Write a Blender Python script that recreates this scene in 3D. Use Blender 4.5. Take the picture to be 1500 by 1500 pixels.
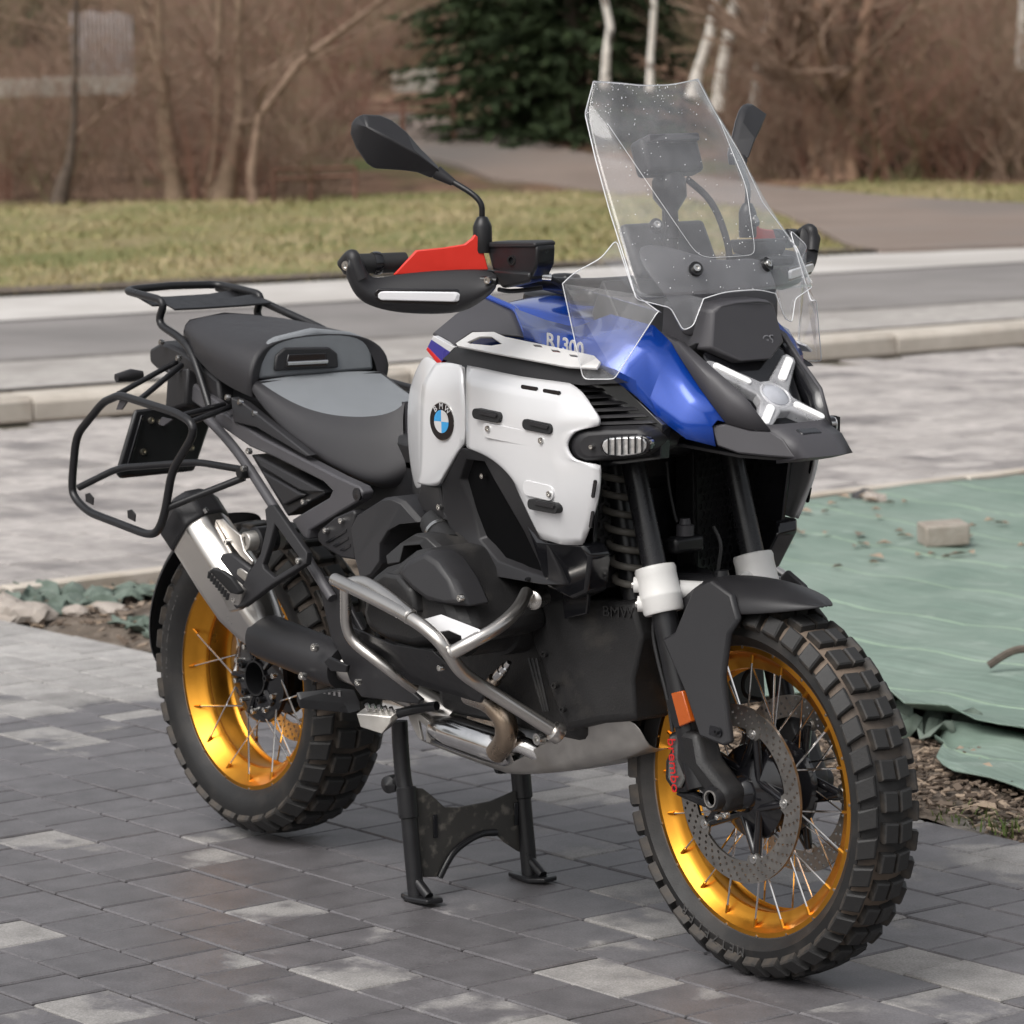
import bpy, bmesh, math, random
import numpy as np
from mathutils import Vector, Matrix, Quaternion
random.seed(7)
scene = bpy.context.scene
for o in list(bpy.data.objects): bpy.data.objects.remove(o)
RAD = math.radians
# ------------------------------------------------------------------ camera
CAM = np.array([5.4615, -4.1905, 1.5932]); YAW, PITCH, ROLL, FPX = RAD(142.216), RAD(-7.0796), RAD(-0.962), 5417.94
def cam_axes():
    cy, sy, cp, sp = math.cos(YAW), math.sin(YAW), math.cos(PITCH), math.sin(PITCH)
    f = np.array([cy*cp, sy*cp, sp]); r = np.array([sy, -cy, 0.]); u = np.cross(r, f)
    return math.cos(ROLL)*r+math.sin(ROLL)*u, -math.sin(ROLL)*r+math.cos(ROLL)*u, f
CR, CU, CF = cam_axes()
cd = bpy.data.cameras.new('camera'); cam = bpy.data.objects.new('camera', cd); scene.collection.objects.link(cam)
cam.matrix_world = Matrix(((CR[0], CU[0], -CF[0], CAM[0]), (CR[1], CU[1], -CF[1], CAM[1]), (CR[2], CU[2], -CF[2], CAM[2]), (0, 0, 0, 1)))
cd.sensor_width = 36; cd.lens = FPX/1500*36; cd.clip_end = 600; cd.clip_start = .1
cd.dof.use_dof = True; cd.dof.focus_distance = 6.55; cd.dof.aperture_fstop = 8.5
scene.camera = cam
# ------------------------------------------------------------------ overcast sky, soft sun
SUN_EL, SUN_AZ = RAD(52), RAD(-75)          # azimuth measured from +x
w = bpy.data.worlds.new('World'); scene.world = w; w.use_nodes = True
nt = w.node_tree; nt.nodes.clear()
sky = nt.nodes.new('ShaderNodeTexSky'); sky.sky_type = 'NISHITA'; sky.sun_disc = False
sky.sun_elevation = SUN_EL; sky.sun_rotation = math.pi/2-SUN_AZ; sky.dust_density = 6; sky.air_density = 1.2
hs = nt.nodes.new('ShaderNodeHueSaturation'); hs.inputs['Saturation'].default_value = .22
bg = nt.nodes.new('ShaderNodeBackground'); bg.inputs['Strength'].default_value = .13
wo = nt.nodes.new('ShaderNodeOutputWorld')
nt.links.new(sky.outputs[0], hs.inputs['Color']); nt.links.new(hs.outputs[0], bg.inputs[0]); nt.links.new(bg.outputs[0], wo.inputs[0])
sd = bpy.data.lights.new('sun', 'SUN'); sd.energy = 1.0; sd.angle = RAD(40); sd.color = (1, .97, .93)
sun = bpy.data.objects.new('sun', sd); scene.collection.objects.link(sun)
sdir = Vector((math.cos(SUN_EL)*math.cos(SUN_AZ), math.cos(SUN_EL)*math.sin(SUN_AZ), math.sin(SUN_EL)))
sun.rotation_euler = sdir.to_track_quat('Z', 'Y').to_euler(); sun.location = (0, 0, 10)
vs = scene.view_settings; vs.view_transform = 'Standard'; vs.look = 'None'; vs.exposure = 0.33; vs.gamma = 1; vs.use_curve_mapping = False
# ------------------------------------------------------------------ photo pixel -> point (on a plane y=, x= or z=)
def ray(u, v): return CF*1.0 + CR*(u-750)/FPX - CU*(v-750)/FPX
def P(u, v, y):
    d = ray(u, v); t = (y-CAM[1])/d[1]; return Vector(CAM+t*d)
def PX(u, v, x):
    d = ray(u, v); t = (x-CAM[0])/d[0]; return Vector(CAM+t*d)
def PZ(u, v, z):
    d = ray(u, v); t = (z-CAM[2])/d[2]; return Vector(CAM+t*d)
def to_px(p):
    q = np.array(p)-CAM; zc = q@CF; return 750+FPX*(q@CR)/zc, 750-FPX*(q@CU)/zc
# ------------------------------------------------------------------ materials
MATS = {}
def mat(name, col=(.5, .5, .5), rough=.5, metal=0., var=.12, vscale=30., bump=0., bscale=200., coat=0., rvar=.08, col2=None, c2scale=6., c2lo=.45, c2hi=.65, trans=0., ior=1.45, aniso=0, spec=.5, coord='Object'):
    if name in MATS: return MATS[name]
    m = bpy.data.materials.new(name); m.use_nodes = True; n = m.node_tree.nodes; l = m.node_tree.links
    b = n['Principled BSDF']; b.inputs['Roughness'].default_value = rough; b.inputs['Metallic'].default_value = metal
    b.inputs['Coat Weight'].default_value = coat; b.inputs['Coat Roughness'].default_value = .08
    b.inputs['Transmission Weight'].default_value = trans; b.inputs['IOR'].default_value = ior; b.inputs['Specular IOR Level'].default_value = spec
    tc = n.new('ShaderNodeTexCoord')
    nz = n.new('ShaderNodeTexNoise'); nz.inputs['Scale'].default_value = vscale; nz.inputs['Detail'].default_value = 6; nz.inputs['Roughness'].default_value = .6
    l.new(tc.outputs[coord], nz.inputs['Vector'])
    mr = n.new('ShaderNodeMapRange'); mr.inputs[1].default_value = .25; mr.inputs[2].default_value = .75; mr.inputs[3].default_value = 1-var; mr.inputs[4].default_value = 1+var
    l.new(nz.outputs['Fac'], mr.inputs[0])
    mx = n.new('ShaderNodeMix'); mx.data_type = 'RGBA'; mx.blend_type = 'MULTIPLY'; mx.inputs[0].default_value = 1
    mx.inputs[6].default_value = (*col, 1); l.new(mr.outputs[0], mx.inputs[7])
    out = mx.outputs[2]
    if col2 is not None:
        n2 = n.new('ShaderNodeTexNoise'); n2.inputs['Scale'].default_value = c2scale; n2.inputs['Detail'].default_value = 5
        l.new(tc.outputs[coord], n2.inputs['Vector'])
        r2 = n.new('ShaderNodeMapRange'); r2.inputs[1].default_value = c2lo; r2.inputs[2].default_value = c2hi; l.new(n2.outputs['Fac'], r2.inputs[0])
        m2 = n.new('ShaderNodeMix'); m2.data_type = 'RGBA'; l.new(r2.outputs[0], m2.inputs[0]); l.new(out, m2.inputs[6]); m2.inputs[7].default_value = (*col2, 1)
        out = m2.outputs[2]
    l.new(out, b.inputs['Base Color'])
    rr = n.new('ShaderNodeMapRange'); rr.inputs[1].default_value = .3; rr.inputs[2].default_value = .7; rr.inputs[3].default_value = max(.02, rough-rvar); rr.inputs[4].default_value = min(1, rough+rvar)
    l.new(nz.outputs['Fac'], rr.inputs[0]); l.new(rr.outputs[0], b.inputs['Roughness'])
    if bump > 0:
        nb = n.new('ShaderNodeTexNoise'); nb.inputs['Scale'].default_value = bscale; nb.inputs['Detail'].default_value = 4; l.new(tc.outputs[coord], nb.inputs['Vector'])
        bp_ = n.new('ShaderNodeBump'); bp_.inputs['Strength'].default_value = bump; bp_.inputs['Distance'].default_value = .002
        l.new(nb.outputs['Fac'], bp_.inputs['Height']); l.new(bp_.outputs[0], b.inputs['Normal'])
    MATS[name] = m; return m
# ------------------------------------------------------------------ object helpers
COL = scene.collection
def link(name, me, m=None, parent=None, smooth=True):
    o = bpy.data.objects.new(name, me); COL.objects.link(o)
    if m is not None and not me.materials: me.materials.append(m)
    if parent is not None: o.parent = parent
    if smooth and len(me.polygons): me.polygons.foreach_set('use_smooth', [True]*len(me.polygons))
    return o
def auto_smooth(o, ang=35):
    me = o.data
    bm = bmesh.new(); bm.from_mesh(me)
    for e in bm.edges:
        e.smooth = not (len(e.link_faces) == 2 and e.calc_face_angle(0) > RAD(ang))
    bm.to_mesh(me); bm.free()
def mesh(name, verts, faces, m, parent=None, smooth=True, bevel=0, bseg=2, sub=0, solid=0, soff=-1, ang=35, fixn=True):
    me = bpy.data.meshes.new(name); me.from_pydata([tuple(v) for v in verts], [], faces); me.validate()
    if fixn:
        bm = bmesh.new(); bm.from_mesh(me); bmesh.ops.remove_doubles(bm, verts=bm.verts, dist=1e-6); bmesh.ops.recalc_face_normals(bm, faces=bm.faces); bm.to_mesh(me); bm.free()
    o = link(name, me, m, parent, smooth)
    if smooth and not sub: auto_smooth(o, ang)
    if solid:
        s = o.modifiers.new('solid', 'SOLIDIFY'); s.thickness = solid; s.offset = soff
    if sub:
        s = o.modifiers.new('sub', 'SUBSURF'); s.levels = sub; s.render_levels = sub
    if bevel:
        s = o.modifiers.new('bevel', 'BEVEL'); s.width = bevel; s.segments = bseg; s.limit_method = 'ANGLE'; s.angle_limit = RAD(30); s.harden_normals = False
    return o
def tag(o, label=None, cat=None, group=None, kind=None):
    if label: o['label'] = label
    if cat: o['category'] = cat
    if group: o['group'] = group
    if kind: o['kind'] = kind
    return o
def empty(name, loc=(0, 0, 0)):
    o = bpy.data.objects.new(name, None); COL.objects.link(o); o.location = loc; o.empty_display_size = .2; return o
def fillet(pts, r, n=5):
    pts = [Vector(p) for p in pts]; out = [pts[0]]
    for i in range(1, len(pts)-1):
        a, b, c = pts[i-1], pts[i], pts[i+1]
        d1, d2 = (a-b), (c-b); k1 = min(r, d1.length*.48); k2 = min(r, d2.length*.48)
        p1, p2 = b+d1.normalized()*k1, b+d2.normalized()*k2
        for j in range(n+1):
            t = j/n; out.append(p1*(1-t)**2+b*2*t*(1-t)+p2*t*t)
    out.append(pts[-1]); return out
def sweep_data(path, rad, sides=10, closed=False, flat=1.0, up=None):
    n = len(path); rads = rad if isinstance(rad, (list, tuple)) else [rad]*n
    V, F = [], []
    tprev = None; nrm = None
    for i in range(n):
        t = (path[min(i+1, n-1)]-path[max(i-1, 0)]).normalized() if not closed else (path[(i+1) % n]-path[i-1]).normalized()
        if nrm is None:
            a = Vector(up) if up else (Vector((0, 0, 1)) if abs(t.z) < .9 else Vector((1, 0, 0))); nrm = (a-t*a.dot(t)).normalized()
        else:
            nrm = (nrm-t*nrm.dot(t)).normalized()
        bi = t.cross(nrm)
        for k in range(sides):
            a = 2*math.pi*k/sides; V.append(path[i]+(nrm*math.cos(a)*flat+bi*math.sin(a))*rads[i])
    m = n if closed else n-1
    for i in range(m):
        for k in range(sides):
            a, b = i*sides+k, i*sides+(k+1) % sides; c, d = ((i+1) % n)*sides+(k+1) % sides, ((i+1) % n)*sides+k
            F.append((a, b, c, d))
    if not closed:
        F.append(tuple(range(sides))[::-1]); F.append(tuple((n-1)*sides+k for k in range(sides)))
    return V, F
def tube(name, pts, r, m, parent=None, fil=.03, sides=12, closed=False, rr=None, flat=1.0, up=None, nf=5):
    pts = [Vector(p) for p in pts]
    if rr is not None:
        path, rads = pts, rr
    else:
        path = fillet(pts, fil, nf) if fil and len(pts) > 2 else pts; rads = r
    V, F = sweep_data(path, rads, sides, closed, flat, up)
    return mesh(name, V, F, m, parent, ang=50)
def prism_data(pts, vec):
    n = len(pts); V = [Vector(p) for p in pts]+[Vector(p)+Vector(vec) for p in pts]
    F = [tuple(range(n)), tuple(range(2*n-1, n-1, -1))]+[(i, (i+1) % n, n+(i+1) % n, n+i) for i in range(n)]
    return V, F
def prism(name, pts, vec, m, parent=None, bevel=.003, **k):
    V, F = prism_data(pts, vec); return mesh(name, V, F, m, parent, bevel=bevel, ang=25, **k)
def plate(name, px, y, th, m, parent=None, bevel=.003, **k):
    """outline in photo pixels lying in the plane y, extruded th towards the bike's middle"""
    s = 1 if y < 0 else -1
    return prism(name, [P(u, v, y) for u, v in px], (0, th*s, 0), m, parent, bevel, **k)
def patch(name, rows, m, parent=None, sub=2, solid=.004, soff=-1, mirror=False, crease=None, **k):
    nr, nc = len(rows), len(rows[0]); V = [Vector(p) for r in rows for p in r]
    if mirror: V = [Vector((v.x, -v.y, v.z)) for v in V]
    F = [(i*nc+j, i*nc+j+1, (i+1)*nc+j+1, (i+1)*nc+j) for i in range(nr-1) for j in range(nc-1)]
    if mirror: F = [f[::-1] for f in F]
    return mesh(name, V, F, m, parent, sub=sub, solid=solid, soff=soff, fixn=False, **k)
def lathe(name, prof, origin, axis, m, parent=None, seg=32, **k):
    """profile list of (radius, height along axis)"""
    ax = Vector(axis).normalized(); a = Vector((0, 0, 1)) if abs(ax.z) < .9 else Vector((1, 0, 0)); e1 = (a-ax*a.dot(ax)).normalized(); e2 = ax.cross(e1); o = Vector(origin)
    V, F = [], []; n = len(prof)
    for (r, h) in prof:
        for k_ in range(seg):
            t = 2*math.pi*k_/seg; V.append(o+ax*h+(e1*math.cos(t)+e2*math.sin(t))*max(r, 1e-5))
    for i in range(n-1):
        for k_ in range(seg):
            F.append((i*seg+k_, i*seg+(k_+1) % seg, (i+1)*seg+(k_+1) % seg, (i+1)*seg+k_))
    if prof[0][0] > 1e-4: F.append(tuple(range(seg))[::-1])
    if prof[-1][0] > 1e-4: F.append(tuple((n-1)*seg+k_ for k_ in range(seg)))
    return mesh(name, V, F, m, parent, ang=40, **k)
def ring_lathe(name, prof, origin, axis, m, parent=None, seg=64, **k):
    """closed profile (a loop) revolved"""
    ax = Vector(axis).normalized(); a = Vector((0, 0, 1)) if abs(ax.z) < .9 else Vector((1, 0, 0)); e1 = (a-ax*a.dot(ax)).normalized(); e2 = ax.cross(e1); o = Vector(origin)
    V, F = [], []; n = len(prof)
    for (r, h) in prof:
        for k_ in range(seg):
            t = 2*math.pi*k_/seg; V.append(o+ax*h+(e1*math.cos(t)+e2*math.sin(t))*r)
    for i in range(n):
        for k_ in range(seg):
            F.append((i*seg+k_, i*seg+(k_+1) % seg, ((i+1) % n)*seg+(k_+1) % seg, ((i+1) % n)*seg+k_))
    return mesh(name, V, F, m, parent, ang=40, **k)
def box_data(c, sx, sy, sz, M=None):
    c = Vector(c); V = []
    for x in (-.5, .5):
        for y in (-.5, .5):
            for z in (-.5, .5):
                q = Vector((x*sx, y*sy, z*sz)); V.append(c+(M @ q if M else q))
    F = [(0, 1, 3, 2), (4, 6, 7, 5), (0, 4, 5, 1), (2, 3, 7, 6), (0, 2, 6, 4), (1, 5, 7, 3)]
    return V, F
def box(name, c, sx, sy, sz, m, parent=None, bevel=.002, M=None, **k):
    V, F = box_data(c, sx, sy, sz, M); return mesh(name, V, F, m, parent, bevel=bevel, **k)
class Join:
    def __init__(s): s.V, s.F = [], []
    def add(s, VF):
        n = len(s.V); s.V += [Vector(v) for v in VF[0]]; s.F += [tuple(i+n for i in f) for f in VF[1]]
    def build(s, name, m, parent=None, **k): return mesh(name, s.V, s.F, m, parent, fixn=False, **k)
def text_mesh(name, s, size, M, m, parent=None, ext=.0006, shear=0, space=1, bold=0.):
    cu = bpy.data.curves.new(name, 'FONT'); cu.body = s; cu.size = size; cu.extrude = ext; cu.align_x = 'CENTER'; cu.align_y = 'CENTER'; cu.shear = shear; cu.space_character = space; cu.offset = size*bold
    o = bpy.data.objects.new(name, cu); COL.objects.link(o); dg = bpy.context.evaluated_depsgraph_get(); me = bpy.data.meshes.new_from_object(o.evaluated_get(dg)); bpy.data.objects.remove(o)
    me.transform(M); me.materials.clear(); ob = link(name, me, m, parent, smooth=False); return ob
def frame_from(o, xdir, ydir):
    x = Vector(xdir).normalized(); y = (Vector(ydir)-x*Vector(ydir).dot(x)).normalized(); z = x.cross(y)
    return Matrix(((x.x, y.x, z.x, o[0]), (x.y, y.y, z.y, o[1]), (x.z, y.z, z.z, o[2]), (0, 0, 0, 1)))
# ================================================================== SETTING
def noise_mat(name, stops, scale=4., detail=8, rough=.9, bump=.3, bscale=60., bdist=.01, coord='Object', rough2=None, dist=.0, second=None):
    """colour ramp over noise; stops [(pos,(r,g,b))]"""
    m = bpy.data.materials.new(name); m.use_nodes = True; n = m.node_tree.nodes; l = m.node_tree.links; b = n['Principled BSDF']
    tc = n.new('ShaderNodeTexCoord'); nz = n.new('ShaderNodeTexNoise'); nz.inputs['Scale'].default_value = scale; nz.inputs['Detail'].default_value = detail; nz.inputs['Roughness'].default_value = .62; nz.inputs['Distortion'].default_value = dist
    l.new(tc.outputs[coord], nz.inputs['Vector']); cr = n.new('ShaderNodeValToRGB'); l.new(nz.outputs['Fac'], cr.inputs[0])
    while len(cr.color_ramp.elements) < len(stops): cr.color_ramp.elements.new(.5)
    for e, (p_, c_) in zip(cr.color_ramp.elements, stops): e.position = p_; e.color = (*c_, 1)
    out = cr.outputs[0]
    if second:   # (scale, lo, hi, colour)
        n2 = n.new('ShaderNodeTexNoise'); n2.inputs['Scale'].default_value = second[0]; n2.inputs['Detail'].default_value = 6; l.new(tc.outputs[coord], n2.inputs['Vector'])
        r2 = n.new('ShaderNodeMapRange'); r2.inputs[1].default_value = second[1]; r2.inputs[2].default_value = second[2]; l.new(n2.outputs['Fac'], r2.inputs[0])
        m2 = n.new('ShaderNodeMix'); m2.data_type = 'RGBA'; l.new(r2.outputs[0], m2.inputs[0]); l.new(out, m2.inputs[6]); m2.inputs[7].default_value = (*second[3], 1); out = m2.outputs[2]
    l.new(out, b.inputs['Base Color']); b.inputs['Roughness'].default_value = rough; b.inputs['Specular IOR Level'].default_value = .3
    if bump:
        nb = n.new('ShaderNodeTexNoise'); nb.inputs['Scale'].default_value = bscale; nb.inputs['Detail'].default_value = 6; l.new(tc.outputs[coord], nb.inputs['Vector'])
        bp_ = n.new('ShaderNodeBump'); bp_.inputs['Strength'].default_value = bump; bp_.inputs['Distance'].default_value = bdist; l.new(nb.outputs['Fac'], bp_.inputs['Height']); l.new(bp_.outputs[0], b.inputs['Normal'])
    return m
ZR = .11                                   # level of the street side beyond the kerb
def bline(vl, vr, z=ZR):
    a, b = PZ(50, vl, z), PZ(1450, vr, z); return a, b
def dist_cam(x, y): return math.hypot(x-CAM[0], y-CAM[1])
KA, KB = bline(617, 509, 0.0)
kd = (KB-KA).normalized(); kn = Vector((-kd.y, kd.x, 0));
if kn.x > 0: kn = -kn                      # pointing away from the plaza
def beyond(x, y): return (Vector((x, y, 0))-Vector((KA.x, KA.y, 0))).dot(kn)
def hill(x, y):
    d = dist_cam(x, y); b = beyond(x, y)
    z = -.06 if b < 2.4 else .08
    if d > 40: z += .105*(d-40)+.12*math.sin(x*.31)*math.sin(y*.23)*min(1, (d-40)/8)
    return z
# ---- terrain: one sheet out to the horizon, hillside behind the street
nx, ny = 150, 150
xs = [18-((i/(nx-1))**1.7)*330 for i in range(nx)]; ys = [-60+(j/(ny-1))**1.35*330 for j in range(ny)]
V = [(x, y, hill(x, y)) for x in xs for y in ys]
F = [(i*ny+j, i*ny+j+1, (i+1)*ny+j+1, (i+1)*ny+j) for i in range(nx-1) for j in range(ny-1)]
M_litter = noise_mat('leaf litter', [(.25, (.05, .03, .02)), (.5, (.155, .092, .06)), (.75, (.26, .165, .108))], scale=2.2, second=(.5, .52, .66, (.075, .085, .03)), bscale=14, bump=.6, bdist=.08)
tag(mesh('terrain', V, F, M_litter, fixn=False), kind='structure')
# ---- street strips
def strip(name, A, B, m, z, e0=-2.5, e1=5.5, n=60, thick=0):
    (a0, a1), (b0, b1) = A, B; V = []; 
    for i in range(n+1):
        t = e0+(e1-e0)*i/n
        p, q = a0.lerp(a1, t), b0.lerp(b1, t); V += [(p.x, p.y, z), (q.x, q.y, z)]
    F = [(2*i, 2*i+1, 2*i+3, 2*i+2) for i in range(n)]
    return tag(mesh(name, V, F, m, smooth=False), kind='structure')
M_conc = noise_mat('pale concrete', [(.3, (.40, .375, .345)), (.7, (.52, .495, .46))], scale=3, second=(.7, .5, .75, (.36, .33, .30)), bscale=80, bump=.15)
M_asph = noise_mat('worn asphalt', [(.3, (.195, .182, .175)), (.7, (.26, .243, .235))], scale=1.2, second=(.35, .5, .7, (.165, .155, .15)), bscale=160, bump=.3)
M_drive = noise_mat('driveway asphalt', [(.3, (.185, .145, .122)), (.7, (.255, .205, .175))], scale=.6, second=(.3, .52, .7, (.15, .135, .125)), bscale=150, bump=.3)
L_kerbback = bline(567, 469); L_asn = bline(527, 442); L_asf = bline(468, 387); L_band = bline(434, 363); L_grass = bline(316, 304)
strip('pavement', L_kerbback, L_asn, noise_mat('pale setts', [(.35, (.30, .28, .262)), (.65, (.44, .415, .39))], scale=9, second=(1.2, .5, .7, (.27, .25, .235)), bscale=40), ZR)
strip('road', L_asn, L_asf, M_asph, ZR-.004)
strip('gutter_strip', L_asf, L_band, noise_mat('concrete gutter', [(.3, (.43, .405, .38)), (.7, (.55, .525, .50))], scale=2, second=(.5, .55, .75, (.36, .335, .31)), bscale=70, bump=.15), ZR+.004)
# joint of dark dirt along the asphalt
strip('gutter_seam', (L_asn[0]+Vector((0.05, 0, 0)), L_asn[1]+Vector((.05, 0, 0))), (L_asn[0]-Vector((0.14, 0, 0)), L_asn[1]-Vector((.14, 0, 0))), noise_mat('seam dirt', [(.35, (.10, .09, .08)), (.6, (.2, .185, .175))], scale=4), ZR+.001)
# ---- kerb: stones laid end to end
M_kerb = noise_mat('kerb concrete', [(.3, (.40, .36, .31)), (.7, (.52, .475, .42))], scale=5, second=(1.3, .52, .66, (.33, .28, .23)), bscale=90, bump=.2)
kerb = empty('kerb', (KA.x, KA.y, 0)); tag(kerb, kind='structure')
kang = math.atan2(kd.y, kd.x); klen = 1.0
kw = .24
prof = [(0, -.08), (0, .085), (.025, ZR), (kw, ZR+.005), (kw, -.08)]
Vk = [Vector((0.004, a, z)) for a, z in prof]+[Vector((klen-.004, a, z)) for a, z in prof]
Fk = [tuple(range(5))[::-1], tuple(range(5, 10))]+[(i, (i+1) % 5, 5+(i+1) % 5, 5+i) for i in range(5)]
kme = None
for i in range(-16, 44):
    if kme is None:
        o = mesh('kerb_stone', Vk, Fk, M_kerb, kerb, bevel=.006); kme = o.data
    else:
        o = bpy.data.objects.new('kerb_stone', kme); COL.objects.link(o); o.parent = kerb
        md = o.modifiers.new('bevel', 'BEVEL'); md.width = .006; md.limit_method = 'ANGLE'
    sgn = 1 if Vector((-kd.y, kd.x, 0)).dot(kn) > 0 else -1
    o.matrix_local = Matrix.Translation(kd*klen*i) @ Matrix.Rotation(kang, 4, 'Z') @ Matrix.Scale(sgn, 4, (0, 1, 0)) @ Matrix.Rotation(random.uniform(-.004, .004), 4, 'Z')
# damp dirt lying in the channel against the kerb
def blob_sheet(name, centre, dirv, nrm, length, width, z, m, seed, n=60):
    rnd = random.Random(seed); V = []; ph = [rnd.uniform(0, 6.28) for _ in range(4)]
    for i in range(n+1):
        t = i/n-.5; wv = width*(.55+.3*math.sin(t*9+ph[0])+.25*math.sin(t*23+ph[1])+.12*math.sin(t*51+ph[2])); wv = max(.01, wv)
        c = Vector(centre)+Vector(dirv)*length*t; V += [(c.x, c.y, z), (c.x-nrm.x*wv, c.y-nrm.y*wv, z)]
    return mesh(name, V, [(2*i, 2*i+1, 2*i+3, 2*i+2) for i in range(n)], m, smooth=False)
dm = noise_mat('damp dirt', [(.3, (.11, .09, .07)), (.7, (.19, .16, .13))], scale=7)
tag(blob_sheet('channel_dirt', KA+kd*3.5, kd, kn, 26, .10, .0085, dm, 3, 160), 'band of damp brown dirt along the foot of the kerb', 'dirt', kind='stuff')
# ---- parking area and plaza paved with concrete blocks
def paver_mat(name, dry, wet, lo, hi, wscale):
    m = bpy.data.materials.new(name); m.use_nodes = True; n = m.node_tree.nodes; l = m.node_tree.links; b = n['Principled BSDF']
    geo = n.new('ShaderNodeNewGeometry'); oi = n.new('ShaderNodeObjectInfo'); at = n.new('ShaderNodeAttribute'); at.attribute_name = 'rnd'
    add = n.new('ShaderNodeMath'); add.operation = 'ADD'; l.new(oi.outputs['Random'], add.inputs[0]); l.new(at.outputs['Fac'], add.inputs[1])
    fr = n.new('ShaderNodeMath'); fr.operation = 'FRACT'; l.new(add.outputs[0], fr.inputs[0])
    nz = n.new('ShaderNodeTexNoise'); nz.inputs['Scale'].default_value = wscale; nz.inputs['Detail'].default_value = 7; nz.inputs['Roughness'].default_value = .62; l.new(geo.outputs['Position'], nz.inputs['Vector'])
    # wetness = noise + per-block offset
    rc = n.new('ShaderNodeValToRGB'); l.new(fr.outputs[0], rc.inputs[0]); e = rc.color_ramp.elements; e[0].position = 0; e[0].color = (0, 0, 0, 1); e[1].position = 1; e[1].color = (1, 1, 1, 1)
    el = rc.color_ramp.elements.new(.80); el.color = (.22, .22, .22, 1); el = rc.color_ramp.elements.new(.9); el.color = (.75, .75, .75, 1)
    sc = n.new('ShaderNodeMath'); sc.operation = 'MULTIPLY_ADD'; sc.inputs[1].default_value = .30; l.new(rc.outputs[0], sc.inputs[0]); l.new(nz.outputs['Fac'], sc.inputs[2])
    # dry ground farther from the bike (towards the soil strip, -x)
    sx = n.new('ShaderNodeSeparateXYZ'); l.new(geo.outputs['Position'], sx.inputs[0])
    mrx = n.new('ShaderNodeMapRange'); mrx.inputs[1].default_value = -2.2; mrx.inputs[2].default_value = -3.0; mrx.inputs[3].default_value = 0; mrx.inputs[4].default_value = .5; l.new(sx.outputs[0], mrx.inputs[0])
    mry = n.new('ShaderNodeMapRange'); mry.inputs[1].default_value = .35; mry.inputs[2].default_value = .95; mry.inputs[3].default_value = 0; mry.inputs[4].default_value = .16; l.new(sx.outputs[1], mry.inputs[0])
    a2 = n.new('ShaderNodeMath'); a2.operation = 'ADD'; l.new(sc.outputs[0], a2.inputs[0]); l.new(mrx.outputs[0], a2.inputs[1])
    a3 = n.new('ShaderNodeMath'); a3.operation = 'ADD'; l.new(a2.outputs[0], a3.inputs[0]); l.new(mry.outputs[0], a3.inputs[1])
    mr = n.new('ShaderNodeMapRange'); mr.interpolation_type = 'SMOOTHSTEP'; mr.inputs[1].default_value = lo; mr.inputs[2].default_value = hi; l.new(a3.outputs[0], mr.inputs[0])
    fine = n.new('ShaderNodeTexNoise'); fine.inputs['Scale'].default_value = 260; fine.inputs['Detail'].default_value = 4; l.new(geo.outputs['Position'], fine.inputs['Vector'])
    med = n.new('ShaderNodeTexNoise'); med.inputs['Scale'].default_value = 14; med.inputs['Detail'].default_value = 8; l.new(geo.outputs['Position'], med.inputs['Vector'])
    mx = n.new('ShaderNodeMix'); mx.data_type = 'RGBA'; l.new(mr.outputs[0], mx.inputs[0]); mx.inputs[6].default_value = (*wet, 1)
    dz = n.new('ShaderNodeMix'); dz.data_type = 'RGBA'; dzf = n.new('ShaderNodeMath'); dzf.operation = 'MULTIPLY'; dzf.inputs[1].default_value = 2; l.new(mrx.outputs[0], dzf.inputs[0]); l.new(dzf.outputs[0], dz.inputs[0]); dz.inputs[6].default_value = (*[v*.72 for v in dry], 1); dz.inputs[7].default_value = (*[v*1.1 for v in dry], 1); l.new(dz.outputs[2], mx.inputs[7])
    mf = n.new('ShaderNodeMapRange'); mf.inputs[1].default_value = .25; mf.inputs[2].default_value = .75; mf.inputs[3].default_value = .72; mf.inputs[4].default_value = 1.3; l.new(fine.outputs['Fac'], mf.inputs[0])
    mm = n.new('ShaderNodeMapRange'); mm.inputs[1].default_value = .3; mm.inputs[2].default_value = .7; mm.inputs[3].default_value = .82; mm.inputs[4].default_value = 1.18; l.new(med.outputs['Fac'], mm.inputs[0])
    rb = n.new('ShaderNodeMapRange'); rb.inputs[3].default_value = .86; rb.inputs[4].default_value = 1.14; l.new(fr.outputs[0], rb.inputs[0])
    q1 = n.new('ShaderNodeMath'); q1.operation = 'MULTIPLY'; l.new(mf.outputs[0], q1.inputs[0]); l.new(mm.outputs[0], q1.inputs[1])
    q2 = n.new('ShaderNodeMath'); q2.operation = 'MULTIPLY'; l.new(q1.outputs[0], q2.inputs[0]); l.new(rb.outputs[0], q2.inputs[1])
    mu = n.new('ShaderNodeMix'); mu.data_type = 'RGBA'; mu.blend_type = 'MULTIPLY'; mu.inputs[0].default_value = 1; l.new(mx.outputs[2], mu.inputs[6]); l.new(q2.outputs[0], mu.inputs[7])
    l.new(mu.outputs[2], b.inputs['Base Color'])
    ro = n.new('ShaderNodeMapRange'); ro.inputs[3].default_value = .48; ro.inputs[4].default_value = .9; l.new(mr.outputs[0], ro.inputs[0]); l.new(ro.outputs[0], b.inputs['Roughness'])
    bp_ = n.new('ShaderNodeBump'); bp_.inputs['Strength'].default_value = .35; bp_.inputs['Distance'].default_value = .0015; l.new(fine.outputs['Fac'], bp_.inputs['Height']); l.new(bp_.outputs[0], b.inputs['Normal'])
    return m
M_pav = paver_mat('concrete block', (.31, .298, .288), (.118, .112, .117), .66, .76, 3.4)
M_park = paver_mat('parking block', (.33, .305, .29), (.155, .14, .137), .97, 1.25, 1.6)
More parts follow.
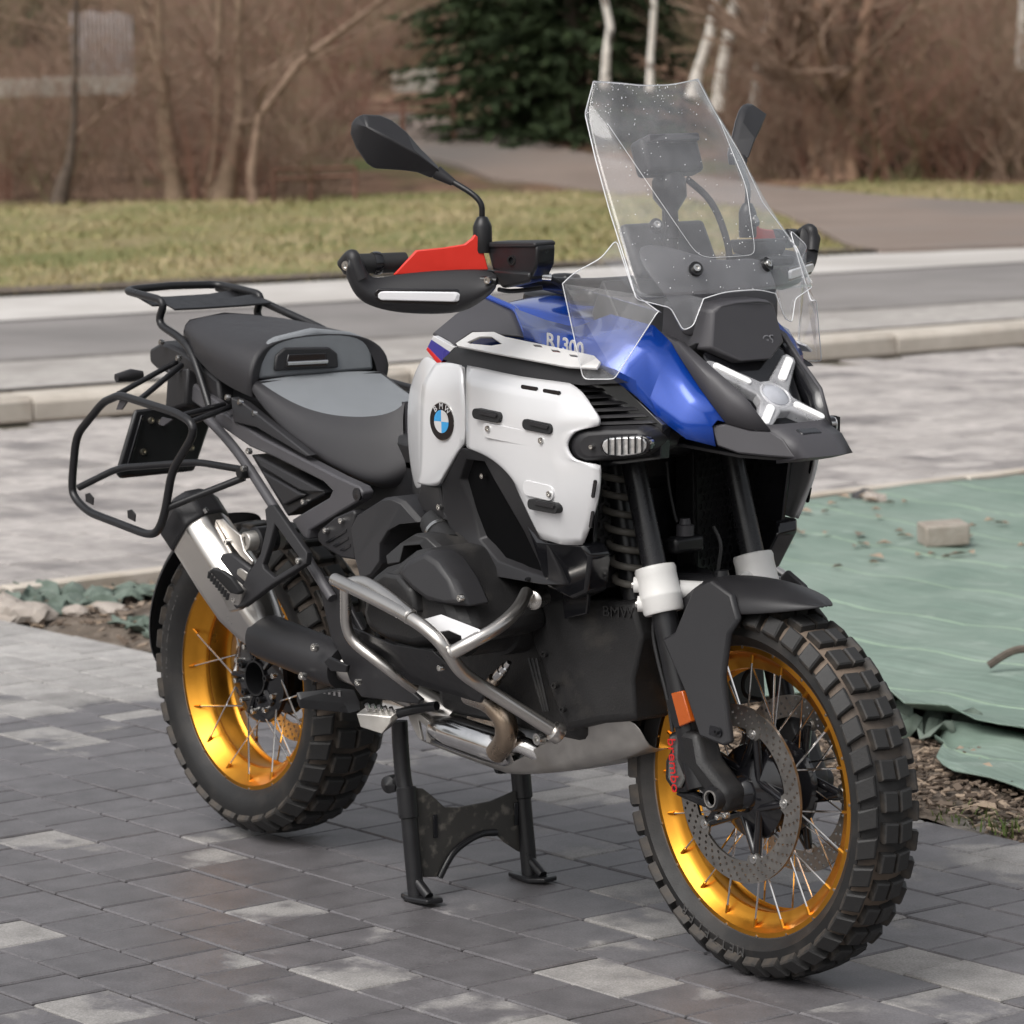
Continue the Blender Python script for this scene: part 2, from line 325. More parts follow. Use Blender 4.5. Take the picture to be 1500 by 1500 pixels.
M_sand = noise_mat('joint sand', [(.35, (.07, .062, .045)), (.65, (.13, .115, .085))], scale=60, second=(3, .55, .7, (.06, .075, .025)))
RW = .155; PY1 = 1.09                       # row width, edge of the plaza
def paver_verts(L, W, g=.0030, ch=.0028, th=.05):
    a, b = L/2-g, W/2-g
    def rect(x, y, z): return [(-x, -y, z), (x, -y, z), (x, y, z), (-x, y, z)]
    V = rect(a, b, -th)+rect(a, b, -.003)+rect(a-ch, b-ch, 0)
    F = []
    for k in (0, 4):
        for i in range(4): F.append((k+i, k+(i+1) % 4, k+4+(i+1) % 4, k+4+i))
    F.append((8, 9, 10, 11)); return V, F
LENS = [.105, .140, .170, .205, .240]
blocks = []                                  # (x centre, y centre, L)
r = 0
rnd = random.Random(5)
y = PY1-RW/2
while y > -4.2:
    x = -6.0+rnd.uniform(0, .2)
    while x < 5.0:
        L = rnd.choice(LENS[:4] if rnd.random() < .85 else LENS); cx = x+L/2; x += L
        if cx > -4.02+ (0 if y < 1.2 else 0): blocks.append((cx, y, L))
    y -= RW
def vis_area(b):
    u, v = to_px((b[0], b[1], 0)); 
    if not (-60 < u < 1560 and v < 1580): return -1
    d = math.hypot(b[0]-CAM[0], b[1]-CAM[1]); return b[2]/d**3
inview = sorted([b for b in blocks if vis_area(b) > 0 and to_px((b[0], b[1], 0))[1] > 850], key=lambda b: -vis_area(b))
chosen = set(inview[:300])
plaza = empty('plaza_paving', (0, 0, 0)); tag(plaza, kind='structure')
pm = {}
for L in LENS:
    V, F = paver_verts(L, RW); me = bpy.data.meshes.new('paving_block'); me.from_pydata(V, [], F); me.materials.append(M_pav); pm[L] = me
rest = Join(); rest_r = []
for b in blocks:
    if b in chosen:
        o = bpy.data.objects.new('paving_block', pm[b[2]]); COL.objects.link(o); o.parent = plaza
        o.location = (b[0], b[1], rnd.uniform(-.0018, .0012)); o.rotation_euler = (rnd.uniform(-.006, .006), rnd.uniform(-.006, .006), rnd.uniform(-.006, .006))
    elif dist_cam(b[0], b[1]) < 16:
        V, F = paver_verts(b[2], RW); dz = rnd.uniform(-.0018, .0012); rest.add(([(x_+b[0], y_+b[1], z_+dz) for x_, y_, z_ in V], F)); rest_r += [rnd.random()]*len(F)
def add_rnd(o, vals):
    a = o.data.attributes.new('rnd', 'FLOAT', 'FACE'); a.data.foreach_set('value', vals)
o = rest.build('paving_blocks', M_pav, plaza, smooth=False); add_rnd(o, rest_r); tag(o, kind='stuff')
mesh('sand_bed', [(-4.0, -6, -.007), (7, -6, -.007), (7, PY1, -.007), (-4.0, PY1, -.007)], [(0, 1, 2, 3)], M_sand, plaza, smooth=False)
# parking bay: blocks beyond the edging up to the kerb
park = empty('parking_paving', (-6, 4, 0)); tag(park, kind='structure')
rest = Join(); rest_r = []; rnd = random.Random(11)
y = -5.0
while y < 32:
    x = -4.16
    while True:
        L = rnd.choice([.16, .2, .24, .3]); 
        if x-L < KA.x+ (y-KA.y)*kd.x/kd.y+.02: break
        V, F = paver_verts(L, .2, th=.03); dz = rnd.uniform(-.002, .002); rest.add(([(x_+x-L/2, y_+y, z_+dz) for x_, y_, z_ in V], F)); rest_r += [rnd.random()]*len(F); x -= L
    y += .2
o = rest.build('paving_blocks', M_park, park, smooth=False); add_rnd(o, rest_r); tag(o, kind='stuff'); o.matrix_parent_inverse = Matrix.Translation((6, -4, 0))
o = mesh('sand_bed', [(-4.1, -5.2, -.008), (-9.8, -5.2, -.008), (-7.1, 32, -.008), (-4.1, 32, -.008)], [(0, 1, 2, 3)], M_sand, park, smooth=False); o.matrix_parent_inverse = Matrix.Translation((6, -4, 0))
# ---- soil strip with edging stones
M_soil = noise_mat('soil', [(.25, (.075, .058, .045)), (.5, (.14, .112, .088)), (.8, (.24, .20, .165))], scale=16, second=(2.5, .5, .65, (.23, .215, .195)), bscale=70, bump=.8, bdist=.012)
n = 60; V = []; F = []
rnd = random.Random(2)
def soil_z(x, y): return .004+.012*math.sin(x*3.1)*math.sin(y*4.3)+.008*math.sin(x*11+y*7)+.005*math.sin(x*23-y*17)
def gridmesh(name, x0, x1, y0, y1, nx, ny, zf, m, **k):
    V = [(x0+(x1-x0)*i/nx, y0+(y1-y0)*j/ny, zf(x0+(x1-x0)*i/nx, y0+(y1-y0)*j/ny)) for i in range(nx+1) for j in range(ny+1)]
    F = [(i*(ny+1)+j, (i+1)*(ny+1)+j, (i+1)*(ny+1)+j+1, i*(ny+1)+j+1) for i in range(nx) for j in range(ny)]
    return mesh(name, V, F, m, fixn=False, **k)
tag(gridmesh('soil_bed', -4.06, 6, PY1+.004, 9.5, 150, 120, lambda x, y: soil_z(x, y)-.012*max(0, 1-(y-PY1)/.15), M_soil), kind='structure')
M_edge = noise_mat('edging concrete', [(.3, (.42, .37, .315)), (.7, (.54, .49, .43))], scale=6, second=(3, .55, .7, (.33, .28, .22)), bscale=90, bump=.2)
edging = empty('edging', (-4.1, 0, 0)); tag(edging, kind='structure'); eme = None
for i in range(22):
    if eme is None: o = box('edging_stone', (0, 0, 0), .07, .992, .12, M_edge, edging, bevel=.006); eme = o.data
    else:
        o = bpy.data.objects.new('edging_stone', eme); COL.objects.link(o); o.parent = edging; md = o.modifiers.new('bevel', 'BEVEL'); md.width = .006; md.limit_method = 'ANGLE'
    o.location = (random.uniform(-.006, .006), -5.2+i*1.0, -.02+random.uniform(-.005, .005)); o.rotation_euler = (0, random.uniform(-.03, .03), random.uniform(-.006, .006))
# ---- green ground fabric over the bed
def fabric_mat():
    m = noise_mat('green ground fabric', [(.3, (.145, .205, .168)), (.55, (.20, .262, .22)), (.8, (.27, .325, .285))], scale=2.4, second=(9, .6, .8, (.30, .36, .315)), bscale=30, bump=.25, bdist=.01, rough=.62, dist=.4)
    n = m.node_tree.nodes; l = m.node_tree.links; b = n['Principled BSDF']; base = b.inputs['Base Color'].links[0].from_socket
    geo = n.new('ShaderNodeNewGeometry'); mp = n.new('ShaderNodeMapping'); mp.inputs['Rotation'].default_value = (0, 0, RAD(3)); l.new(geo.outputs['Position'], mp.inputs[0])
    sx = n.new('ShaderNodeSeparateXYZ'); l.new(mp.outputs[0], sx.inputs[0])
    def lines(period, width, col, src, phase=0):
        a = n.new('ShaderNodeMath'); a.operation = 'MULTIPLY_ADD'; a.inputs[1].default_value = 1/period; a.inputs[2].default_value = phase; l.new(sx.outputs[1], a.inputs[0])
        f = n.new('ShaderNodeMath'); f.operation = 'FRACT'; l.new(a.outputs[0], f.inputs[0]); c = n.new('ShaderNodeMath'); c.operation = 'LESS_THAN'; c.inputs[1].default_value = width/period; l.new(f.outputs[0], c.inputs[0])
        k = n.new('ShaderNodeMath'); k.operation = 'MULTIPLY'; k.inputs[1].default_value = .75; l.new(c.outputs[0], k.inputs[0])
        mx = n.new('ShaderNodeMix'); mx.data_type = 'RGBA'; l.new(k.outputs[0], mx.inputs[0]); l.new(src, mx.inputs[6]); mx.inputs[7].default_value = (*col, 1); return mx.outputs[2]
    s1 = lines(.42, .011, (.36, .49, .34), base, .3)
    # streaky weave along x
    st = n.new('ShaderNodeTexNoise'); mp2 = n.new('ShaderNodeMapping'); mp2.inputs['Scale'].default_value = (1.2, 40, 1); l.new(geo.outputs['Position'], mp2.inputs[0]); l.new(mp2.outputs[0], st.inputs['Vector']); st.inputs['Scale'].default_value = 1.6; st.inputs['Detail'].default_value = 5
    mr = n.new('ShaderNodeMapRange'); mr.inputs[1].default_value = .3; mr.inputs[2].default_value = .7; mr.inputs[3].default_value = .8; mr.inputs[4].default_value = 1.2; l.new(st.outputs['Fac'], mr.inputs[0])
    mu = n.new('ShaderNodeMix'); mu.data_type = 'RGBA'; mu.blend_type = 'MULTIPLY'; mu.inputs[0].default_value = 1; l.new(s1, mu.inputs[6]); l.new(mr.outputs[0], mu.inputs[7]); l.new(mu.outputs[2], b.inputs['Base Color'])
    return m
M_fab = fabric_mat()
fold = empty('ground_fabric', (-1, 3, 0)); tag(fold, 'large green woven ground sheet spread over the soil bed behind the motorcycle', 'ground sheet')
def fab_front(x): return 1.74+.10*math.sin(x*1.7+.5)+.05*math.sin(x*5.3)+.025*math.sin(x*13)+(.25*max(0, -1.0-x))
def fab_z(x, y, t): return 0.03+.010*math.sin(x*2.3+y*1.1)+.003*math.sin(y*9+x*1.3)+.002*math.sin(y*21-x*3)+.004*math.sin(x*17+y*5)
nx_, ny_ = 120, 60; V = []
for i in range(nx_+1):
    x = -4.0+(8.4)*i/nx_; y0 = fab_front(x)
    for j in range(ny_+1):
        t = j/ny_; y = y0+(9.3-y0)*t**1.6; d = y-y0
        z = fab_z(x, y, t)+.045*math.exp(-d/.10)*(1+.5*math.sin(x*7))+.012*math.sin(x*26+y*9)*math.exp(-d/.12)
        V.append((x, y, max(z, soil_z(x, y)+.006)))
F = [(i*(ny_+1)+j, (i+1)*(ny_+1)+j, (i+1)*(ny_+1)+j+1, i*(ny_+1)+j+1) for i in range(nx_) for j in range(ny_)]
o = mesh('sheet', V, F, M_fab, fold, fixn=False, solid=.003, soff=1); o.matrix_parent_inverse = Matrix.Translation((1, -3, 0))
V = []                                       # the turned-down flap lying on the soil in front
for i in range(61):
    x = -.55+3.4*i/60
    for j in range(9):
        t = j/8; yf = 1.36+.16*math.exp(-((x+.55)/.25)**2)*2-.06*(x+.5)*.3+.03*math.sin(x*6)
        y = (fab_front(x)+.05)*(1-t)+yf*t; V.append((x, y, soil_z(x, y)+.014+.035*(1-t)**2+.012*math.sin(x*9+t*4)*(1-t)+(.02*t**6)))
F = [(i*9+j, (i+1)*9+j, (i+1)*9+j+1, i*9+j+1) for i in range(60) for j in range(8)]
o = mesh('turned_flap', V, F, M_fab, fold, fixn=False, solid=.003, soff=1); o.matrix_parent_inverse = Matrix.Translation((1, -3, 0))
# crumpled scraps of the same fabric in the soil by the plaza's corner
rnd = random.Random(21)
M_scrap = noise_mat('dirty fabric', [(.3, (.075, .10, .08)), (.55, (.14, .175, .148)), (.8, (.21, .235, .205))], scale=14, bscale=40, bump=.3)
def scrap(cx, cy, sx, sy, h, seed, label):
    r = random.Random(seed); k = [r.uniform(0, 6.28) for _ in range(6)]; V = []
    for i in range(15):
        for j in range(9):
            a, b = i/14-.5, j/8-.5
            V.append((cx+a*sx+.02*math.sin(b*12+k[0]), cy+b*sy+.02*math.sin(a*17+k[1]), soil_z(cx+a*sx, cy+b*sy)+.006+h*abs(math.sin(a*9+k[2]+b*5)*math.sin(b*8+k[3]+a*4))))
    F = [(i*9+j, (i+1)*9+j, (i+1)*9+j+1, i*9+j+1) for i in range(14) for j in range(8)]
    tag(mesh('fabric_scrap', V, F, M_scrap, fixn=False, solid=.003), label, 'fabric scrap', 'crumpled fabric scraps in the soil strip')
for px, sx, sy, h, lab in [((120, 872), .45, .16, .035, 'crumpled green fabric scrap among fallen leaves by the plaza corner'), ((205, 868), .36, .15, .03, 'crumpled green fabric scrap beside the rear tyre of the motorcycle'), ((60, 878), .3, .16, .03, 'small crumpled green fabric scrap against the edging stones'), ((215, 912), .25, .1, .03, 'thin strip of green fabric at the plaza edge behind the rear wheel'), ((1345, 1062), .32, .16, .07, 'bunched green fabric corner beside the front tyre')]:
    q = PZ(*px, .02); scrap(q.x, q.y, sx, sy, h, int(px[0]), lab)
# loose chips, bark, leaves
M_chip = bpy.data.materials.new('wood chips'); M_chip.use_nodes = True
_n = M_chip.node_tree.nodes; _l = M_chip.node_tree.links; _a = _n.new('ShaderNodeAttribute'); _a.attribute_name = 'rnd'; _c = _n.new('ShaderNodeValToRGB'); _l.new(_a.outputs['Fac'], _c.inputs[0])
for p_, c_ in [(0, (.05, .036, .026)), (.35, (.13, .095, .07)), (.7, (.24, .185, .14)), (.93, (.34, .26, .19))]:
    e = _c.color_ramp.elements.new(p_); e.color = (*c_, 1)
_c.color_ramp.elements.remove(_c.color_ramp.elements[-1]); _l.new(_c.outputs[0], _n['Principled BSDF'].inputs['Base Color']); _n['Principled BSDF'].inputs['Roughness'].default_value = .9
J = Join(); vals = []
def chips(n, x0, x1, y0, y1, s0, s1):
    for _ in range(n):
        x, y = rnd.uniform(x0, x1), y0+(y1-y0)*rnd.random(); L = rnd.uniform(s0, s1); M3 = (Matrix.Rotation(rnd.uniform(0, 6.28), 3, 'Z') @ Matrix.Rotation(rnd.uniform(-.5, .5), 3, 'X') @ Matrix.Rotation(rnd.uniform(-.4, .4), 3, 'Y'))
        J.add(box_data((x, y, soil_z(x, y)+.004+rnd.uniform(0, .012)), L, L*rnd.uniform(.15, .6), L*.12+.001, M3)); vals.extend([rnd.random()]*6)
chips(9000, -1.2, 1.8, PY1+.02, 1.9, .005, .030); chips(1500, -4.0, -1.2, PY1+.03, 2.0, .006, .035)
o = J.build('wood_chips', M_chip, smooth=False); add_rnd(o, vals); tag(o, 'brown wood chips and bark mulch on the soil beside the plaza', 'mulch', kind='stuff')
# leaves on the fabric and soil
J = Join(); vals = []
def leaves(n, x0, x1, y0, y1, s0, s1, zf):
    for _ in range(n):
        x, y = rnd.uniform(x0, x1), rnd.uniform(y0, y1); s = rnd.uniform(s0, s1); a = rnd.uniform(0, 6.28); c, d = math.cos(a)*s, math.sin(a)*s; z = zf(x, y)
        J.add(([(x-c, y-d, z+.004), (x-d*.5, y+c*.5, z+.014), (x+c, y+d, z+.003), (x+d*.5, y-c*.5, z+.01)], [(0, 1, 2, 3)])); vals.append(.45+.55*rnd.random())
leaves(60, -4.0, -2.6, 3.4, 4.6, .015, .04, lambda x, y: fab_z(x, y, 0)+.01); leaves(25, -4.0, 1, 2.4, 8, .015, .04, lambda x, y: fab_z(x, y, 0)+.01)
leaves(120, -4.0, -1.6, 1.2, 2.0, .02, .055, lambda x, y: soil_z(x, y)+.012); leaves(60, -1.2, 1.5, 1.15, 1.7, .015, .035, lambda x, y: soil_z(x, y)+.012)
o = J.build('fallen_leaves', M_chip, smooth=False); add_rnd(o, vals); tag(o, 'dry brown fallen leaves scattered over soil and ground sheet', 'leaves', kind='stuff')
# stones in the left soil strip and the concrete block on the fabric
M_stone = noise_mat('stone', [(.3, (.27, .235, .205)), (.7, (.42, .375, .335))], scale=12, bscale=60, bump=.4)
def stone(name, c, s, seed, m, label, group=None):
    r = random.Random(seed); bm = bmesh.new(); bmesh.ops.create_icosphere(bm, subdivisions=2, radius=1)
    for v in bm.verts:
        f = 1+.25*math.sin(v.co.x*3+seed)*math.sin(v.co.y*4+seed*2)+.1*r.uniform(-1, 1); v.co = Vector((v.co.x*s[0]*f, v.co.y*s[1]*f, v.co.z*s[2]*f))
    me = bpy.data.meshes.new(name); bm.to_mesh(me); bm.free(); o = link(name, me, m, smooth=False); o.location = c; tag(o, label, 'stone', group)
for i, (px, s, lab) in enumerate([((8, 893), (.10, .07, .045), 'pinkish flat stone at the corner of the plaza blocks'), ((38, 896), (.07, .05, .035), 'brown stone beside the pinkish flat stone'), ((56, 897), (.055, .05, .03), 'small grey brown stone at the edge of the soil strip'), ((160, 890), (.08, .04, .02), 'long tan stone lying in front of the fabric scraps'), ((113, 893), (.05, .03, .02), 'small pale stone among the leaves')]):
    q = PZ(*px, .02); stone('stone', (q.x, q.y, .015), s, i+3, M_stone, lab)
q = PZ(1382, 788, .05)
o = box('concrete_block', (0, 0, 0), .145, .11, .07, noise_mat('block concrete', [(.3, (.25, .215, .18)), (.7, (.36, .325, .285))], scale=14, bscale=70, bump=.3), bevel=.008); o.location = (q.x, q.y, .065); o.rotation_euler = (.04, -.03, RAD(62)); tag(o, 'pale concrete block weighing down the green sheet', 'concrete block')
M_twig = noise_mat('dry twig', [(.3, (.06, .05, .042)), (.7, (.14, .115, .095))], scale=20)
q0, q1 = PZ(1448, 975, .06), PZ(1520, 950, .10); o = tube('stick', [q0, q0.lerp(q1, .5)+Vector((0, 0, .02)), q1, q1+(q1-q0)*.6], .010, M_twig, fil=.05, sides=6); tag(o, 'dark stick lying on the green ground sheet', 'stick')
for i, (u, v, lab) in enumerate([(1265, 738, 'small dark stone by the pale edging stones'), (1280, 741, 'small white pebble by the pale edging stones')]):
    q = PZ(u, v, .02); stone('stone', (q.x, q.y, .04), (.045, .035, .03), i+30, M_stone if i else mat('dark stone', (.05, .048, .05), .8), lab)
# weeds along the plaza edge
M_weed = noise_mat('weed green', [(.3, (.05, .085, .02)), (.7, (.13, .16, .045))], scale=30, bump=0)
def blade_data(x, y, z, h, a, lean, wdt):
    d = Vector((math.cos(a), math.sin(a), 0)); s = Vector((-d.y, d.x, 0))*wdt; b = Vector((x, y, z)); m_ = b+Vector((0, 0, h*.6))+d*lean*.35*h; t = b+Vector((0, 0, h))+d*lean*h
    return [b-s, b+s, m_+s*.7, m_-s*.7, t], [(0, 1, 2, 3), (3, 2, 4)]
J = Join()
for _ in range(420):
    x = rnd.uniform(.0, 1.6); y = PY1+rnd.uniform(.0, .12); J.add(blade_data(x, y, 0, rnd.uniform(.012, .04), rnd.uniform(0, 6.28), rnd.uniform(.2, 1.2), .0022))
tag(J.build('moss_and_weeds', M_weed, smooth=False), 'short moss and weeds along the plaza edge', 'weeds', kind='stuff')
# ================================================================== beyond the road: verge, driveway, hillside
M_verge = noise_mat('verge grass', [(.28, (.17, .135, .072)), (.45, (.25, .205, .105)), (.6, (.175, .185, .065)), (.78, (.29, .25, .14))], scale=1.5, second=(.45, .52, .64, (.16, .165, .06)), bscale=25, bump=.7, bdist=.05)
def terr_poly(name, px, m, dz, kind='structure', n=1):
    pts = []
    for (u, v) in px:
        d = ray(u, v); lo, hi = 5., 140.
        for _ in range(60):
            t = (lo+hi)/2; q = CAM+d*t
            if q[2] > max(ZR, hill(q[0], q[1])+.02): lo = t
            else: hi = t
        pts.append(Vector(CAM+d*lo))
    return pts
# verge as a strip from gutter to the brush line, following the terrain
def drape(name, A, B, m, dz, nn=150, mm=26, e0=-2.0, e1=4.2):
    V = []
    for i in range(nn+1):
        t = e0+(e1-e0)*i/nn; p, q = A[0].lerp(A[1], t), B[0].lerp(B[1], t)
        for j in range(mm+1):
            c = p.lerp(q, j/mm); V.append((c.x, c.y, max(ZR, hill(c.x, c.y)+.02)+dz+.02*math.sin(c.x*2.1)*math.sin(c.y*1.7)*min(1, j/3)))
    F = [(i*(mm+1)+j, (i+1)*(mm+1)+j, (i+1)*(mm+1)+j+1, i*(mm+1)+j+1) for i in range(nn) for j in range(mm)]
    return tag(mesh(name, V, F, m, fixn=False), kind='structure')
L_vend = bline(300, 262)
drape('verge', L_band, L_vend, M_verge, .005)
# dark earth edge between verge and gutter
strip('verge_edge', L_band, (L_band[0]+Vector((-.55, .3, 0)), L_band[1]+Vector((-.28, .15, 0))), noise_mat('edge earth', [(.3, (.075, .058, .045)), (.7, (.15, .12, .095))], scale=3), ZR+.03)
# driveway draped over the slope
low = terr_poly('d', [(1900, 350), (1640, 362), (1500, 364), (1290, 372), (1245, 366), (1200, 342), (1130, 312), (1000, 292), (887, 284), (790, 272), (720, 264), (672, 245), (600, 228), (520, 215)], None, 0)
upp = terr_poly('d', [(1900, 318), (1640, 306), (1500, 302), (1400, 297), (1300, 291), (1220, 284), (1140, 277), (1020, 262), (930, 243), (867, 230), (790, 212), (733, 198), (672, 180), (560, 165)], None, 0)
V = []
for a, b in zip(low, upp):
    for j in range(9):
        c = a.lerp(b, j/8); V.append((c.x, c.y, max(ZR, hill(c.x, c.y)+.02)+.032))
F = [(i*9+j, (i+1)*9+j, (i+1)*9+j+1, i*9+j+1) for i in range(len(low)-1) for j in range(8)]
nb = len(V)
for i in range(len(low)):
    for j in (0, 8): x_, y_, z_ = V[i*9+j]; V.append((x_, y_, z_-.3))
F += [(i*9, (i+1)*9, nb+2*(i+1), nb+2*i) for i in range(len(low)-1)]+[(i*9+8, nb+2*i+1, nb+2*(i+1)+1, (i+1)*9+8) for i in range(len(low)-1)]
tag(mesh('driveway', V, F, M_drive, fixn=False, smooth=False), kind='structure')
# grass blades on the verge (no one could count them)
rnd = random.Random(31); J = Join(); vals = []
def in_drive(u, v):
    if u < 660: return False
    lo_ = np.interp(u, [672, 720, 790, 887, 1000, 1130, 1200, 1245, 1290, 1500], [245, 264, 272, 284, 292, 312, 342, 366, 372, 364]); up_ = np.interp(u, [672, 733, 790, 867, 930, 1020, 1140, 1220, 1300, 1500], [180, 198, 212, 230, 243, 262, 277, 284, 291, 302])
    return up_ < v < lo_
cnt = 0
while cnt < 44000:
    t, s = (rnd.uniform(-.15, 1.15) if cnt < 26000 else rnd.uniform(-.8, 2.6)), rnd.random()
    p_ = L_band[0].lerp(L_band[1], t).lerp(L_vend[0].lerp(L_vend[1], t), s); u, v = to_px((p_.x, p_.y, ZR))
    cnt += 1
    if in_drive(min(u, 1499), v) and u < 1900: continue
    pv = math.sin(p_.x*1.3+1)*math.sin(p_.y*1.1)+.5*math.sin(p_.x*3.7)*math.sin(p_.y*2.9)
    VF = blade_data(p_.x, p_.y, max(ZR, hill(p_.x, p_.y)+.02)+.0, rnd.uniform(.015, .055), rnd.uniform(0, 6.28), rnd.uniform(.6, 2.6), .007); J.add(VF); vals += [min(1, max(0, .62+.34*pv+rnd.uniform(-.3, .3)))]*2
M_blade = bpy.data.materials.new('grass blades'); M_blade.use_nodes = True
_n = M_blade.node_tree.nodes; _l = M_blade.node_tree.links; _a = _n.new('ShaderNodeAttribute'); _a.attribute_name = 'rnd'; _c = _n.new('ShaderNodeValToRGB'); _l.new(_a.outputs['Fac'], _c.inputs[0])
_c.color_ramp.elements[0].color = (.13, .14, .045, 1); _c.color_ramp.elements[1].color = (.40, .32, .185, 1); e = _c.color_ramp.elements.new(.45); e.color = (.28, .24, .10, 1)
_l.new(_c.outputs[0], _n['Principled BSDF'].inputs['Base Color']); _n['Principled BSDF'].inputs['Roughness'].default_value = .8
o = J.build('verge_grass', M_blade, smooth=False); add_rnd(o, vals); tag(o, 'short tan and green winter grass on the roadside verge', 'grass', kind='stuff')
# ---- bare shrubs, trees
def terr_at(u, v, dmin=36.):
    d = ray(u, v); lo, hi = dmin, 120.
    for _ in range(50):
        t = (lo+hi)/2; q = CAM+d*t
        if q[2] > hill(q[0], q[1]): lo = t
        else: hi = t
    q = CAM+d*lo; return Vector((q[0], q[1], hill(q[0], q[1])))
def branch_tree(J, base, direction, length, rad, depth, r, sides=4, spread=.6, nseg=4, kids=5):
    d = Vector(direction).normalized(); path = [Vector(base)]; rr = [rad]
    for i in range(nseg):
        d = (d+Vector((r.uniform(-1, 1), r.uniform(-1, 1), r.uniform(-.5, .8)))*.22).normalized(); path.append(path[-1]+d*length/nseg); rr.append(rad*(1-.75*(i+1)/nseg))
    J.add(sweep_data(path, rr, sides))
    if depth > 0:
        for k in range(kids):
            i = r.randint(1, nseg); a = r.uniform(0, 6.28); side = Vector((math.cos(a), math.sin(a), r.uniform(-.2, .9)))
            branch_tree(J, path[i], (d*(1-spread)+side*spread), length*r.uniform(.4, .7), max(.004, rr[i]*.6), depth-1, r, 3, spread, 3, max(2, kids-1))
def bark(name, c1, c2): return noise_mat(name, [(.3, c1), (.7, c2)], scale=9, bscale=40, bump=.5, bdist=.02)
M_bark_or = bark('orange brown bark', (.12, .082, .056), (.25, .178, .125)); M_bark_w = bark('shredded willow bark', (.16, .095, .065), (.40, .26, .18)); M_bark_dk = bark('dark bark', (.05, .038, .03), (.12, .09, .07)); M_brush = bark('brush twigs', (.125, .082, .058), (.30, .21, .155)); M_brush_r = bark('reddish twigs', (.14, .07, .05), (.28, .155, .115)); M_brush_o = bark('olive twigs', (.11, .095, .05), (.23, .19, .11))
shrub_me = []
for s in range(6):
    r = random.Random(100+s); J = Join()
    for k in range(13):
        a = r.uniform(0, 6.28); lean = r.uniform(.15, .9); branch_tree(J, (r.uniform(-.3, .3), r.uniform(-.3, .3), -.05), (math.cos(a)*lean, math.sin(a)*lean, 1), r.uniform(1.3, 2.9), r.uniform(.012, .026), 2, r, 4, .6, 4, 5)
    me = bpy.data.meshes.new('bare_shrub'); me.from_pydata([tuple(v) for v in J.V], [], J.F); me.materials.append((M_brush, M_brush_r, M_brush_o, M_brush, M_brush_r, M_brush)[s]); shrub_me.append(me)
rnd = random.Random(77)
def shrub_at(u, v, s, k, label, group='bare shrubs on the slope behind the verge', dmin=36):
    q = terr_at(u, v, dmin); o = bpy.data.objects.new('bare_shrub', shrub_me[k]); COL.objects.link(o); o.location = q; o.scale = (s, s, s*rnd.uniform(.85, 1.15)); o.rotation_euler = (0, 0, rnd.uniform(0, 6.28)); tag(o, label, 'shrub', group)
SL = {0: 'leafless grey brown shrub of thin twigs on the slope behind the verge', 1: 'leafless reddish twiggy shrub on the slope behind the verge', 2: 'leafless olive twiggy shrub on the slope behind the verge'}
SR = {0: 'leafless grey brown shrub of thin twigs on the bank beyond the driveway', 1: 'leafless reddish twiggy shrub on the bank beyond the driveway', 2: 'leafless olive twiggy shrub on the bank beyond the driveway'}
kk = [0, 1, 2, 0, 1, 0]
for v0, nn, dv in ((299, 13, 8), (276, 13, 10), (238, 12, 14), (190, 11, 16), (100, 11, 16)):
    for i in range(nn):
        u = -40+(520 if v0 > 230 else 640)*(i+rnd.uniform(-.3, .3))/(nn-1); k = rnd.randrange(6)
        if 600 < u < 900 and v0 < 230: continue
        shrub_at(u, v0-rnd.uniform(0, dv), rnd.uniform(.34, .62) if v0 > 200 else rnd.uniform(.5, .95), k, SL[kk[k]])
for v0, nn, dv in ((269, 15, 5), (254, 13, 8), (226, 12, 14), (185, 10, 14), (140, 10, 14), (95, 9, 14)):
    for i in range(nn):
        u = 1110+430*(i+rnd.uniform(-.3, .3))/(nn-1)-(100 if v0 < 200 else 0)*rnd.random(); k = rnd.randrange(6)
        shrub_at(u, v0-rnd.uniform(0, dv), rnd.uniform(.4, .8), k, SR[kk[k]], 'bare shrubs on the bank beyond the driveway')
for i in range(34):                             # the brush goes on beyond the edges of the picture
    k = rnd.randrange(6); shrub_at(1560+1500*rnd.random(), rnd.uniform(110, 262), rnd.uniform(.5, .95), k, SR[kk[k]], 'bare shrubs on the bank beyond the driveway')
for i in range(16):
    k = rnd.randrange(6); shrub_at(-60-800*rnd.random(), rnd.uniform(120, 290), rnd.uniform(.5, .9), k, SL[kk[k]])
for i in range(5):
    k = rnd.randrange(6); shrub_at(880+rnd.uniform(0, 260), rnd.uniform(90, 130), rnd.uniform(.4, .7), k, 'leafless shrub between the birch trunks behind the driveway', 'shrubs between the birch trunks')
for i in range(9):
    k = rnd.randrange(6); shrub_at(440+rnd.uniform(0, 220), rnd.uniform(60, 130), rnd.uniform(.6, 1.0), k, 'leafless shrub behind the rusty gate', 'shrubs behind the rusty gate')
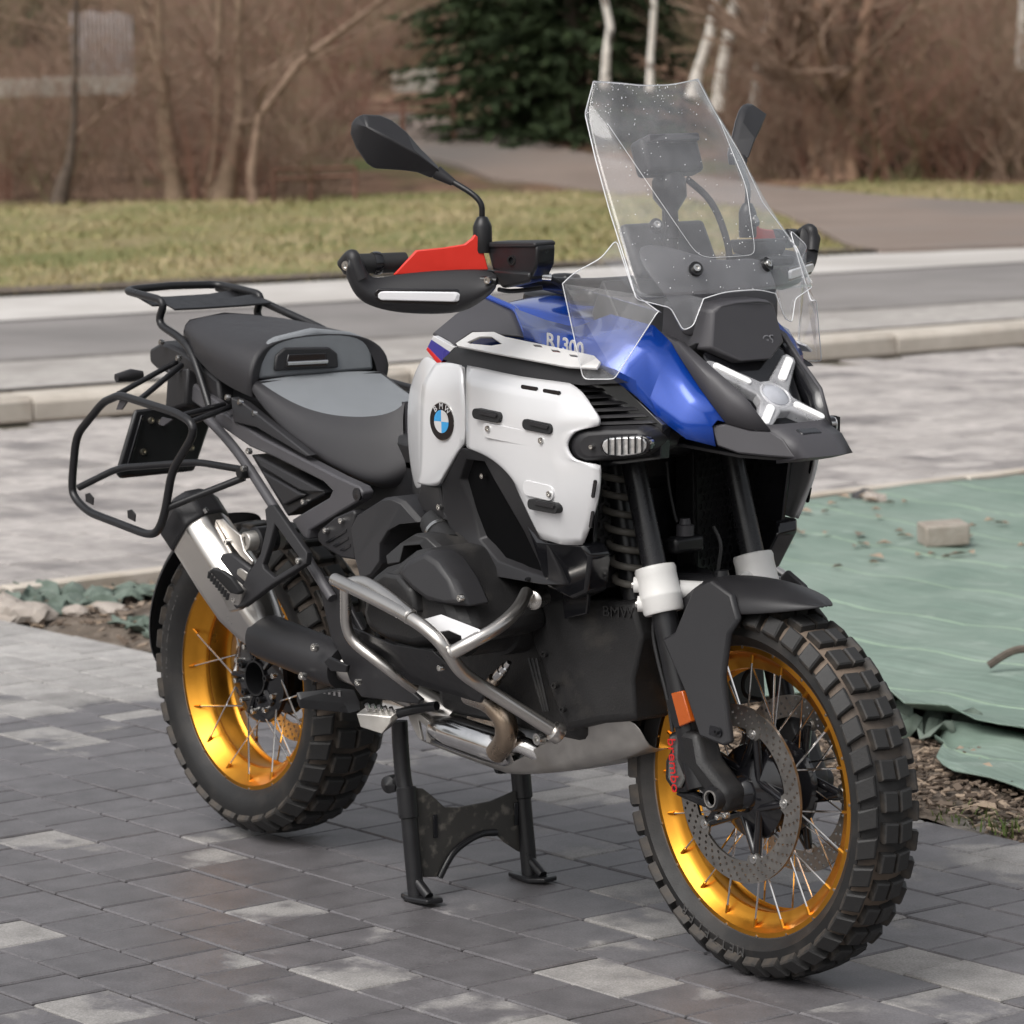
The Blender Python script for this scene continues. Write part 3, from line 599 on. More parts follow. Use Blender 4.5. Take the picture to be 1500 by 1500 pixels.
def trunk_tree(name, base_px, path_px, rad_px, m, label, crown=True, seed=1, group=None, dz=0., crown_h=3.0, sides=10, kids=9, dist=None, flare=1.35, cm=None):
    b = terr_at(*base_px) if dist is None else Vector(CAM+ray(*base_px)*dist); D = (np.array(b)-CAM)@CF; root = empty(name, b); r = random.Random(seed)
    pts = [Vector(b)+Vector((0, 0, -.1))]; 
    for (u, v) in path_px: q = CAM+ray(u, v)*D; pts.append(Vector(q))
    rads = [rad_px[0]/FPX*D*flare]+[rp/FPX*D for rp in rad_px]
    top = pts[-1]; up = (pts[-1]-pts[-2]).normalized(); pts.append(top+up*1.6); rads.append(rads[-1]*.8); pts.append(top+up*3.4+Vector((r.uniform(-.3, .3), r.uniform(-.3, .3), 0))); rads.append(rads[-1]*.6)
    pp, rr_ = [], []
    for i in range(len(pts)-1):
        for k in range(4): t = k/4; pp.append(pts[i].lerp(pts[i+1], t)); rr_.append((rads[i]*(1-t)+rads[i+1]*t)*(1+r.uniform(-.06, .06)))
    pp.append(pts[-1]); rr_.append(rads[-1]); V, F = sweep_data(pp, rr_, sides)
    o = mesh('trunk', V, F, m, root, ang=60); o.matrix_parent_inverse = Matrix.Translation(-b)
    if crown:
        J = Join()
        for k in range(kids):
            i = r.randint(int(len(pp)*.45), len(pp)-1); a = r.uniform(0, 6.28); branch_tree(J, pp[i], (math.cos(a), math.sin(a), r.uniform(.2, 1.2)), r.uniform(.8, 2.0)*crown_h/3, rr_[i]*.45, 2, r, 4, .55, 4, 5)
        o = J.build('crown', cm or M_brush, root, smooth=False); o.matrix_parent_inverse = Matrix.Translation(-b)
    return tag(root, label, 'tree', group)
trunk_tree('tree', (262, 307), [(258, 270), (247, 200), (240, 120), (222, 60), (205, 0)], [12, 10, 9, 8, 7], M_bark_or, 'slender brown trunk with a bend halfway up at the verge edge', seed=3, dist=38.6)
t0 = trunk_tree('tree', (254, 307), [(250, 260), (238, 215), (236, 160), (232, 0)], [10, 8, 6, 6], M_bark_or, 'thinner brown trunk growing close beside the bent slender trunk', seed=4, dist=38.6)
trunk_tree('tree', (322, 304), [(330, 270), (342, 225), (352, 170), (350, 0)], [17, 13, 9, 6], M_bark_or, 'thick brown trunk widening at its foot at the verge edge', seed=5, dist=38.6)
trunk_tree('tree', (304, 304), [(310, 260), (318, 200), (322, 0)], [7, 6, 5], M_bark_or, 'thin brown trunk next to the thick trunk with widened foot', seed=6, dist=38.6)
trunk_tree('tree', (82, 306), [(92, 270), (102, 240), (108, 190), (112, 0)], [12, 8, 6, 4], M_bark_dk, 'dark forked young tree in front of the concrete wall', seed=7, dist=38.6)
trunk_tree('tree', (372, 302), [(368, 250), (380, 170), (440, 90), (480, 60), (560, 0)], [7, 6, 6, 5, 4], M_brush, 'grey leaning tree with a long arching branch', seed=8)
# pollarded willow
trunk_tree('willow_tree', (1222, 274), [(1222, 268), (1220, 220), (1216, 160), (1214, 130)], [46, 38, 33, 36], M_bark_w, 'broad pollarded willow trunk with shredded orange bark', seed=9, kids=30, crown_h=3.4, sides=18, flare=1.1, dist=40.5)
wb = terr_at(1222, 274)
for i, (u0, u1, seed) in enumerate([(1195, 1178, 1), (1246, 1262, 2)]):
    trunk_tree('willow_tree', (u0, 275), [(u0, 240), ((u0+u1)/2, 160), (u1, 60), (u1+(-8 if i == 0 else 12), 0)], [13, 13, 11, 9], M_bark_w, ('narrow willow stem beside the broad pollarded trunk towards the birches', 'narrow willow stem beside the broad pollarded trunk away from the birches')[i], seed=40+seed, dist=40.3)
# birches
def birch_mat():
    m = noise_mat('birch bark', [(.35, (.50, .46, .41)), (.5, (.68, .64, .58)), (.8, (.76, .72, .66))], scale=6, second=(3.2, .62, .7, (.06, .05, .045)), bscale=30, bump=.2); return m
M_birch = birch_mat()
for i, (b, pth, rp, lab) in enumerate([((886, 118), [(888, 80), (894, 40), (886, 0)], [6, 6, 5], 'slim crooked birch trunk standing against the dark conifer'), ((952, 120), [(953, 80), (957, 30), (958, 0)], [5, 5, 4.5], 'slim straight birch trunk between the conifer and the white birch pair'), ((1014, 130), [(1022, 105), (1040, 50), (1048, 0)], [8, 7.5, 7], 'slimmer leaning white birch trunk of the close pair'), ((1052, 150), [(1057, 110), (1068, 50), (1078, 0)], [10, 9, 8.5], 'thickest white birch trunk of the close leaning pair'), ((1104, 150), [(1108, 115), (1120, 50), (1130, 0)], [6.5, 6, 5.5], 'slim birch trunk between the white pair and the willow'), ((1495, 90), [(1496, 50), (1500, 0)], [7, 7], 'pale birch trunk on the bank far from the willow')]):
    trunk_tree('birch_tree', b, pth, rp, M_birch, lab, seed=60+i, group='birches behind the driveway', kids=4, dist=41.6)
# conifer
M_con = noise_mat('conifer needles', [(.3, (.014, .024, .010)), (.6, (.032, .05, .018)), (.85, (.055, .075, .026))], scale=3, bump=0)
def conifer(px, h, w_, seed, label):
    b = terr_at(*px); r = random.Random(seed); root = empty('conifer', b); J = Join(); J.add(sweep_data([Vector(b), Vector(b)+Vector((0, 0, h))], [.16, .02], 8)); o = J.build('trunk', M_bark_dk, root); o.matrix_parent_inverse = Matrix.Translation(-b)
    J = Join()
    for k in range(300):
        t = (k+.5)/300; z = .15+t*h*.97; L = w_*(1-t)**.8*r.uniform(.75, 1.1)+.1; a = k*2.4+r.uniform(-.3, .3); d = Vector((math.cos(a), math.sin(a), 0)); s = Vector((-d.y, d.x, 0))
        for m_ in range(int(12+L*26)):
            f = r.uniform(.12, 1); c = Vector(b)+Vector((0, 0, z-.28*f*L+.1*f*f*L))+d*L*f+s*r.uniform(-.3, .3)*L*(1.1-f); ln = r.uniform(.10, .24); dv = (d*r.uniform(.2, 1)+s*r.uniform(-.9, .9)+Vector((0, 0, r.uniform(-.7, .15)))).normalized(); sd_ = dv.cross(Vector((r.uniform(-1, 1), r.uniform(-1, 1), r.uniform(-1, 1)))).normalized()*r.uniform(.02, .045)
            J.add(([c-sd_, c+sd_, c+dv*ln+sd_*.3, c+dv*ln-sd_*.3], [(0, 1, 2, 3)]))
    o = J.build('crown', M_con, root, smooth=False); o.matrix_parent_inverse = Matrix.Translation(-b); tag(root, label, 'tree', 'dark conifers on the slope')
conifer((775, 198), 9, 1.75, 1, 'dark green conifer standing behind the driveway bend'); conifer((845, 205), 8, 1.5, 2, 'dark green conifer next to the rail fence by the birches'); conifer((930, 60), 7, 1.5, 3, 'dark conifer behind the birch trunks'); conifer((690, 60), 6, 1.2, 4, 'dark conifer farther up the slope behind the gate'); conifer((1010, 50), 6, 1.3, 5, 'small dark conifer seen between two birches'); conifer((20, 60), 6, 1.3, 6, 'dark conifer behind the concrete wall and picket fence')
# ---- rusty gate, rail fence, wall with picket fence
M_rust = noise_mat('rusty iron', [(.3, (.10, .05, .035)), (.7, (.21, .115, .085))], scale=8, bscale=60, bump=.3)
def rails(name, posts, rail_v, label, cat, r_post=4., r_rail=2.6, dist=None):
    """posts: [(u, v_top, v_bottom)], rails: list of per-post v offsets as fraction from the top"""
    b0 = terr_at(posts[0][0], posts[0][2]); root = empty(name, b0); D0 = (np.array(b0)-CAM)@CF; tops = []
    for (u, vt, vb) in posts:
        a = Vector(CAM+ray(u, vb)*D0); c = Vector(CAM+ray(u, vt)*D0); o = tube('post', [a-Vector((0, 0, .3)), c], r_post/FPX*D0, M_rust, root, fil=0, sides=8); o.matrix_parent_inverse = Matrix.Translation(-b0); tops.append((a, c))
    for f in rail_v:
        pts = [c.lerp(a, f) for a, c in tops]; o = tube('rail', pts, r_rail/FPX*D0, M_rust, root, fil=0, sides=8); o.matrix_parent_inverse = Matrix.Translation(-b0)
    tag(root, label, cat)
rails('gate', [(513, 150, 215), (590, 146, 235), (665, 140, 252)], [.06, .2, .82], 'rusty tubular iron gate across the track up the slope', 'gate')
rails('rail_fence', [(800, 126, 182), (905, 118, 176), (1000, 112, 170)], [.05, .35], 'rusty two rail fence below the dark conifers', 'fence')
rails('rail_fence', [(400, 246, 300), (455, 245, 296), (520, 243, 290)], [.04, .3], 'low grey rail fence among the brush beside the verge', 'fence', 3, 2.6)
M_wall = noise_mat('wall concrete', [(.3, (.29, .27, .235)), (.7, (.40, .375, .33))], scale=4, second=(1.6, .55, .7, (.22, .2, .16)), bscale=50, bump=.3)
D0 = 43.0; wb_ = Vector(CAM+ray(95, 142)*D0); wall = empty('garden_wall', wb_)
for (u0, u1, v0, v1) in ((-60, 56, 116, 143), (58, 110, 113, 142), (113, 198, 112, 139)):
    A, B = Vector(CAM+ray(u0, v1)*D0), Vector(CAM+ray(u1, v1)*D0); hgt = (v1-v0)/FPX*D0; dv = (B-A); nv = Vector((-dv.y, dv.x, 0)).normalized()*.2
    V, F = prism_data([A, B, B+Vector((0, 0, hgt)), A+Vector((0, 0, hgt))], nv); o = mesh('wall_panel', V, F, M_wall, wall, bevel=.01); o.matrix_parent_inverse = Matrix.Translation(-wb_)
tag(wall, 'low concrete panel wall at the top of the brushy slope', 'wall')
M_pick = noise_mat('grey pickets', [(.3, (.27, .235, .22)), (.7, (.40, .355, .34))], scale=10)
fence = empty('picket_fence', wb_); D1 = D0+.25
for i in range(15):
    u = 106+i*6.2; A = Vector(CAM+ray(u, 112)*D1); B = Vector(CAM+ray(u, 18+2*math.sin(i))*D1); h_ = (B-A).length; o = box('picket', (A+B)/2, .032, .032, h_, M_pick, fence, bevel=.004); o.matrix_parent_inverse = Matrix.Translation(-wb_)
for v in (88, 40):
    A, B = Vector(CAM+ray(102, v)*(D1+.05)), Vector(CAM+ray(198, v)*(D1+.05)); o = tube('rail', [A, B], .02, M_bark_dk, fence, fil=0, sides=6); o.matrix_parent_inverse = Matrix.Translation(-wb_)
tag(fence, 'grey vertical picket fence standing on the concrete wall', 'fence')
q = terr_at(608, 132); D0 = (np.array(q)-CAM)@CF; o = box('concrete_pier', (0, 0, 0), 66/FPX*D0, .4, 26/FPX*D0+.1, M_wall, bevel=.02); o.location = q+Vector((0, 0, 13/FPX*D0-.02)); o.rotation_euler = (0, 0, YAW+math.pi/2); tag(o, 'pale concrete block beside the track behind the rusty gate', 'concrete block')
# ================================================================== MOTORCYCLE
CR_ = {1: (480, 100, 3.75), 2: (800, 90, 3.2609), 3: (80, 380, 2.6786), 4: (580, 420, 3.4091), 5: (820, 480, 3.2609), 6: (200, 720, 2.8857), 7: (480, 740, 2.5), 8: (900, 820, 2.3435), 9: (470, 700, 4.5455), 10: (300, 640, 5.7692), 11: (690, 420, 6.5217), 12: (980, 420, 5.3571), 0: (0, 0, 1.)}
def K(c, x, y): a = CR_[c]; return (a[0]+x/a[2], a[1]+y/a[2])
def Q(c, pts, y=None): return [P(*K(c, p[0], p[1]), p[2] if len(p) > 2 else y) for p in pts]
def mir(pts): return [Vector((p[0], -p[1], p[2])) for p in pts]
def plate2d(name, loops, th, M, m, parent=None, bev=0., res=1):
    """flat plate with holes: loops are 2D outlines (first outer), extruded th/2 both ways"""
    cu = bpy.data.curves.new(name, 'CURVE'); cu.dimensions = '2D'; cu.fill_mode = 'BOTH'; cu.extrude = max(th/2-bev, 0); cu.bevel_depth = bev; cu.bevel_resolution = res
    for lp in loops:
        s = cu.splines.new('POLY'); s.points.add(len(lp)-1); s.use_cyclic_u = True
        for pt, (x, y) in zip(s.points, lp): pt.co = (x, y, 0, 1)
    o = bpy.data.objects.new(name, cu); COL.objects.link(o); dg = bpy.context.evaluated_depsgraph_get(); me = bpy.data.meshes.new_from_object(o.evaluated_get(dg)); bpy.data.objects.remove(o); bpy.data.curves.remove(cu)
    me.transform(M); me.materials.clear(); ob = link(name, me, m, parent); auto_smooth(ob, 30); return ob
def circle2(r, n=48, c=(0, 0), ph=0): return [(c[0]+r*math.cos(2*math.pi*i/n+ph), c[1]+r*math.sin(2*math.pi*i/n+ph)) for i in range(n)]
def slot2(c, L, r, ang=0, n=8):
    ca, sa = math.cos(ang), math.sin(ang); pts = []
    for s, a0 in ((1, -math.pi/2), (-1, math.pi/2)):
        for i in range(n+1): a = a0+math.pi*i/n; x, y = s*0+ (L/2)*s+r*math.cos(a), r*math.sin(a); pts.append((c[0]+x*ca-y*sa, c[1]+x*sa+y*ca))
    return pts
# -------- materials of the bike
B_matte = mat('matte black plastic', (.021, .0205, .0225), .46, bump=.12, bscale=900, var=.10, vscale=9, rvar=.05)
B_grey = mat('anthracite plastic', (.058, .056, .062), .46, bump=.12, bscale=900, var=.07, vscale=7, rvar=.05)
B_frame = mat('dark grey painted frame', (.068, .066, .072), .40, bump=.04, bscale=600, var=.06, rvar=.05)
B_black = mat('satin black metal', (.013, .013, .0145), .34, bump=.06, bscale=500, rvar=.08)
B_gloss = mat('gloss black', (.010, .010, .012), .14, coat=.4)
B_engine = mat('engine cast black', (.020, .0195, .020), .46, bump=.3, bscale=300, col2=(.07, .064, .057), c2scale=11, c2lo=.58, c2hi=.82)
B_rubber = mat('rubber', (.018, .018, .019), .62, bump=.2, bscale=300)
B_tyre = mat('tyre blocks', (.022, .0215, .0215), .62, bump=.3, bscale=260, col2=(.11, .086, .064), c2scale=14, c2lo=.52, c2hi=.85, coord='Object')
B_carc = mat('tyre carcass', (.026, .025, .025), .7, bump=.2, bscale=200, col2=(.17, .128, .096), c2scale=6, c2lo=.40, c2hi=.70)
B_side = mat('tyre sidewall', (.013, .0128, .013), .55, bump=.15, bscale=300, col2=(.042, .037, .033), c2scale=12, c2lo=.5, c2hi=.8)
B_gold = mat('gold anodised', (.64, .285, .035), .34, metal=1., var=.08, vscale=14, rvar=.07, bump=.03, bscale=300)
B_steel = mat('brushed steel', (.60, .575, .545), .30, metal=1., var=.03, vscale=12, rvar=.04)
B_chrome = mat('bright steel', (.74, .73, .72), .16, metal=1., rvar=.06)
B_alu = mat('cast aluminium', (.56, .54, .51), .45, metal=1., bump=.15, bscale=500, col2=(.35, .32, .28), c2scale=6, c2lo=.55, c2hi=.8)
B_disc = mat('brake disc steel', (.36, .345, .325), .38, metal=1., var=.12, vscale=40)
B_white = mat('white paint', (.68, .68, .69), .24, metal=.12, var=.015, coat=.6, vscale=12, rvar=.03)
B_silver = mat('white silver clamp', (.72, .71, .69), .38, var=.03, coat=.1)
B_plate = mat('pale aluminium plate', (.70, .69, .68), .40, metal=.25, var=.03, bump=.03)
B_blue = mat('blue metallic', (.008, .062, .40), .20, metal=.30, coat=1., var=.06, vscale=300, rvar=.02)
B_bluel = mat('light blue decal', (.20, .30, .62), .28, metal=.2, coat=.8, var=.03)
B_red = mat('red plastic', (.62, .028, .016), .42, var=.05, bump=.05, bscale=800)
B_redd = mat('red decal', (.55, .02, .02), .3)
B_cyan = mat('roundel blue', (.045, .34, .70), .25, coat=.5, var=.02)
B_seat = mat('black seat vinyl', (.029, .028, .031), .50, bump=.25, bscale=1400, var=.06, rvar=.04)
B_seatg = mat('grey seat vinyl', (.20, .212, .225), .55, bump=.25, bscale=1400, var=.05, rvar=.04)
B_amber = mat('amber lens', (.55, .11, .012), .15, coat=.6, trans=.25)
B_lens = mat('pale lens', (.80, .80, .82), .14, var=.02, coat=.6)
B_rad = mat('radiator mesh', (.014, .014, .015), .5, bump=1., bscale=420)
B_exh = mat('heat tinted steel', (.42, .33, .25), .3, metal=1., col2=(.62, .58, .53), c2scale=5, rvar=.1)
B_bolt = mat('bolt steel', (.62, .61, .59), .25, metal=1.)
def glass_mat(name, tint=(1, 1, 1), rough=.03, white=.06):
    m = bpy.data.materials.new(name); m.use_nodes = True; n = m.node_tree.nodes; l = m.node_tree.links; n.remove(n['Principled BSDF']); out = n['Material Output']
    tr = n.new('ShaderNodeBsdfTransparent'); tr.inputs[0].default_value = (*tint, 1); gl = n.new('ShaderNodeBsdfGlossy'); gl.inputs['Roughness'].default_value = rough; df = n.new('ShaderNodeBsdfDiffuse'); df.inputs[0].default_value = (.85, .85, .88, 1)
    lw = n.new('ShaderNodeLayerWeight'); lw.inputs[0].default_value = .5; pw = n.new('ShaderNodeMath'); pw.operation = 'POWER'; pw.inputs[1].default_value = 4.; l.new(lw.outputs['Facing'], pw.inputs[0])
    fr = n.new('ShaderNodeMath'); fr.operation = 'MULTIPLY_ADD'; fr.inputs[1].default_value = .8; fr.inputs[2].default_value = .05; l.new(pw.outputs[0], fr.inputs[0])
    tc = n.new('ShaderNodeTexCoord'); nz = n.new('ShaderNodeTexNoise'); nz.inputs['Scale'].default_value = 9; nz.inputs['Detail'].default_value = 8; nz.inputs['Roughness'].default_value = .7; l.new(tc.outputs['Object'], nz.inputs['Vector'])
    mr = n.new('ShaderNodeMapRange'); mr.inputs[1].default_value = .35; mr.inputs[2].default_value = .75; mr.inputs[3].default_value = white*.6; mr.inputs[4].default_value = white*1.7; l.new(nz.outputs['Fac'], mr.inputs[0])  # white veil painted in for the screen's milky sky reflection
    m1 = n.new('ShaderNodeMixShader'); l.new(mr.outputs[0], m1.inputs[0]); l.new(tr.outputs[0], m1.inputs[1]); l.new(df.outputs[0], m1.inputs[2])
    m2 = n.new('ShaderNodeMixShader'); l.new(fr.outputs[0], m2.inputs[0]); l.new(m1.outputs[0], m2.inputs[1]); l.new(gl.outputs[0], m2.inputs[2]); l.new(m2.outputs[0], out.inputs[0]); return m
B_glass = glass_mat('clear polycarbonate'); B_drop = glass_mat('water drops', white=.35)
BIKE = empty('motorcycle', (0, 0, 0)); tag(BIKE, 'white and blue adventure touring motorcycle with gold spoked wheels on its centre stand', 'motorcycle')
XF, ZF = .767, .325; XB, ZB = -.767, .332
# -------- shared bolt head
def bolt(p, d, r=.006, parent=None, m=None, h=.005):
    d = Vector(d).normalized(); return lathe('bolt', [(r*.45, h*.45), (r*.5, h), (r*.92, h), (r, h*.7), (r, -.004)], p, d, m or B_bolt, parent or BIKE, seg=10)
# -------- wheels
def block_mesh(name, lx, ly, h, taper=.82, skew=0., slit=False):
    def lay(s, z): return [(-lx/2*s-skew*ly/2, -ly/2*s, z), (lx/2*s-skew*ly/2, -ly/2*s, z), (lx/2*s+skew*ly/2, ly/2*s, z), (-lx/2*s+skew*ly/2, ly/2*s, z)]
    V = lay(1., -.006)+lay(.97, h*.8)+lay(taper, h); F = [(8, 9, 10, 11)]
    for k in (0, 4):
        for i in range(4): F.append((k+i, k+(i+1) % 4, k+4+(i+1) % 4, k+4+i))
    me = bpy.data.meshes.new(name); me.from_pydata(V, [], F); me.materials.append(B_tyre); return me
def wheel(xc, zc, pre, rf, hw, Rc, tw, npitch, rows, hubr, hub_y, nsp):
    o_ = (xc, 0, zc); ay = (0, 1, 0)
    # carcass
    b = rf-.012
    prof = [(b, -hw+.006), (b+.012, -hw-.002), (rf+.014, -tw*.94), (Rc-.040, -tw), (Rc-.020, -tw*.93), (Rc-.008, -tw*.72), (Rc-.001, -tw*.35), (Rc, 0)]
    prof = prof+[(r, -h) for r, h in prof[-2::-1]]
    ty = ring_lathe(pre+'_tyre', prof, o_, ay, B_carc, BIKE, seg=96)
    # sidewall rings
    for s in (-1, 1):
        ring_lathe('sidewall', [(b+.010, s*(hw+.0005)), (rf+.014, s*(tw*.94+.0015)), (Rc-.041, s*(tw+.0015)), (Rc-.023, s*(tw*.945+.0015)), (Rc-.024, s*tw*.9), (Rc-.041, s*(tw-.004)), (rf+.014, s*(tw*.94-.004)), (b+.010, s*(hw-.004))], o_, ay, B_side, ty, seg=96)
        ring_lathe('bead_line', [(rf+.0075, s*(hw+.0035)), (rf+.0095, s*(hw+.0072)), (rf+.0115, s*(hw+.0045)), (rf+.009, s*(hw+.001))], o_, ay, B_rubber, ty, seg=96)
    mes = {}
    for (ly, yy, drop, tilt, lx, off, skew, h) in rows:
        me = mes.setdefault((lx, ly, skew, h), block_mesh('tread_block', lx, ly, h, skew=skew))
        for i in range(npitch):
            t = 2*math.pi*(i+off)/npitch
            M = Matrix.Translation(o_) @ Matrix.Rotation(-t, 4, 'Y') @ Matrix.Translation((0, yy, Rc-drop)) @ Matrix.Rotation(tilt, 4, 'X')
            o = bpy.data.objects.new('tread_block', me); COL.objects.link(o); o.parent = ty; o.matrix_local = M
    # rim
    w = hw
    pr = [(rf, -w), (rf, -w+.004), (rf-.010, -w+.007), (rf-.014, -w+.016), (rf-.030, -w*.42), (rf-.033, 0), (rf-.030, w*.42), (rf-.014, w-.016), (rf-.010, w-.007), (rf, w-.004), (rf, w), (rf-.011, w+.001), (rf-.020, w-.010), (rf-.026, w-.016), (rf-.034, w*.56), (rf-.043, w*.50), (rf-.045, w*.42), (rf-.040, w*.34), (rf-.038, w*.26), (rf-.038, -w*.26), (rf-.040, -w*.34), (rf-.045, -w*.42), (rf-.043, -w*.50), (rf-.034, -w*.56), (rf-.026, -w+.016), (rf-.020, -w+.010), (rf-.011, -w-.001)]
    rim = ring_lathe(pre+'_rim', pr, o_, ay, B_gold, BIKE, seg=96)
    # spokes crossing to the rim edges, nipples on the flange
    for s in (-1, 1):
        for i in range(nsp):
            t0 = 2*math.pi*(i+.25*(s > 0))/nsp; d = (1 if i % 2 else -1)
            th = t0+d*RAD(31); a = Vector((xc+hubr*math.cos(th), s*hub_y, zc+hubr*math.sin(th))); c = Vector((xc+(rf-.017)*math.cos(t0), s*(w-.009), zc+(rf-.017)*math.sin(t0)))
            tube('spoke', [a, c], .0019, B_chrome, rim, fil=0, sides=6)
            dv = (a-c).normalized(); tube('nipple', [c-dv*.002, c+dv*.015], .0033, B_gold, rim, fil=0, sides=6)
            q = Vector((xc+(rf-.004)*math.cos(t0+.06), s*(w+.0005), zc+(rf-.004)*math.sin(t0+.06)))
            lathe('spoke_end', [(.0012, .0016), (.0028, .0012), (.003, -.001)], q, (0, s, 0), B_exh, rim, seg=8)
    return ty, rim
# rows: (block width, lateral pos, radial drop, tilt, length, phase, skew, height)
fty, frim = wheel(XF, ZF, 'front', .2555, .044, .3145, .059, 38, [(.029, -.0158, .0015, .10, .036, 0, .10, .013), (.029, .0158, .0015, -.10, .036, .0, -.10, .013), (.034, -.0490, .0145, .82, .036, .5, -.22, .0135), (.034, .0490, .0145, -.82, .036, .5, .22, .0135)], .052, .034, 20)
rty, rrim = wheel(XB, ZB, 'rear', .229, .064, .3085, .084, 34, [(.042, -.0225, .0015, .08, .041, 0, .12, .013), (.042, .0225, .0015, -.08, .041, 0, -.12, .013), (.044, -.0670, .0175, .74, .041, .5, -.20, .0135), (.044, .0670, .0175, -.74, .041, .5, .20, .0135)], .080, .026, 16)
# lettering on the sidewalls
def arc_text(s, xc, zc, r, y, size, a0, da, m, parent, ext=.0006):
    for i, ch in enumerate(s):
        if ch == ' ': continue
        a = a0-da*i; c = Vector((xc+r*math.cos(a), y, zc+r*math.sin(a)))
        text_mesh('raised_letter', ch, size, frame_from(c, (math.sin(a), 0, -math.cos(a)), (math.cos(a), 0, math.sin(a))), m, parent, ext)
B_letter = mat('raised tyre lettering', (.06, .058, .057), .6)
arc_text('METZELER', XB, ZB, .2655, -.0835, .034, RAD(183), RAD(5.4), B_letter, rty); arc_text('METZELER', XF, ZF, .279, -.0602, .026, RAD(268), RAD(4.6), B_letter, fty)
# -------- hubs
fh = lathe('front_hub', [(.0, -.085), (.021, -.085), (.027, -.080), (.034, -.060), (.070, -.046), (.082, -.040), (.084, -.032), (.074, -.026), (.044, -.018), (.042, .018), (.074, .026), (.084, .032), (.082, .040), (.070, .046), (.034, .060), (.027, .080), (.0, .085)], (XF, 0, ZF), (0, 1, 0), B_gloss, BIKE, seg=40)
def disc(name, xc, zc, y, ro, ri, rings, parent, m, th=.005, tabs=5, seed=0):
    loops = [circle2(ro, 96)]
    inner = []
    for i in range(120):
        a = 2*math.pi*i/120; r = ri-(.010 if (math.cos(tabs*a) > .82) else 0); inner.append((r*math.cos(a), r*math.sin(a)))
    loops.append(inner)
    for k, (r, n, hr, ph) in enumerate(rings): loops += [circle2(hr, 8, (r*math.cos(2*math.pi*(i+ph)/n), r*math.sin(2*math.pi*(i+ph)/n))) for i in range(n)]
    return plate2d(name, loops, th, Matrix.Translation((xc, y, zc)) @ Matrix.Rotation(RAD(90), 4, 'X'), m, parent)
for s in (-1, 1):
    dsk = disc('front_brake_disc', XF, ZF, s*.066, .155, .117, [(.1235, 40, .0030, 0), (.1325, 40, .0032, .33), (.1415, 40, .0032, .66), (.1495, 40, .0028, 0)], BIKE, B_disc)
    for i in range(5):
        a = 2*math.pi*i/5+RAD(0); c = Vector((XF+.1135*math.cos(a), s*.066, ZF+.1135*math.sin(a)))
        lathe('disc_button', [(.0, .006), (.004, .006), (.0045, .004), (.0085, .004), (.0095, .002), (.0095, -.006)], c, (0, s, 0), B_bolt, dsk, seg=16)
        # carrier arm of the hub: two ribs meeting at the button
        for k in (-1, 1):
            b0 = Vector((XF+.040*math.cos(a+k*.62), s*.050, ZF+.040*math.sin(a+k*.62))); tube('carrier_arm', [b0, c+Vector((0, -s*.006, 0))], .0075, B_gloss, fh, fil=0, sides=8)
rh = ring_lathe('rear_hub', [(.036, -.026), (.040, -.030), (.086, -.030), (.092, -.026), (.094, -.018), (.088, -.010), (.052, -.004), (.050, .03), (.080, .034), (.084, .042), (.040, .046), (.036, .04)], (XB, 0, ZB), (0, 1, 0), B_gloss, BIKE, seg=48)
ring_lathe('hub_bore', [(.037, -.036), (.037, .05), (.033, .05), (.033, -.036)], (XB, 0, ZB), (0, 1, 0), B_black, rh, seg=40)
for i in range(10):
    a = 2*math.pi*(i+.3)/10; bolt((XB+.070*math.cos(a), -.034, ZB+.070*math.sin(a)), (0, -1, 0), .006, rh)
for i in range(5):
    a = 2*math.pi*(i+.1)/5; bolt((XB+.047*math.cos(a), -.034, ZB+.047*math.sin(a)), (0, -1, 0), .0075, rh, B_black, .009)
    tube('hub_rib', [(XB+.04*math.cos(a+.5), -.030, ZB+.04*math.sin(a+.5)), (XB+.078*math.cos(a+.5), -.035, ZB+.078*math.sin(a+.5))], .006, B_gloss, rh, fil=0, sides=6)
disc('rear_brake_disc', XB, ZB, .062, .1425, .105, [(.112, 36, .003, 0), (.121, 36, .003, .33), (.130, 36, .003, .66), (.1375, 36, .0027, 0)], BIKE, B_disc)
# final drive and swingarm on the far (left) side
tube('swingarm', [(-.10, .115, .41), (-.42, .14, .375), (-.70, .125, .345), (XB, .115, ZB)], .045, B_black, BIKE, fil=.1, sides=14)
lathe('final_drive', [(.0, .05), (.045, .05), (.075, .02), (.082, -.01), (.07, -.035), (.05, -.045), (.036, -.045)], (XB, .125, ZB), (0, 1, 0), B_black, BIKE, seg=28)
box('rear_brake_caliper', (XB+.09, .075, ZB+.11), .10, .05, .05, B_black, BIKE, bevel=.008, M=Matrix.Rotation(RAD(-35), 3, 'Y'))
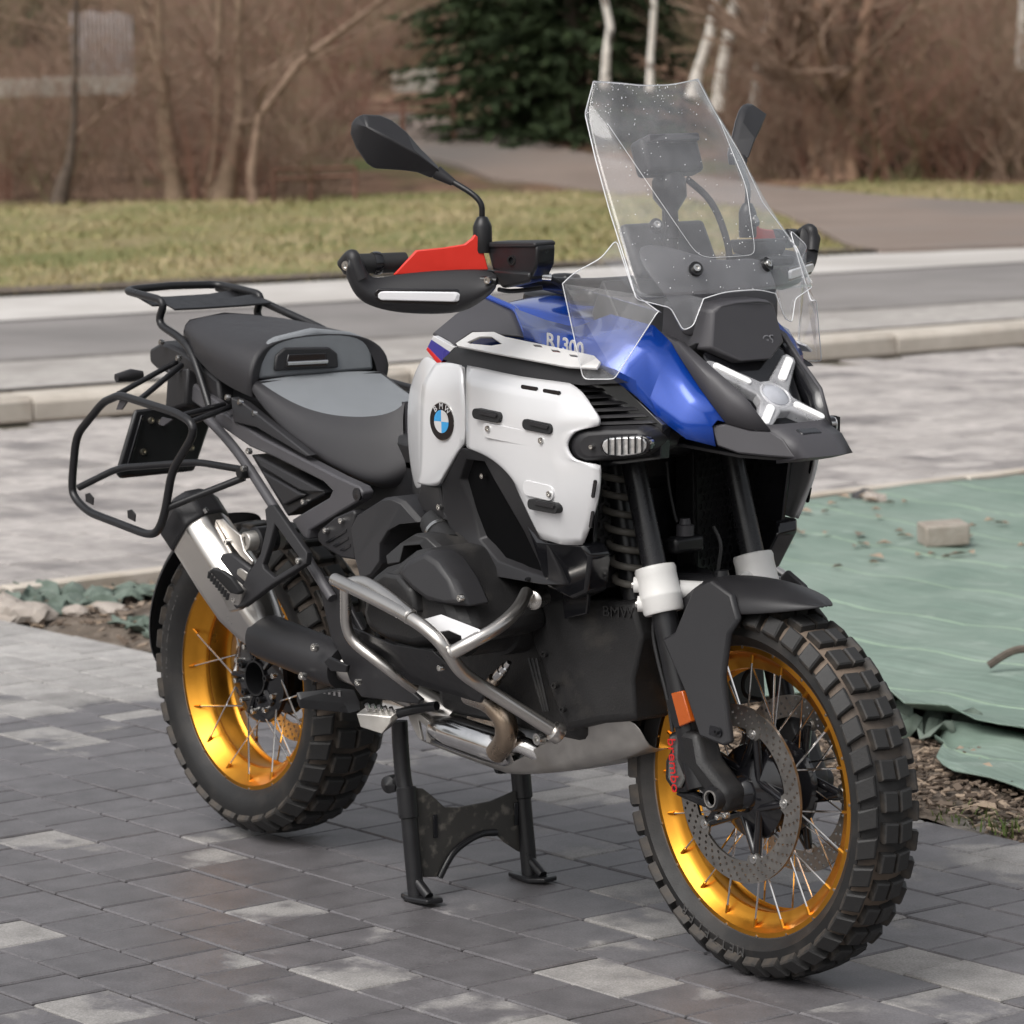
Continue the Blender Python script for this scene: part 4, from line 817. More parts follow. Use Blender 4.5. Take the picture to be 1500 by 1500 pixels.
# -------- fork, calipers, clamps
def fk(z, s): return Vector((.611+.309*(.677-z), s*.113, z))
for s in (-1, 1):
    tube('fork_tube', [fk(.99, s), fk(.70, s)], .0215, mat('fork tube black', (.018, .018, .02), .28, var=.1), BIKE, fil=0, sides=24)
    tube('fork_slider', [fk(.66, s), fk(.50, s), fk(.335, s)], .0225, B_black, BIKE, fil=0, sides=24)
    ax = (fk(.80, s)-fk(.50, s)).normalized(); c0 = fk(.672, s)
    cl = lathe('fork_clamp', [(.0235, -.046), (.033, -.046), (.0355, -.042), (.0365, -.020), (.0372, -.018), (.0372, -.014), (.0365, -.012), (.0355, .020), (.0365, .030), (.0345, .036), (.0225, .038)], c0, ax, B_silver, BIKE, seg=36)
    # pinch lugs with bolts on the rear/outer side
    for h in (-.030, .004):
        cc = c0+ax*h+Vector((-.021, s*.021, 0)); tube('pinch_lug', [cc+Vector((-.009, s*.009, 0)), cc+Vector((.014, -s*.014, 0))], .014, B_silver, cl, fil=0, sides=14); bolt(cc+Vector((-.009, s*.009, 0)), (-.7, s*.7, 0), .0075, cl, B_bolt, .004)
    # axle carrier
    A = Vector((XF, s*.098, ZF)); top = fk(.40, s)
    ca = prism('axle_carrier', [top+Vector((-.020, 0, .035)), top+Vector((.034, 0, .035)), top+Vector((.052, 0, -.010)), A+Vector((.028, 0, .012)), A+Vector((.022, 0, -.024)), A+Vector((-.016, 0, -.028)), A+Vector((-.026, 0, -.008)), top+Vector((-.008, 0, -.045)), top+Vector((-.022, 0, -.02))], (0, -s*.052, 0), B_engine, BIKE, bevel=.012, bseg=3)
    ca.location = (0, s*.022, 0)
    lathe('axle_end', [(.0105, .010), (.0145, .014), (.020, .014), (.0215, .010), (.0215, -.03), (.011, -.03)], A, (0, s, 0), B_black, ca, seg=28)
    lathe('axle_bore', [(.0, -.004), (.0105, -.004), (.0125, .0155), (.0150, .0155), (.0155, .010)], A, (0, s, 0), B_alu, ca, seg=24)
    for dx, dz in ((.012, -.030), (.032, -.024)): bolt(A+Vector((dx, s*.006, dz)), (0, s, 0), .0055, ca)
    # radial caliper
    cc = Q(8, [(180, 600), (235, 575), (262, 640), (250, 700), (262, 760), (245, 800), (200, 800), (170, 755), (172, 690), (190, 650)], -.112)
    if s > 0: cc = mir(cc)
    cal = prism('brake_caliper', cc, (0, -s*.060, 0), B_black, BIKE, bevel=.007, bseg=3)
    fr_ = Q(8, [(186, 608), (222, 596), (240, 650), (232, 705), (238, 755), (225, 785), (205, 785), (182, 750), (184, 695), (198, 655)], -.118)
    if s > 0: fr_ = mir(fr_)
    prism('caliper_face', fr_, (0, s*-.006, 0), mat('grey caliper face', (.17, .17, .165), .42, metal=.5), cal, bevel=.003)
    c_ = P(*K(8, 207, 705), -.119); 
    if s > 0: c_.y *= -1
    up_ = (P(*K(8, 203, 650), -.119)-P(*K(8, 212, 760), -.119)).normalized()
    text_mesh('caliper_lettering', 'brembo' if s < 0 else 'brembo', .030, frame_from(c_+Vector((0, s*.0035, 0)), -up_ if s < 0 else up_, Vector((1, 0, 0)) if s < 0 else Vector((1, 0, 0))), B_redd, cal, .0006)
    pk = Q(8, [(215, 790), (262, 800), (330, 825), (345, 850), (300, 850), (250, 828), (205, 808)], -.104)
    prism('caliper_bracket', pk if s < 0 else mir(pk), (0, -s*.022, 0), B_black, BIKE, bevel=.005)
# lower yoke between the clamps, telelever arm
tube('lower_yoke', [fk(.665, -1)+Vector((.01, .035, 0)), Vector((.655, -.03, .66)), Vector((.655, .03, .66)), fk(.665, 1)+Vector((.01, -.035, 0))], .017, B_silver, BIKE, fil=.04, sides=12)
yk = lathe('yoke_ball_joint', [(.0, .022), (.012, .022), (.014, .010), (.026, .008), (.028, -.02), (.0, -.022)], (.648, 0, .672), (0, 0, 1), B_black, BIKE, seg=20)
for s in (-1, 1): bolt(Vector((.672, s*.038, .667)), (1, 0, .2), .009, yk, B_bolt, .008)
tube('telelever_arm', [(.64, 0, .665), (.50, -.06, .66), (.30, -.11, .64)], .022, B_black, BIKE, fil=.05); tube('telelever_arm', [(.64, 0, .665), (.50, .06, .66), (.30, .11, .64)], .022, B_black, BIKE, fil=.05)
# front shock with pale spring coils
spr = [(Vector((.475+.055*t+.030*math.cos(t*2*math.pi*7.5), -.10+.030*math.sin(t*2*math.pi*7.5), .88-.23*t))) for t in np.linspace(0, 1, 110)]
sh = tube('front_spring', spr, .0065, mat('pale spring', (.12, .112, .098), .5), BIKE, fil=0, sides=8); tube('damper_body', [(.475, -.10, .90), (.53, -.10, .64)], .021, B_black, sh, fil=0, sides=16)
# reflector on the fork guard
rf_ = plate('reflector', [K(8, *q) for q in [(193, 458), (232, 450), (262, 556), (222, 574)]], -.146, .014, B_amber, BIKE, bevel=.002); plate('reflector_holder', [K(8, *q) for q in [(176, 490), (196, 455), (225, 576), (205, 580)]], -.138, .010, B_black, rf_, bevel=.002)
# brake hose of the near fork and hose on the far side
tube('brake_hose', Q(8, [(200, 590), (185, 480), (150, 350), (128, 240), (150, 140)], -.125), .0035, B_rubber, BIKE, fil=.05, sides=8)
tube('brake_hose', [P(*K(8, 520, 330), .08), P(*K(8, 440, 400), .09), P(*K(8, 445, 470), .09), P(*K(8, 500, 480), .085)], .0045, B_rubber, BIKE, fil=.03, sides=8)
tube('sensor_cable', Q(5, [(510, 640), (520, 760), (545, 880), (560, 930)], -.03), .0028, B_rubber, BIKE, fil=.05, sides=6); tube('sensor_cable', Q(5, [(735, 950), (775, 1030), (760, 1130), (755, 1170)], 0.0), .0032, B_rubber, BIKE, fil=.04, sides=6)
# -------- front mudguard
def wpt(phi, r, y): a = RAD(phi); return Vector((XF+r*math.cos(a), y, ZF+r*math.sin(a)))
rows = []
# stations from behind the fork to the tip: (x, crown z, half width, side drop)
for x_, zc_, hw_, drop in [(.560, .655, .060, .030), (.610, .676, .080, .050), (.680, .687, .088, .058), (.750, .688, .086, .055), (.815, .683, .074, .042), (.870, .673, .052, .024), (.903, .663, .024, .008), (.912, .659, .006, .002)]:
    rows.append([Vector((x_, -hw_, zc_-drop)), Vector((x_, -hw_*.93, zc_-drop*.4)), Vector((x_, -hw_*.5, zc_-.005)), Vector((x_, 0, zc_)), Vector((x_, hw_*.5, zc_-.005)), Vector((x_, hw_*.93, zc_-drop*.4)), Vector((x_, hw_, zc_-drop))])
mg = patch('front_mudguard', rows, B_matte, BIKE, sub=2, solid=.004)
for s in (-1, 1):
    g = [(270, 95), (330, 70), (400, 120), (425, 205), (392, 255), (372, 400), (398, 628), (372, 640), (290, 606), (240, 450), (162, 272), (205, 250)]
    yy = [-.105, -.092, -.088, -.092, -.112, -.128, -.136, -.139, -.142, -.144, -.142, -.138]
    pts = [P(*K(8, *q), y_) for q, y_ in zip(g, yy)]
    if s > 0: pts = mir(pts)
    V, F = prism_data(pts, (0, -s*.012, 0)); mesh('fork_guard', V, F, B_matte, mg, bevel=.005, bseg=3, ang=25)
    c = P(*K(8, 345, 588), -.1385); c.y *= -s; 
    plate2d('guard_recess', [slot2((0, 0), .020, .0085)], .002, frame_from(c+Vector((0, s*.001, 0)), (1, 0, -.05), (0, 0, 1)) , B_gloss, mg); bolt(c+Vector((.008, s*.002, 0)), (0, s, 0), .005, mg, B_black)
# small rear splash guard
rows = []
for phi in (122, 134, 146, 158, 168):
    rows.append([wpt(phi, .352, -.062), wpt(phi, .368, -.05), wpt(phi, .374, 0), wpt(phi, .368, .05), wpt(phi, .352, .062)])
patch('splash_guard', rows, B_matte, BIKE, sub=1, solid=.004)
# -------- rear mudguard / hugger behind the tyre and tail
def rpt(phi, r, y): a = RAD(phi); return Vector((XB+r*math.cos(a), y, ZB+r*math.sin(a)))
rows = [[rpt(phi, r-.03, -hw_), rpt(phi, r-.004, -hw_*.85), rpt(phi, r, 0), rpt(phi, r-.004, hw_*.85), rpt(phi, r-.03, hw_)] for phi, r, hw_ in [(112, .356, .085), (125, .357, .088), (140, .358, .09), (155, .360, .09), (168, .362, .085), (178, .364, .072), (183, .364, .05)]]
patch('rear_mudguard', rows, B_matte, BIKE, sub=2, solid=.004)
# ================================================================== bodywork, engine, rear end
def shrink(pts, f, d):
    c = sum(pts, Vector())/len(pts); return [c+(p-c)*f+Vector(d) for p in pts]
def boss(name, pts, depth, out, m, parent=None, f=.8, back=None, bevel=.004, both=True, sub=0):
    """raised casting: outline ring, shrunk ring moved by out, and a back ring moved by depth"""
    pts = [Vector(p) for p in pts]; n = len(pts); A = [p+Vector(depth) for p in pts]; B = pts; C_ = shrink(pts, f, out)
    V = A+B+C_; F = [tuple(range(n))[::-1], tuple(range(2*n, 3*n))]
    for k in (0, n):
        for i in range(n): F.append((k+i, k+(i+1) % n, k+n+(i+1) % n, k+n+i))
    return mesh(name, V, F, m, parent, bevel=bevel, bseg=2, ang=28)
def both(fn, *a, **k):
    fn(-1, *a, **k); fn(1, *a, **k)
def sd(pts, s): return [Vector(p) for p in pts] if s < 0 else mir(pts)
def set_crease(o, rows=(), cols=(), nr=0, nc=0, val=.8, bnd=0):
    me = o.data; a = me.attributes.get('crease_edge') or me.attributes.new('crease_edge', 'FLOAT', 'EDGE'); v = [0.]*len(me.edges)
    for i, e in enumerate(me.edges):
        (r0, c0), (r1, c1) = divmod(e.vertices[0], nc), divmod(e.vertices[1], nc)
        if r0 == r1 and r0 in rows: v[i] = val
        if c0 == c1 and c0 in cols: v[i] = val
        if bnd and ((r0 == r1 and r0 in (0, nr-1)) or (c0 == c1 and c0 in (0, nc-1))): v[i] = max(v[i], bnd)
    a.data.foreach_set('value', v)
    if bnd:
        vc = me.attributes.get('crease_vert') or me.attributes.new('crease_vert', 'FLOAT', 'POINT'); w_ = [0.]*len(me.vertices); co = [q.co for q in me.vertices]
        loop = [(0, j) for j in range(nc)]+[(i, nc-1) for i in range(1, nr)]+[(nr-1, j) for j in range(nc-2, -1, -1)]+[(i, 0) for i in range(nr-2, 0, -1)]
        for k in range(len(loop)):
            p0, p1, p2 = [co[r_*nc+c_] for r_, c_ in (loop[k-1], loop[k], loop[(k+1) % len(loop)])]
            if (p1-p0).length > 1e-6 and (p2-p1).length > 1e-6 and (p1-p0).angle(p2-p1) > RAD(22): w_[loop[k][0]*nc+loop[k][1]] = bnd
        vc.data.foreach_set('value', w_)
    for md in o.modifiers:
        if md.type == 'SUBSURF': md.boundary_smooth = 'PRESERVE_CORNERS'
def body(name, rows, m, s, parent=None, crows=(), ccols=(), solid=.005, sub=2, val=.8, bnd=0):
    o = patch(name, [sd(r, s) for r in rows] if s > 0 else rows, m, parent or BIKE, sub=sub, solid=solid)
    if s > 0: o.data.flip_normals()
    set_crease(o, crows, ccols, len(rows), len(rows[0]), val, bnd); return o
def R3(c, pts): return [P(*K(c, x, y), yy) for x, y, yy in pts]
# ---------------- tank
tank_rows = []
for x_, wb, zb, ws, zs, zt in [(-.04, .075, .95, .07, .965, .975), (.04, .13, .98, .115, 1.05, 1.06), (.12, .155, 1.03, .135, 1.125, 1.14), (.22, .165, 1.06, .150, 1.150, 1.165), (.33, .165, 1.06, .150, 1.135, 1.15), (.44, .15, 1.06, .13, 1.125, 1.13), (.52, .12, 1.06, .10, 1.11, 1.115)]:
    tank_rows.append([Vector((x_, -wb*.5, zb-.04)), Vector((x_, -wb, zb)), Vector((x_, -ws, zs)), Vector((x_, -ws*.4, zt)), Vector((x_, ws*.4, zt)), Vector((x_, ws, zs)), Vector((x_, wb, zb)), Vector((x_, wb*.5, zb-.04))])
box('tank_inner', (.22, 0, .93), .44, .30, .24, B_black, BIKE, bevel=.03)
tank = patch('fuel_tank', tank_rows, B_blue, BIKE, sub=2, solid=0); set_crease(tank, (), (2, 5), 7, 8, .5)
lathe('filler_cap', [(.0, .012), (.030, .011), (.036, .006), (.038, -.01)], (.16, 0, 1.148), (.12, 0, 1), B_black, tank, seg=28)
box('tank_centre_cover', (.30, 0, 1.163), .22, .085, .022, B_matte, tank, bevel=.008, M=Matrix.Rotation(RAD(8), 3, 'Y'))
for s in (-1, 1):
    # grey upper side panel with blue edge
    g = R3(4, [(180, 240, -.185), (300, 140, -.165), (440, 55, -.140), (585, 125, -.150), (640, 255, -.198), (480, 240, -.212), (390, 235, -.214), (290, 300, -.216)])
    boss('tank_side_panel', sd(g, s), (0, -s*.03, 0), (0, s*.004, .003), B_grey, tank, f=.93)
    e = R3(4, [(430, 40, -.135), (600, 112, -.146), (660, 262, -.196)]); tube('tank_edge_trim', sd(e, s), .006, B_blue, tank, fil=.02, sides=8)
    # striped decal: white, violet, red
    D0, D1, D2, D3 = (150, 315), (185, 245), (292, 302), (212, 392)
    def lerp2(a, b, t): return (a[0]+(b[0]-a[0])*t, a[1]+(b[1]-a[1])*t)
    for t0, t1, mm in ((0, .2, B_redd), (.2, .72, mat('violet blue decal', (.035, .03, .25), .3, coat=.5)), (.72, 1., B_white)):
        q = [lerp2(D0, D1, t0), lerp2(D0, D1, t1), lerp2(D3, D2, t1), lerp2(D3, D2, t0)]
        prism('stripe_decal', sd(R3(4, [(a, b, -.222) for a, b in q]), s), (0, -s*.012, 0), mm, tank, bevel=.001)
    # white tank flank seen behind the roundel panel
    rows = [R3(4, [(150, 310, -.200), (215, 385, -.222), (300, 400, -.226)]), R3(4, [(78, 470, -.185), (140, 490, -.225), (300, 480, -.236)]), R3(4, [(58, 600, -.175), (136, 620, -.228), (300, 620, -.240)]), R3(4, [(62, 820, -.170), (136, 820, -.226), (300, 800, -.238)]), R3(4, [(104, 1055, -.165), (140, 985, -.215), (260, 970, -.228)])]
    body('tank_flank', rows, B_white, s, tank, ccols=(1,), val=.5)
    # roundel panel
    rows = [R3(4, [(215, 385, -.230), (280, 383, -.235), (348, 398, -.238)]), R3(4, [(145, 490, -.244), (250, 470, -.249), (356, 490, -.252)]), R3(4, [(138, 620, -.248), (250, 620, -.256), (364, 640, -.257)]), R3(4, [(137, 800, -.245), (240, 800, -.254), (360, 790, -.256)]), R3(4, [(135, 945, -.235), (190, 965, -.242), (332, 802, -.256)]), R3(4, [(122, 975, -.230), (180, 988, -.236), (228, 992, -.240)])]
    pan = body('roundel_panel', rows, B_white, s, None, solid=.008, bnd=.75)
    rc = P(*K(4, 246, 672), -.2575); rc.y *= -s
    nx_ = Vector((.03, s*1.0, .03)).normalized(); fx = Vector((1, 0, 0)) if s < 0 else Vector((-1, 0, 0))
    Mr = frame_from(rc+nx_*.0055, (fx-nx_*fx.dot(nx_)), Vector((0, 0, 1)))
    def onr(loops, th, off, mm, nm): return plate2d(nm, loops, th, Mr @ Matrix.Translation((0, 0, off)), mm, pan)
    onr([circle2(.0345, 48)], .004, .0, B_bolt, 'roundel_rim'); onr([circle2(.0333, 48)], .004, .001, B_gloss, 'roundel_ring')
    for k in range(4):
        a0 = k*math.pi/2; q = [(0, 0)]+[(.0206*math.cos(a0+math.pi/2*i/10), .0206*math.sin(a0+math.pi/2*i/10)) for i in range(11)]
        onr([q], .004, .0016, B_cyan if k in (1, 3) else B_white, 'roundel_quarter')
    for ch, ang in (('B', 128), ('M', 90), ('W', 52)):
        a = RAD(ang); text_mesh('roundel_letter', ch, .0150, Mr @ Matrix.Translation((.0270*math.cos(a), .0270*math.sin(a), .0034)) @ Matrix.Rotation(a-math.pi/2, 4, 'Z'), B_white, pan, .0004)
    # large white shroud panel
    rows = [R3(4, [(360, 405, -.236), (490, 432, -.240), (620, 462, -.243), (760, 480, -.245), (880, 496, -.244), (942, 542, -.240)]),
            R3(4, [(363, 470, -.262), (490, 500, -.267), (620, 530, -.270), (740, 552, -.271), (838, 572, -.270), (985, 600, -.248)]),
            R3(4, [(366, 600, -.266), (490, 622, -.273), (600, 645, -.277), (740, 655, -.279), (826, 660, -.278), (1026, 655, -.247)]),
            R3(4, [(367, 655, -.266), (490, 678, -.274), (600, 700, -.278), (735, 705, -.279), (822, 702, -.278), (1028, 694, -.247)]),
            R3(4, [(367, 680, -.266), (490, 702, -.274), (600, 725, -.278), (725, 735, -.279), (808, 735, -.278), (895, 718, -.268)]),
            R3(4, [(368, 740, -.266), (480, 760, -.274), (590, 785, -.278), (710, 795, -.279), (790, 795, -.278), (856, 792, -.273)]),
            R3(4, [(369, 785, -.265), (465, 800, -.273), (560, 822, -.277), (715, 850, -.279), (805, 860, -.278), (895, 868, -.268)]),
            R3(4, [(370, 802, -.264), (450, 818, -.272), (532, 842, -.276), (720, 878, -.279), (825, 892, -.278), (1033, 888, -.246)]),
            R3(4, [(540, 850, -.270), (575, 910, -.273), (620, 960, -.275), (730, 1000, -.277), (835, 1010, -.276), (1026, 1000, -.245)]),
            R3(4, [(645, 1062, -.268), (680, 1080, -.271), (710, 1090, -.272), (770, 1110, -.273), (836, 1120, -.272), (1008, 1110, -.243)]),
            R3(4, [(742, 1256, -.258), (765, 1262, -.260), (790, 1268, -.261), (812, 1275, -.261), (834, 1282, -.260), (942, 1288, -.242)])]
    shp = body('shroud_panel', rows, B_white, s, None, crows=(1,), ccols=(4,), val=.7, solid=.008, bnd=.9)
    def at_panel(x, y, yy): q = P(*K(4, x, y), yy); q.y *= -s; return q
    # slots (black inlays painting the dark of the openings), rubber tabs, embossed strips with screws
    def slot(x0, y0, x1, y1, yy, r, mm, th=.003, nm='slot', off=.0005):
        a, b = at_panel(x0, y0, yy), at_panel(x1, y1, yy); c = (a+b)/2; d = (b-a)
        n_ = Vector((0, s, 0)); n_ = (n_-d*n_.dot(d)/d.length_squared).normalized(); Mx = frame_from(c+n_*off, d, n_.cross(d)); return plate2d(nm, [slot2((0, 0), max(d.length-2*r, .001), r)], th, Mx, mm, shp, bev=.0008 if th > .004 else 0)
    for a in ((628, 498, 708, 512), (738, 518, 822, 532)): slot(*a, -.2700, .0035, B_gloss)
    for a in ((999, 965, 985, 1055), (987, 1120, 973, 1205)): slot(*a, -.2600 if s < 0 else -.2490, .0034, B_gloss, off=.001)
    for a in ((396, 630, 530, 655), (646, 683, 788, 712), (672, 1082, 818, 1108)):
        t_ = slot(*a, -.284, .0085, B_rubber, .014, 'rubber_tab', .000); slot(a[0]+22, a[1]-4, a[2]-26, a[3]-10, -.2915, .0032, B_matte, .004, 'tab_ridge')
    for (a, scr) in (((438, 712, 745, 775), ((462, 709), (727, 768))), ((640, 1000, 790, 1035), ((768, 1035),))):
        slot(*a, -.2835, .0125, B_white, .005, 'pressed_strip', .0005)
        for q in scr: bolt(at_panel(q[0], q[1], -.2865), (0, s, 0), .0058, shp, B_bolt, .004)
    # dark trim under the rack plate, and the plate itself
    tr = R3(4, [(232, 362, -.228), (345, 396, -.238), (620, 452, -.243), (930, 492, -.243), (1105, 482, -.225), (1020, 412, -.222), (860, 398, -.226), (500, 335, -.232), (310, 296, -.226)])
    boss('shroud_trim', sd(tr, s), (0, -s*.05, .0), (0, 0, .004), B_matte, None or BIKE, f=.97)
    a_, b_, c_ = P(*K(4, 312, 297), -.246), P(*K(4, 1002, 410), -.246), P(*K(4, 640, 275), -.222); npl = (b_-a_).cross(c_-a_).normalized()
    def on_plate(x, y):
        dv_ = Vector(ray(*K(4, x, y))); return Vector(CAM)+dv_*((a_-Vector(CAM)).dot(npl)/dv_.dot(npl))
    pl = [on_plate(*q) for q in [(305, 286), (386, 233), (490, 231), (548, 256), (800, 308), (990, 350), (1020, 380), (1002, 410), (860, 401), (500, 334), (312, 297)]]
    org = pl[0].copy(); ex = (pl[5]-pl[0]).normalized(); nrm_ = (pl[2]-pl[0]).cross(ex).normalized(); 
    if nrm_.z < 0: nrm_ = -nrm_
    ey = nrm_.cross(ex)
    def to2(p): d = p-org; return (d.dot(ex), d.dot(ey))
    hole = [to2(on_plate(*q)) for q in [(352, 281), (420, 251), (482, 251), (538, 290), (480, 300), (372, 290)]]
    slots_ = [[to2(on_plate(*q)) for q in ((a, b), (a+46, b+6), (a+64, b+22), (a+14, b+16))] for a, b in ((680, 288), (770, 314), (860, 338))]
    Mp = Matrix(((ex.x, ey.x, nrm_.x, org.x), (ex.y, ey.y, nrm_.y, org.y), (ex.z, ey.z, nrm_.z, org.z), (0, 0, 0, 1)))
    if s > 0: Mp = Matrix.Scale(-1, 4, (0, 1, 0)) @ Mp
    plate2d('shroud_rack_plate', [[to2(p) for p in pl], hole]+slots_, .005, Mp, B_plate, BIKE, bev=.001)
    # lettering on the blue flank above the plate
    lc = P(*K(4, 850, 302), -.214); ld = (P(*K(4, 980, 345), -.214)-P(*K(4, 700, 262), -.214)).normalized(); lc.y *= -s; ld.y *= -s
    up_ = Vector((0, -s*-.35, .93)); nn_ = Vector((0, s, .3))
    if s < 0: text_mesh('model_lettering', 'R1300', .040, frame_from(lc+Vector((0, -.006, .004)), ld, up_), B_white, BIKE, .0008, shear=.35, bold=.018)
    else: text_mesh('model_lettering', 'R1300', .040, frame_from(lc+Vector((0, .006, .004)), -ld, up_), B_white, BIKE, .0008, shear=.35, bold=.018)
    un = [lc+Vector((0, s*.0065, .004))+ld*dx*1.0+up_.normalized()*dz for dx, dz in ((-.075, -.021), (.085, -.021), (.090, -.0165), (-.070, -.0165))]; prism('decal_line', un, (0, -s*.001, 0), B_redd, BIKE, bevel=0)
    # black louvres between shroud and nose
    for k in range(0 if s < 0 else 2, 6):
        a = R3(4, [(900+k*16, 512+k*33, -.238), (1100+k*34, 500+k*33, -.180), (1118+k*34, 518+k*33, -.180), (915+k*18, 528+k*33, -.238)])
        prism('louvre', sd(a, s), (0, -s*.045, 0), B_matte, BIKE, bevel=.002)
    bk = R3(4, [(880, 480, -.215), (1110, 470, -.190), (1330, 690, -.170), (1320, 860, -.170), (1030, 900, -.215), (1000, 700, -.215)]); prism('louvre_backing', sd(bk, s), (0, -s*.02, 0), B_gloss, BIKE, bevel=.001)
    # blue nose fairing
    rows = [R3(4, [(600, 120, -.150), (760, 180, -.172), (900, 215, -.172), (1080, 150, -.150), (1290, 205, -.133)])+R3(12, [(20, 450, -.124), (250, 790, -.112), (455, 1072, -.099)]),
            R3(4, [(640, 215, -.190), (800, 262, -.200), (950, 300, -.203), (1120, 290, -.190), (1250, 330, -.166)])+R3(5, [(480, 210, -.147), (620, 370, -.129)])+R3(12, [(385, 1052, -.110)]),
            R3(4, [(655, 262, -.200), (830, 310, -.212), (1000, 380, -.218), (1100, 412, -.210), (1200, 470, -.188)])+R3(5, [(430, 335, -.162), (575, 432, -.141)])+R3(12, [(345, 1095, -.117)]),
            R3(4, [(660, 275, -.196), (850, 330, -.208), (1010, 405, -.214), (1090, 455, -.206), (1200, 552, -.188)])+R3(5, [(480, 440, -.160), (610, 532, -.140)])+R3(12, [(372, 1252, -.114)])]
    body('nose_fairing', rows, B_blue, s, None, solid=.006, sub=0)
    # grey beak: upper strip, side band
    rows = [R3(12, [(-60, 395, -.118), (110, 455, -.112), (250, 570, -.103), (420, 705, -.094), (590, 852, -.085), (800, 1132, -.066)]), R3(12, [(-100, 350, -.128), (20, 452, -.126), (140, 620, -.121), (255, 795, -.114), (365, 945, -.107), (458, 1070, -.100)])]
    rows = [rows[0], R3(12, [(-80, 372, -.125), (65, 452, -.122), (200, 595, -.115), (340, 745, -.107), (480, 900, -.097), (640, 1120, -.083)]), rows[1]]
    body('beak_strip', rows, B_grey, s, None, solid=.006, sub=0)
    ie = R3(12, [(110, 455, -.112), (250, 570, -.103), (420, 705, -.094), (590, 852, -.085), (800, 1132, -.066)]); body('headlamp_surround', [ie, [p+Vector((-.045, .004, -.030)) for p in ie]], B_gloss, s, None, solid=.003, sub=0)
    bd = R3(12, [(325, 1092, -.119), (458, 1070, -.102), (640, 1120, -.085), (800, 1132, -.068), (900, 1195, -.066), (1000, 1350, -.064), (760, 1335, -.080), (540, 1312, -.100), (372, 1254, -.117)])
    prism('beak_side', sd(bd, s), (0, -s*.010, 0), B_grey, BIKE, bevel=.004)
# beak front lip and shelf across the middle
n1, n2 = P(*K(12, 1000, 1350), -.064), P(*K(12, 900, 1195), -.066); n3 = P(*K(12, 800, 1132), -.068); n4 = P(*K(12, 770, 1085), -.066)
lip = patch('beak_front', [[Vector((a.x+dx, yy*abs(a.y), a.z)) for yy, dx in ((-1, 0), (-.5, .006), (0, .008), (.5, .006), (1, 0))] for a in (n1+Vector((-.05, 0, -.012)), n1, n2, n3, n4)], B_grey, BIKE, sub=0, solid=.006)
q = [P(*K(12, 870, 1130), 0), P(*K(12, 1050, 1120), 0)]
sl = (n2+n3)/2; box('beak_slot', Vector((sl.x+.004, 0, sl.z-.0005)), .020, .046, .008, B_gloss, lip, bevel=.003, M=Matrix.Rotation(math.atan2(-(n2-n3).z, (n2-n3).x), 3, 'Y'))
prism('beak_underside', [Vector((.880, -.052, .912)), Vector((.80, -.090, .915)), Vector((.62, -.12, .93)), Vector((.62, .12, .93)), Vector((.80, .090, .915)), Vector((.880, .052, .912))], (0, 0, -.006), B_matte, BIKE, bevel=.001)
# ---------------- headlamp: black recess, X shaped lens
rec = patch('headlamp_recess', [[Vector((.700, yy*.105, 1.090)) for yy in (-1, -.5, 0, .5, 1)], [Vector((.745, yy*.088, 1.02)) for yy in (-1, -.5, 0, .5, 1)], [Vector((.815, yy*.066, .945)) for yy in (-1, -.5, 0, .5, 1)], [Vector((.86, yy*.064, .93)) for yy in (-1, -.5, 0, .5, 1)]], B_gloss, BIKE, sub=1, solid=.004)
U = Vector((.730, -.082, 1.060)); Lw = Vector((.836, -.060, .966)); ctr = Vector((.785, 0, 1.000)); nrm_h = Vector((.72, 0, .60)).normalized()
def arm(a, b, r0, r1): tube('light_arm', [a, a.lerp(b, .5), b], .01, B_lens, BIKE, rr=[r0, (r0+r1)/2, r1], sides=14, flat=.55, up=nrm_h)
B_lampglass = glass_mat('lamp glass', white=.34)
ey_h = Vector((U.x-Lw.x, 0, U.z-Lw.z)).normalized(); Mh = frame_from(ctr, (0, 1, 0), ey_h); nrm_h = Vector((0, 1, 0)).cross(ey_h).normalized()
if nrm_h.x < 0: nrm_h = -nrm_h
def h2(p): q = p-ctr; return Vector((q.y, q.dot(ey_h)))
tu_, tl_ = h2(Vector((U.x, .087, U.z))), h2(Vector((Lw.x, .067, Lw.z)))
def xloop(wa, wc, ext):
    out = []
    for T in (tu_, Vector((-tu_.x, tu_.y)), Vector((-tl_.x, tl_.y)), tl_):
        dT = T.normalized(); n_ = Vector((-dT.y, dT.x)); base = dT*.030
        out += [base-n_*wc]+[T+dT*ext*0-n_*wa+dT*0]+[T+dT*(wa*.75)-n_*wa*.6, T+dT*(wa*.75)+n_*wa*.6]+[T+n_*wa, base+n_*wc]
    return [(p.x, p.y) for p in out]
Mh2 = Matrix(((0, ey_h.x, nrm_h.x, ctr.x), (1, ey_h.y, nrm_h.y, ctr.y), (0, ey_h.z, nrm_h.z, ctr.z), (0, 0, 0, 1)))
hl = plate2d('headlamp_lens', [xloop(.0088, .0150, 0)], .022, Mh2, B_lampglass, BIKE, bev=.005, res=3)
lathe('projector_eye', [(.0, .0195), (.012, .0185), (.020, .0150), (.0235, .013), (.0245, .010)], ctr, nrm_h, mat('projector glass', (.42, .43, .47), .05, coat=1.), hl, seg=30); ring_lathe('lens_ring', [(.0245, .0110), (.0275, .0135), (.0305, .0115), (.028, .008)], ctr, nrm_h, B_lampglass, hl, seg=36)
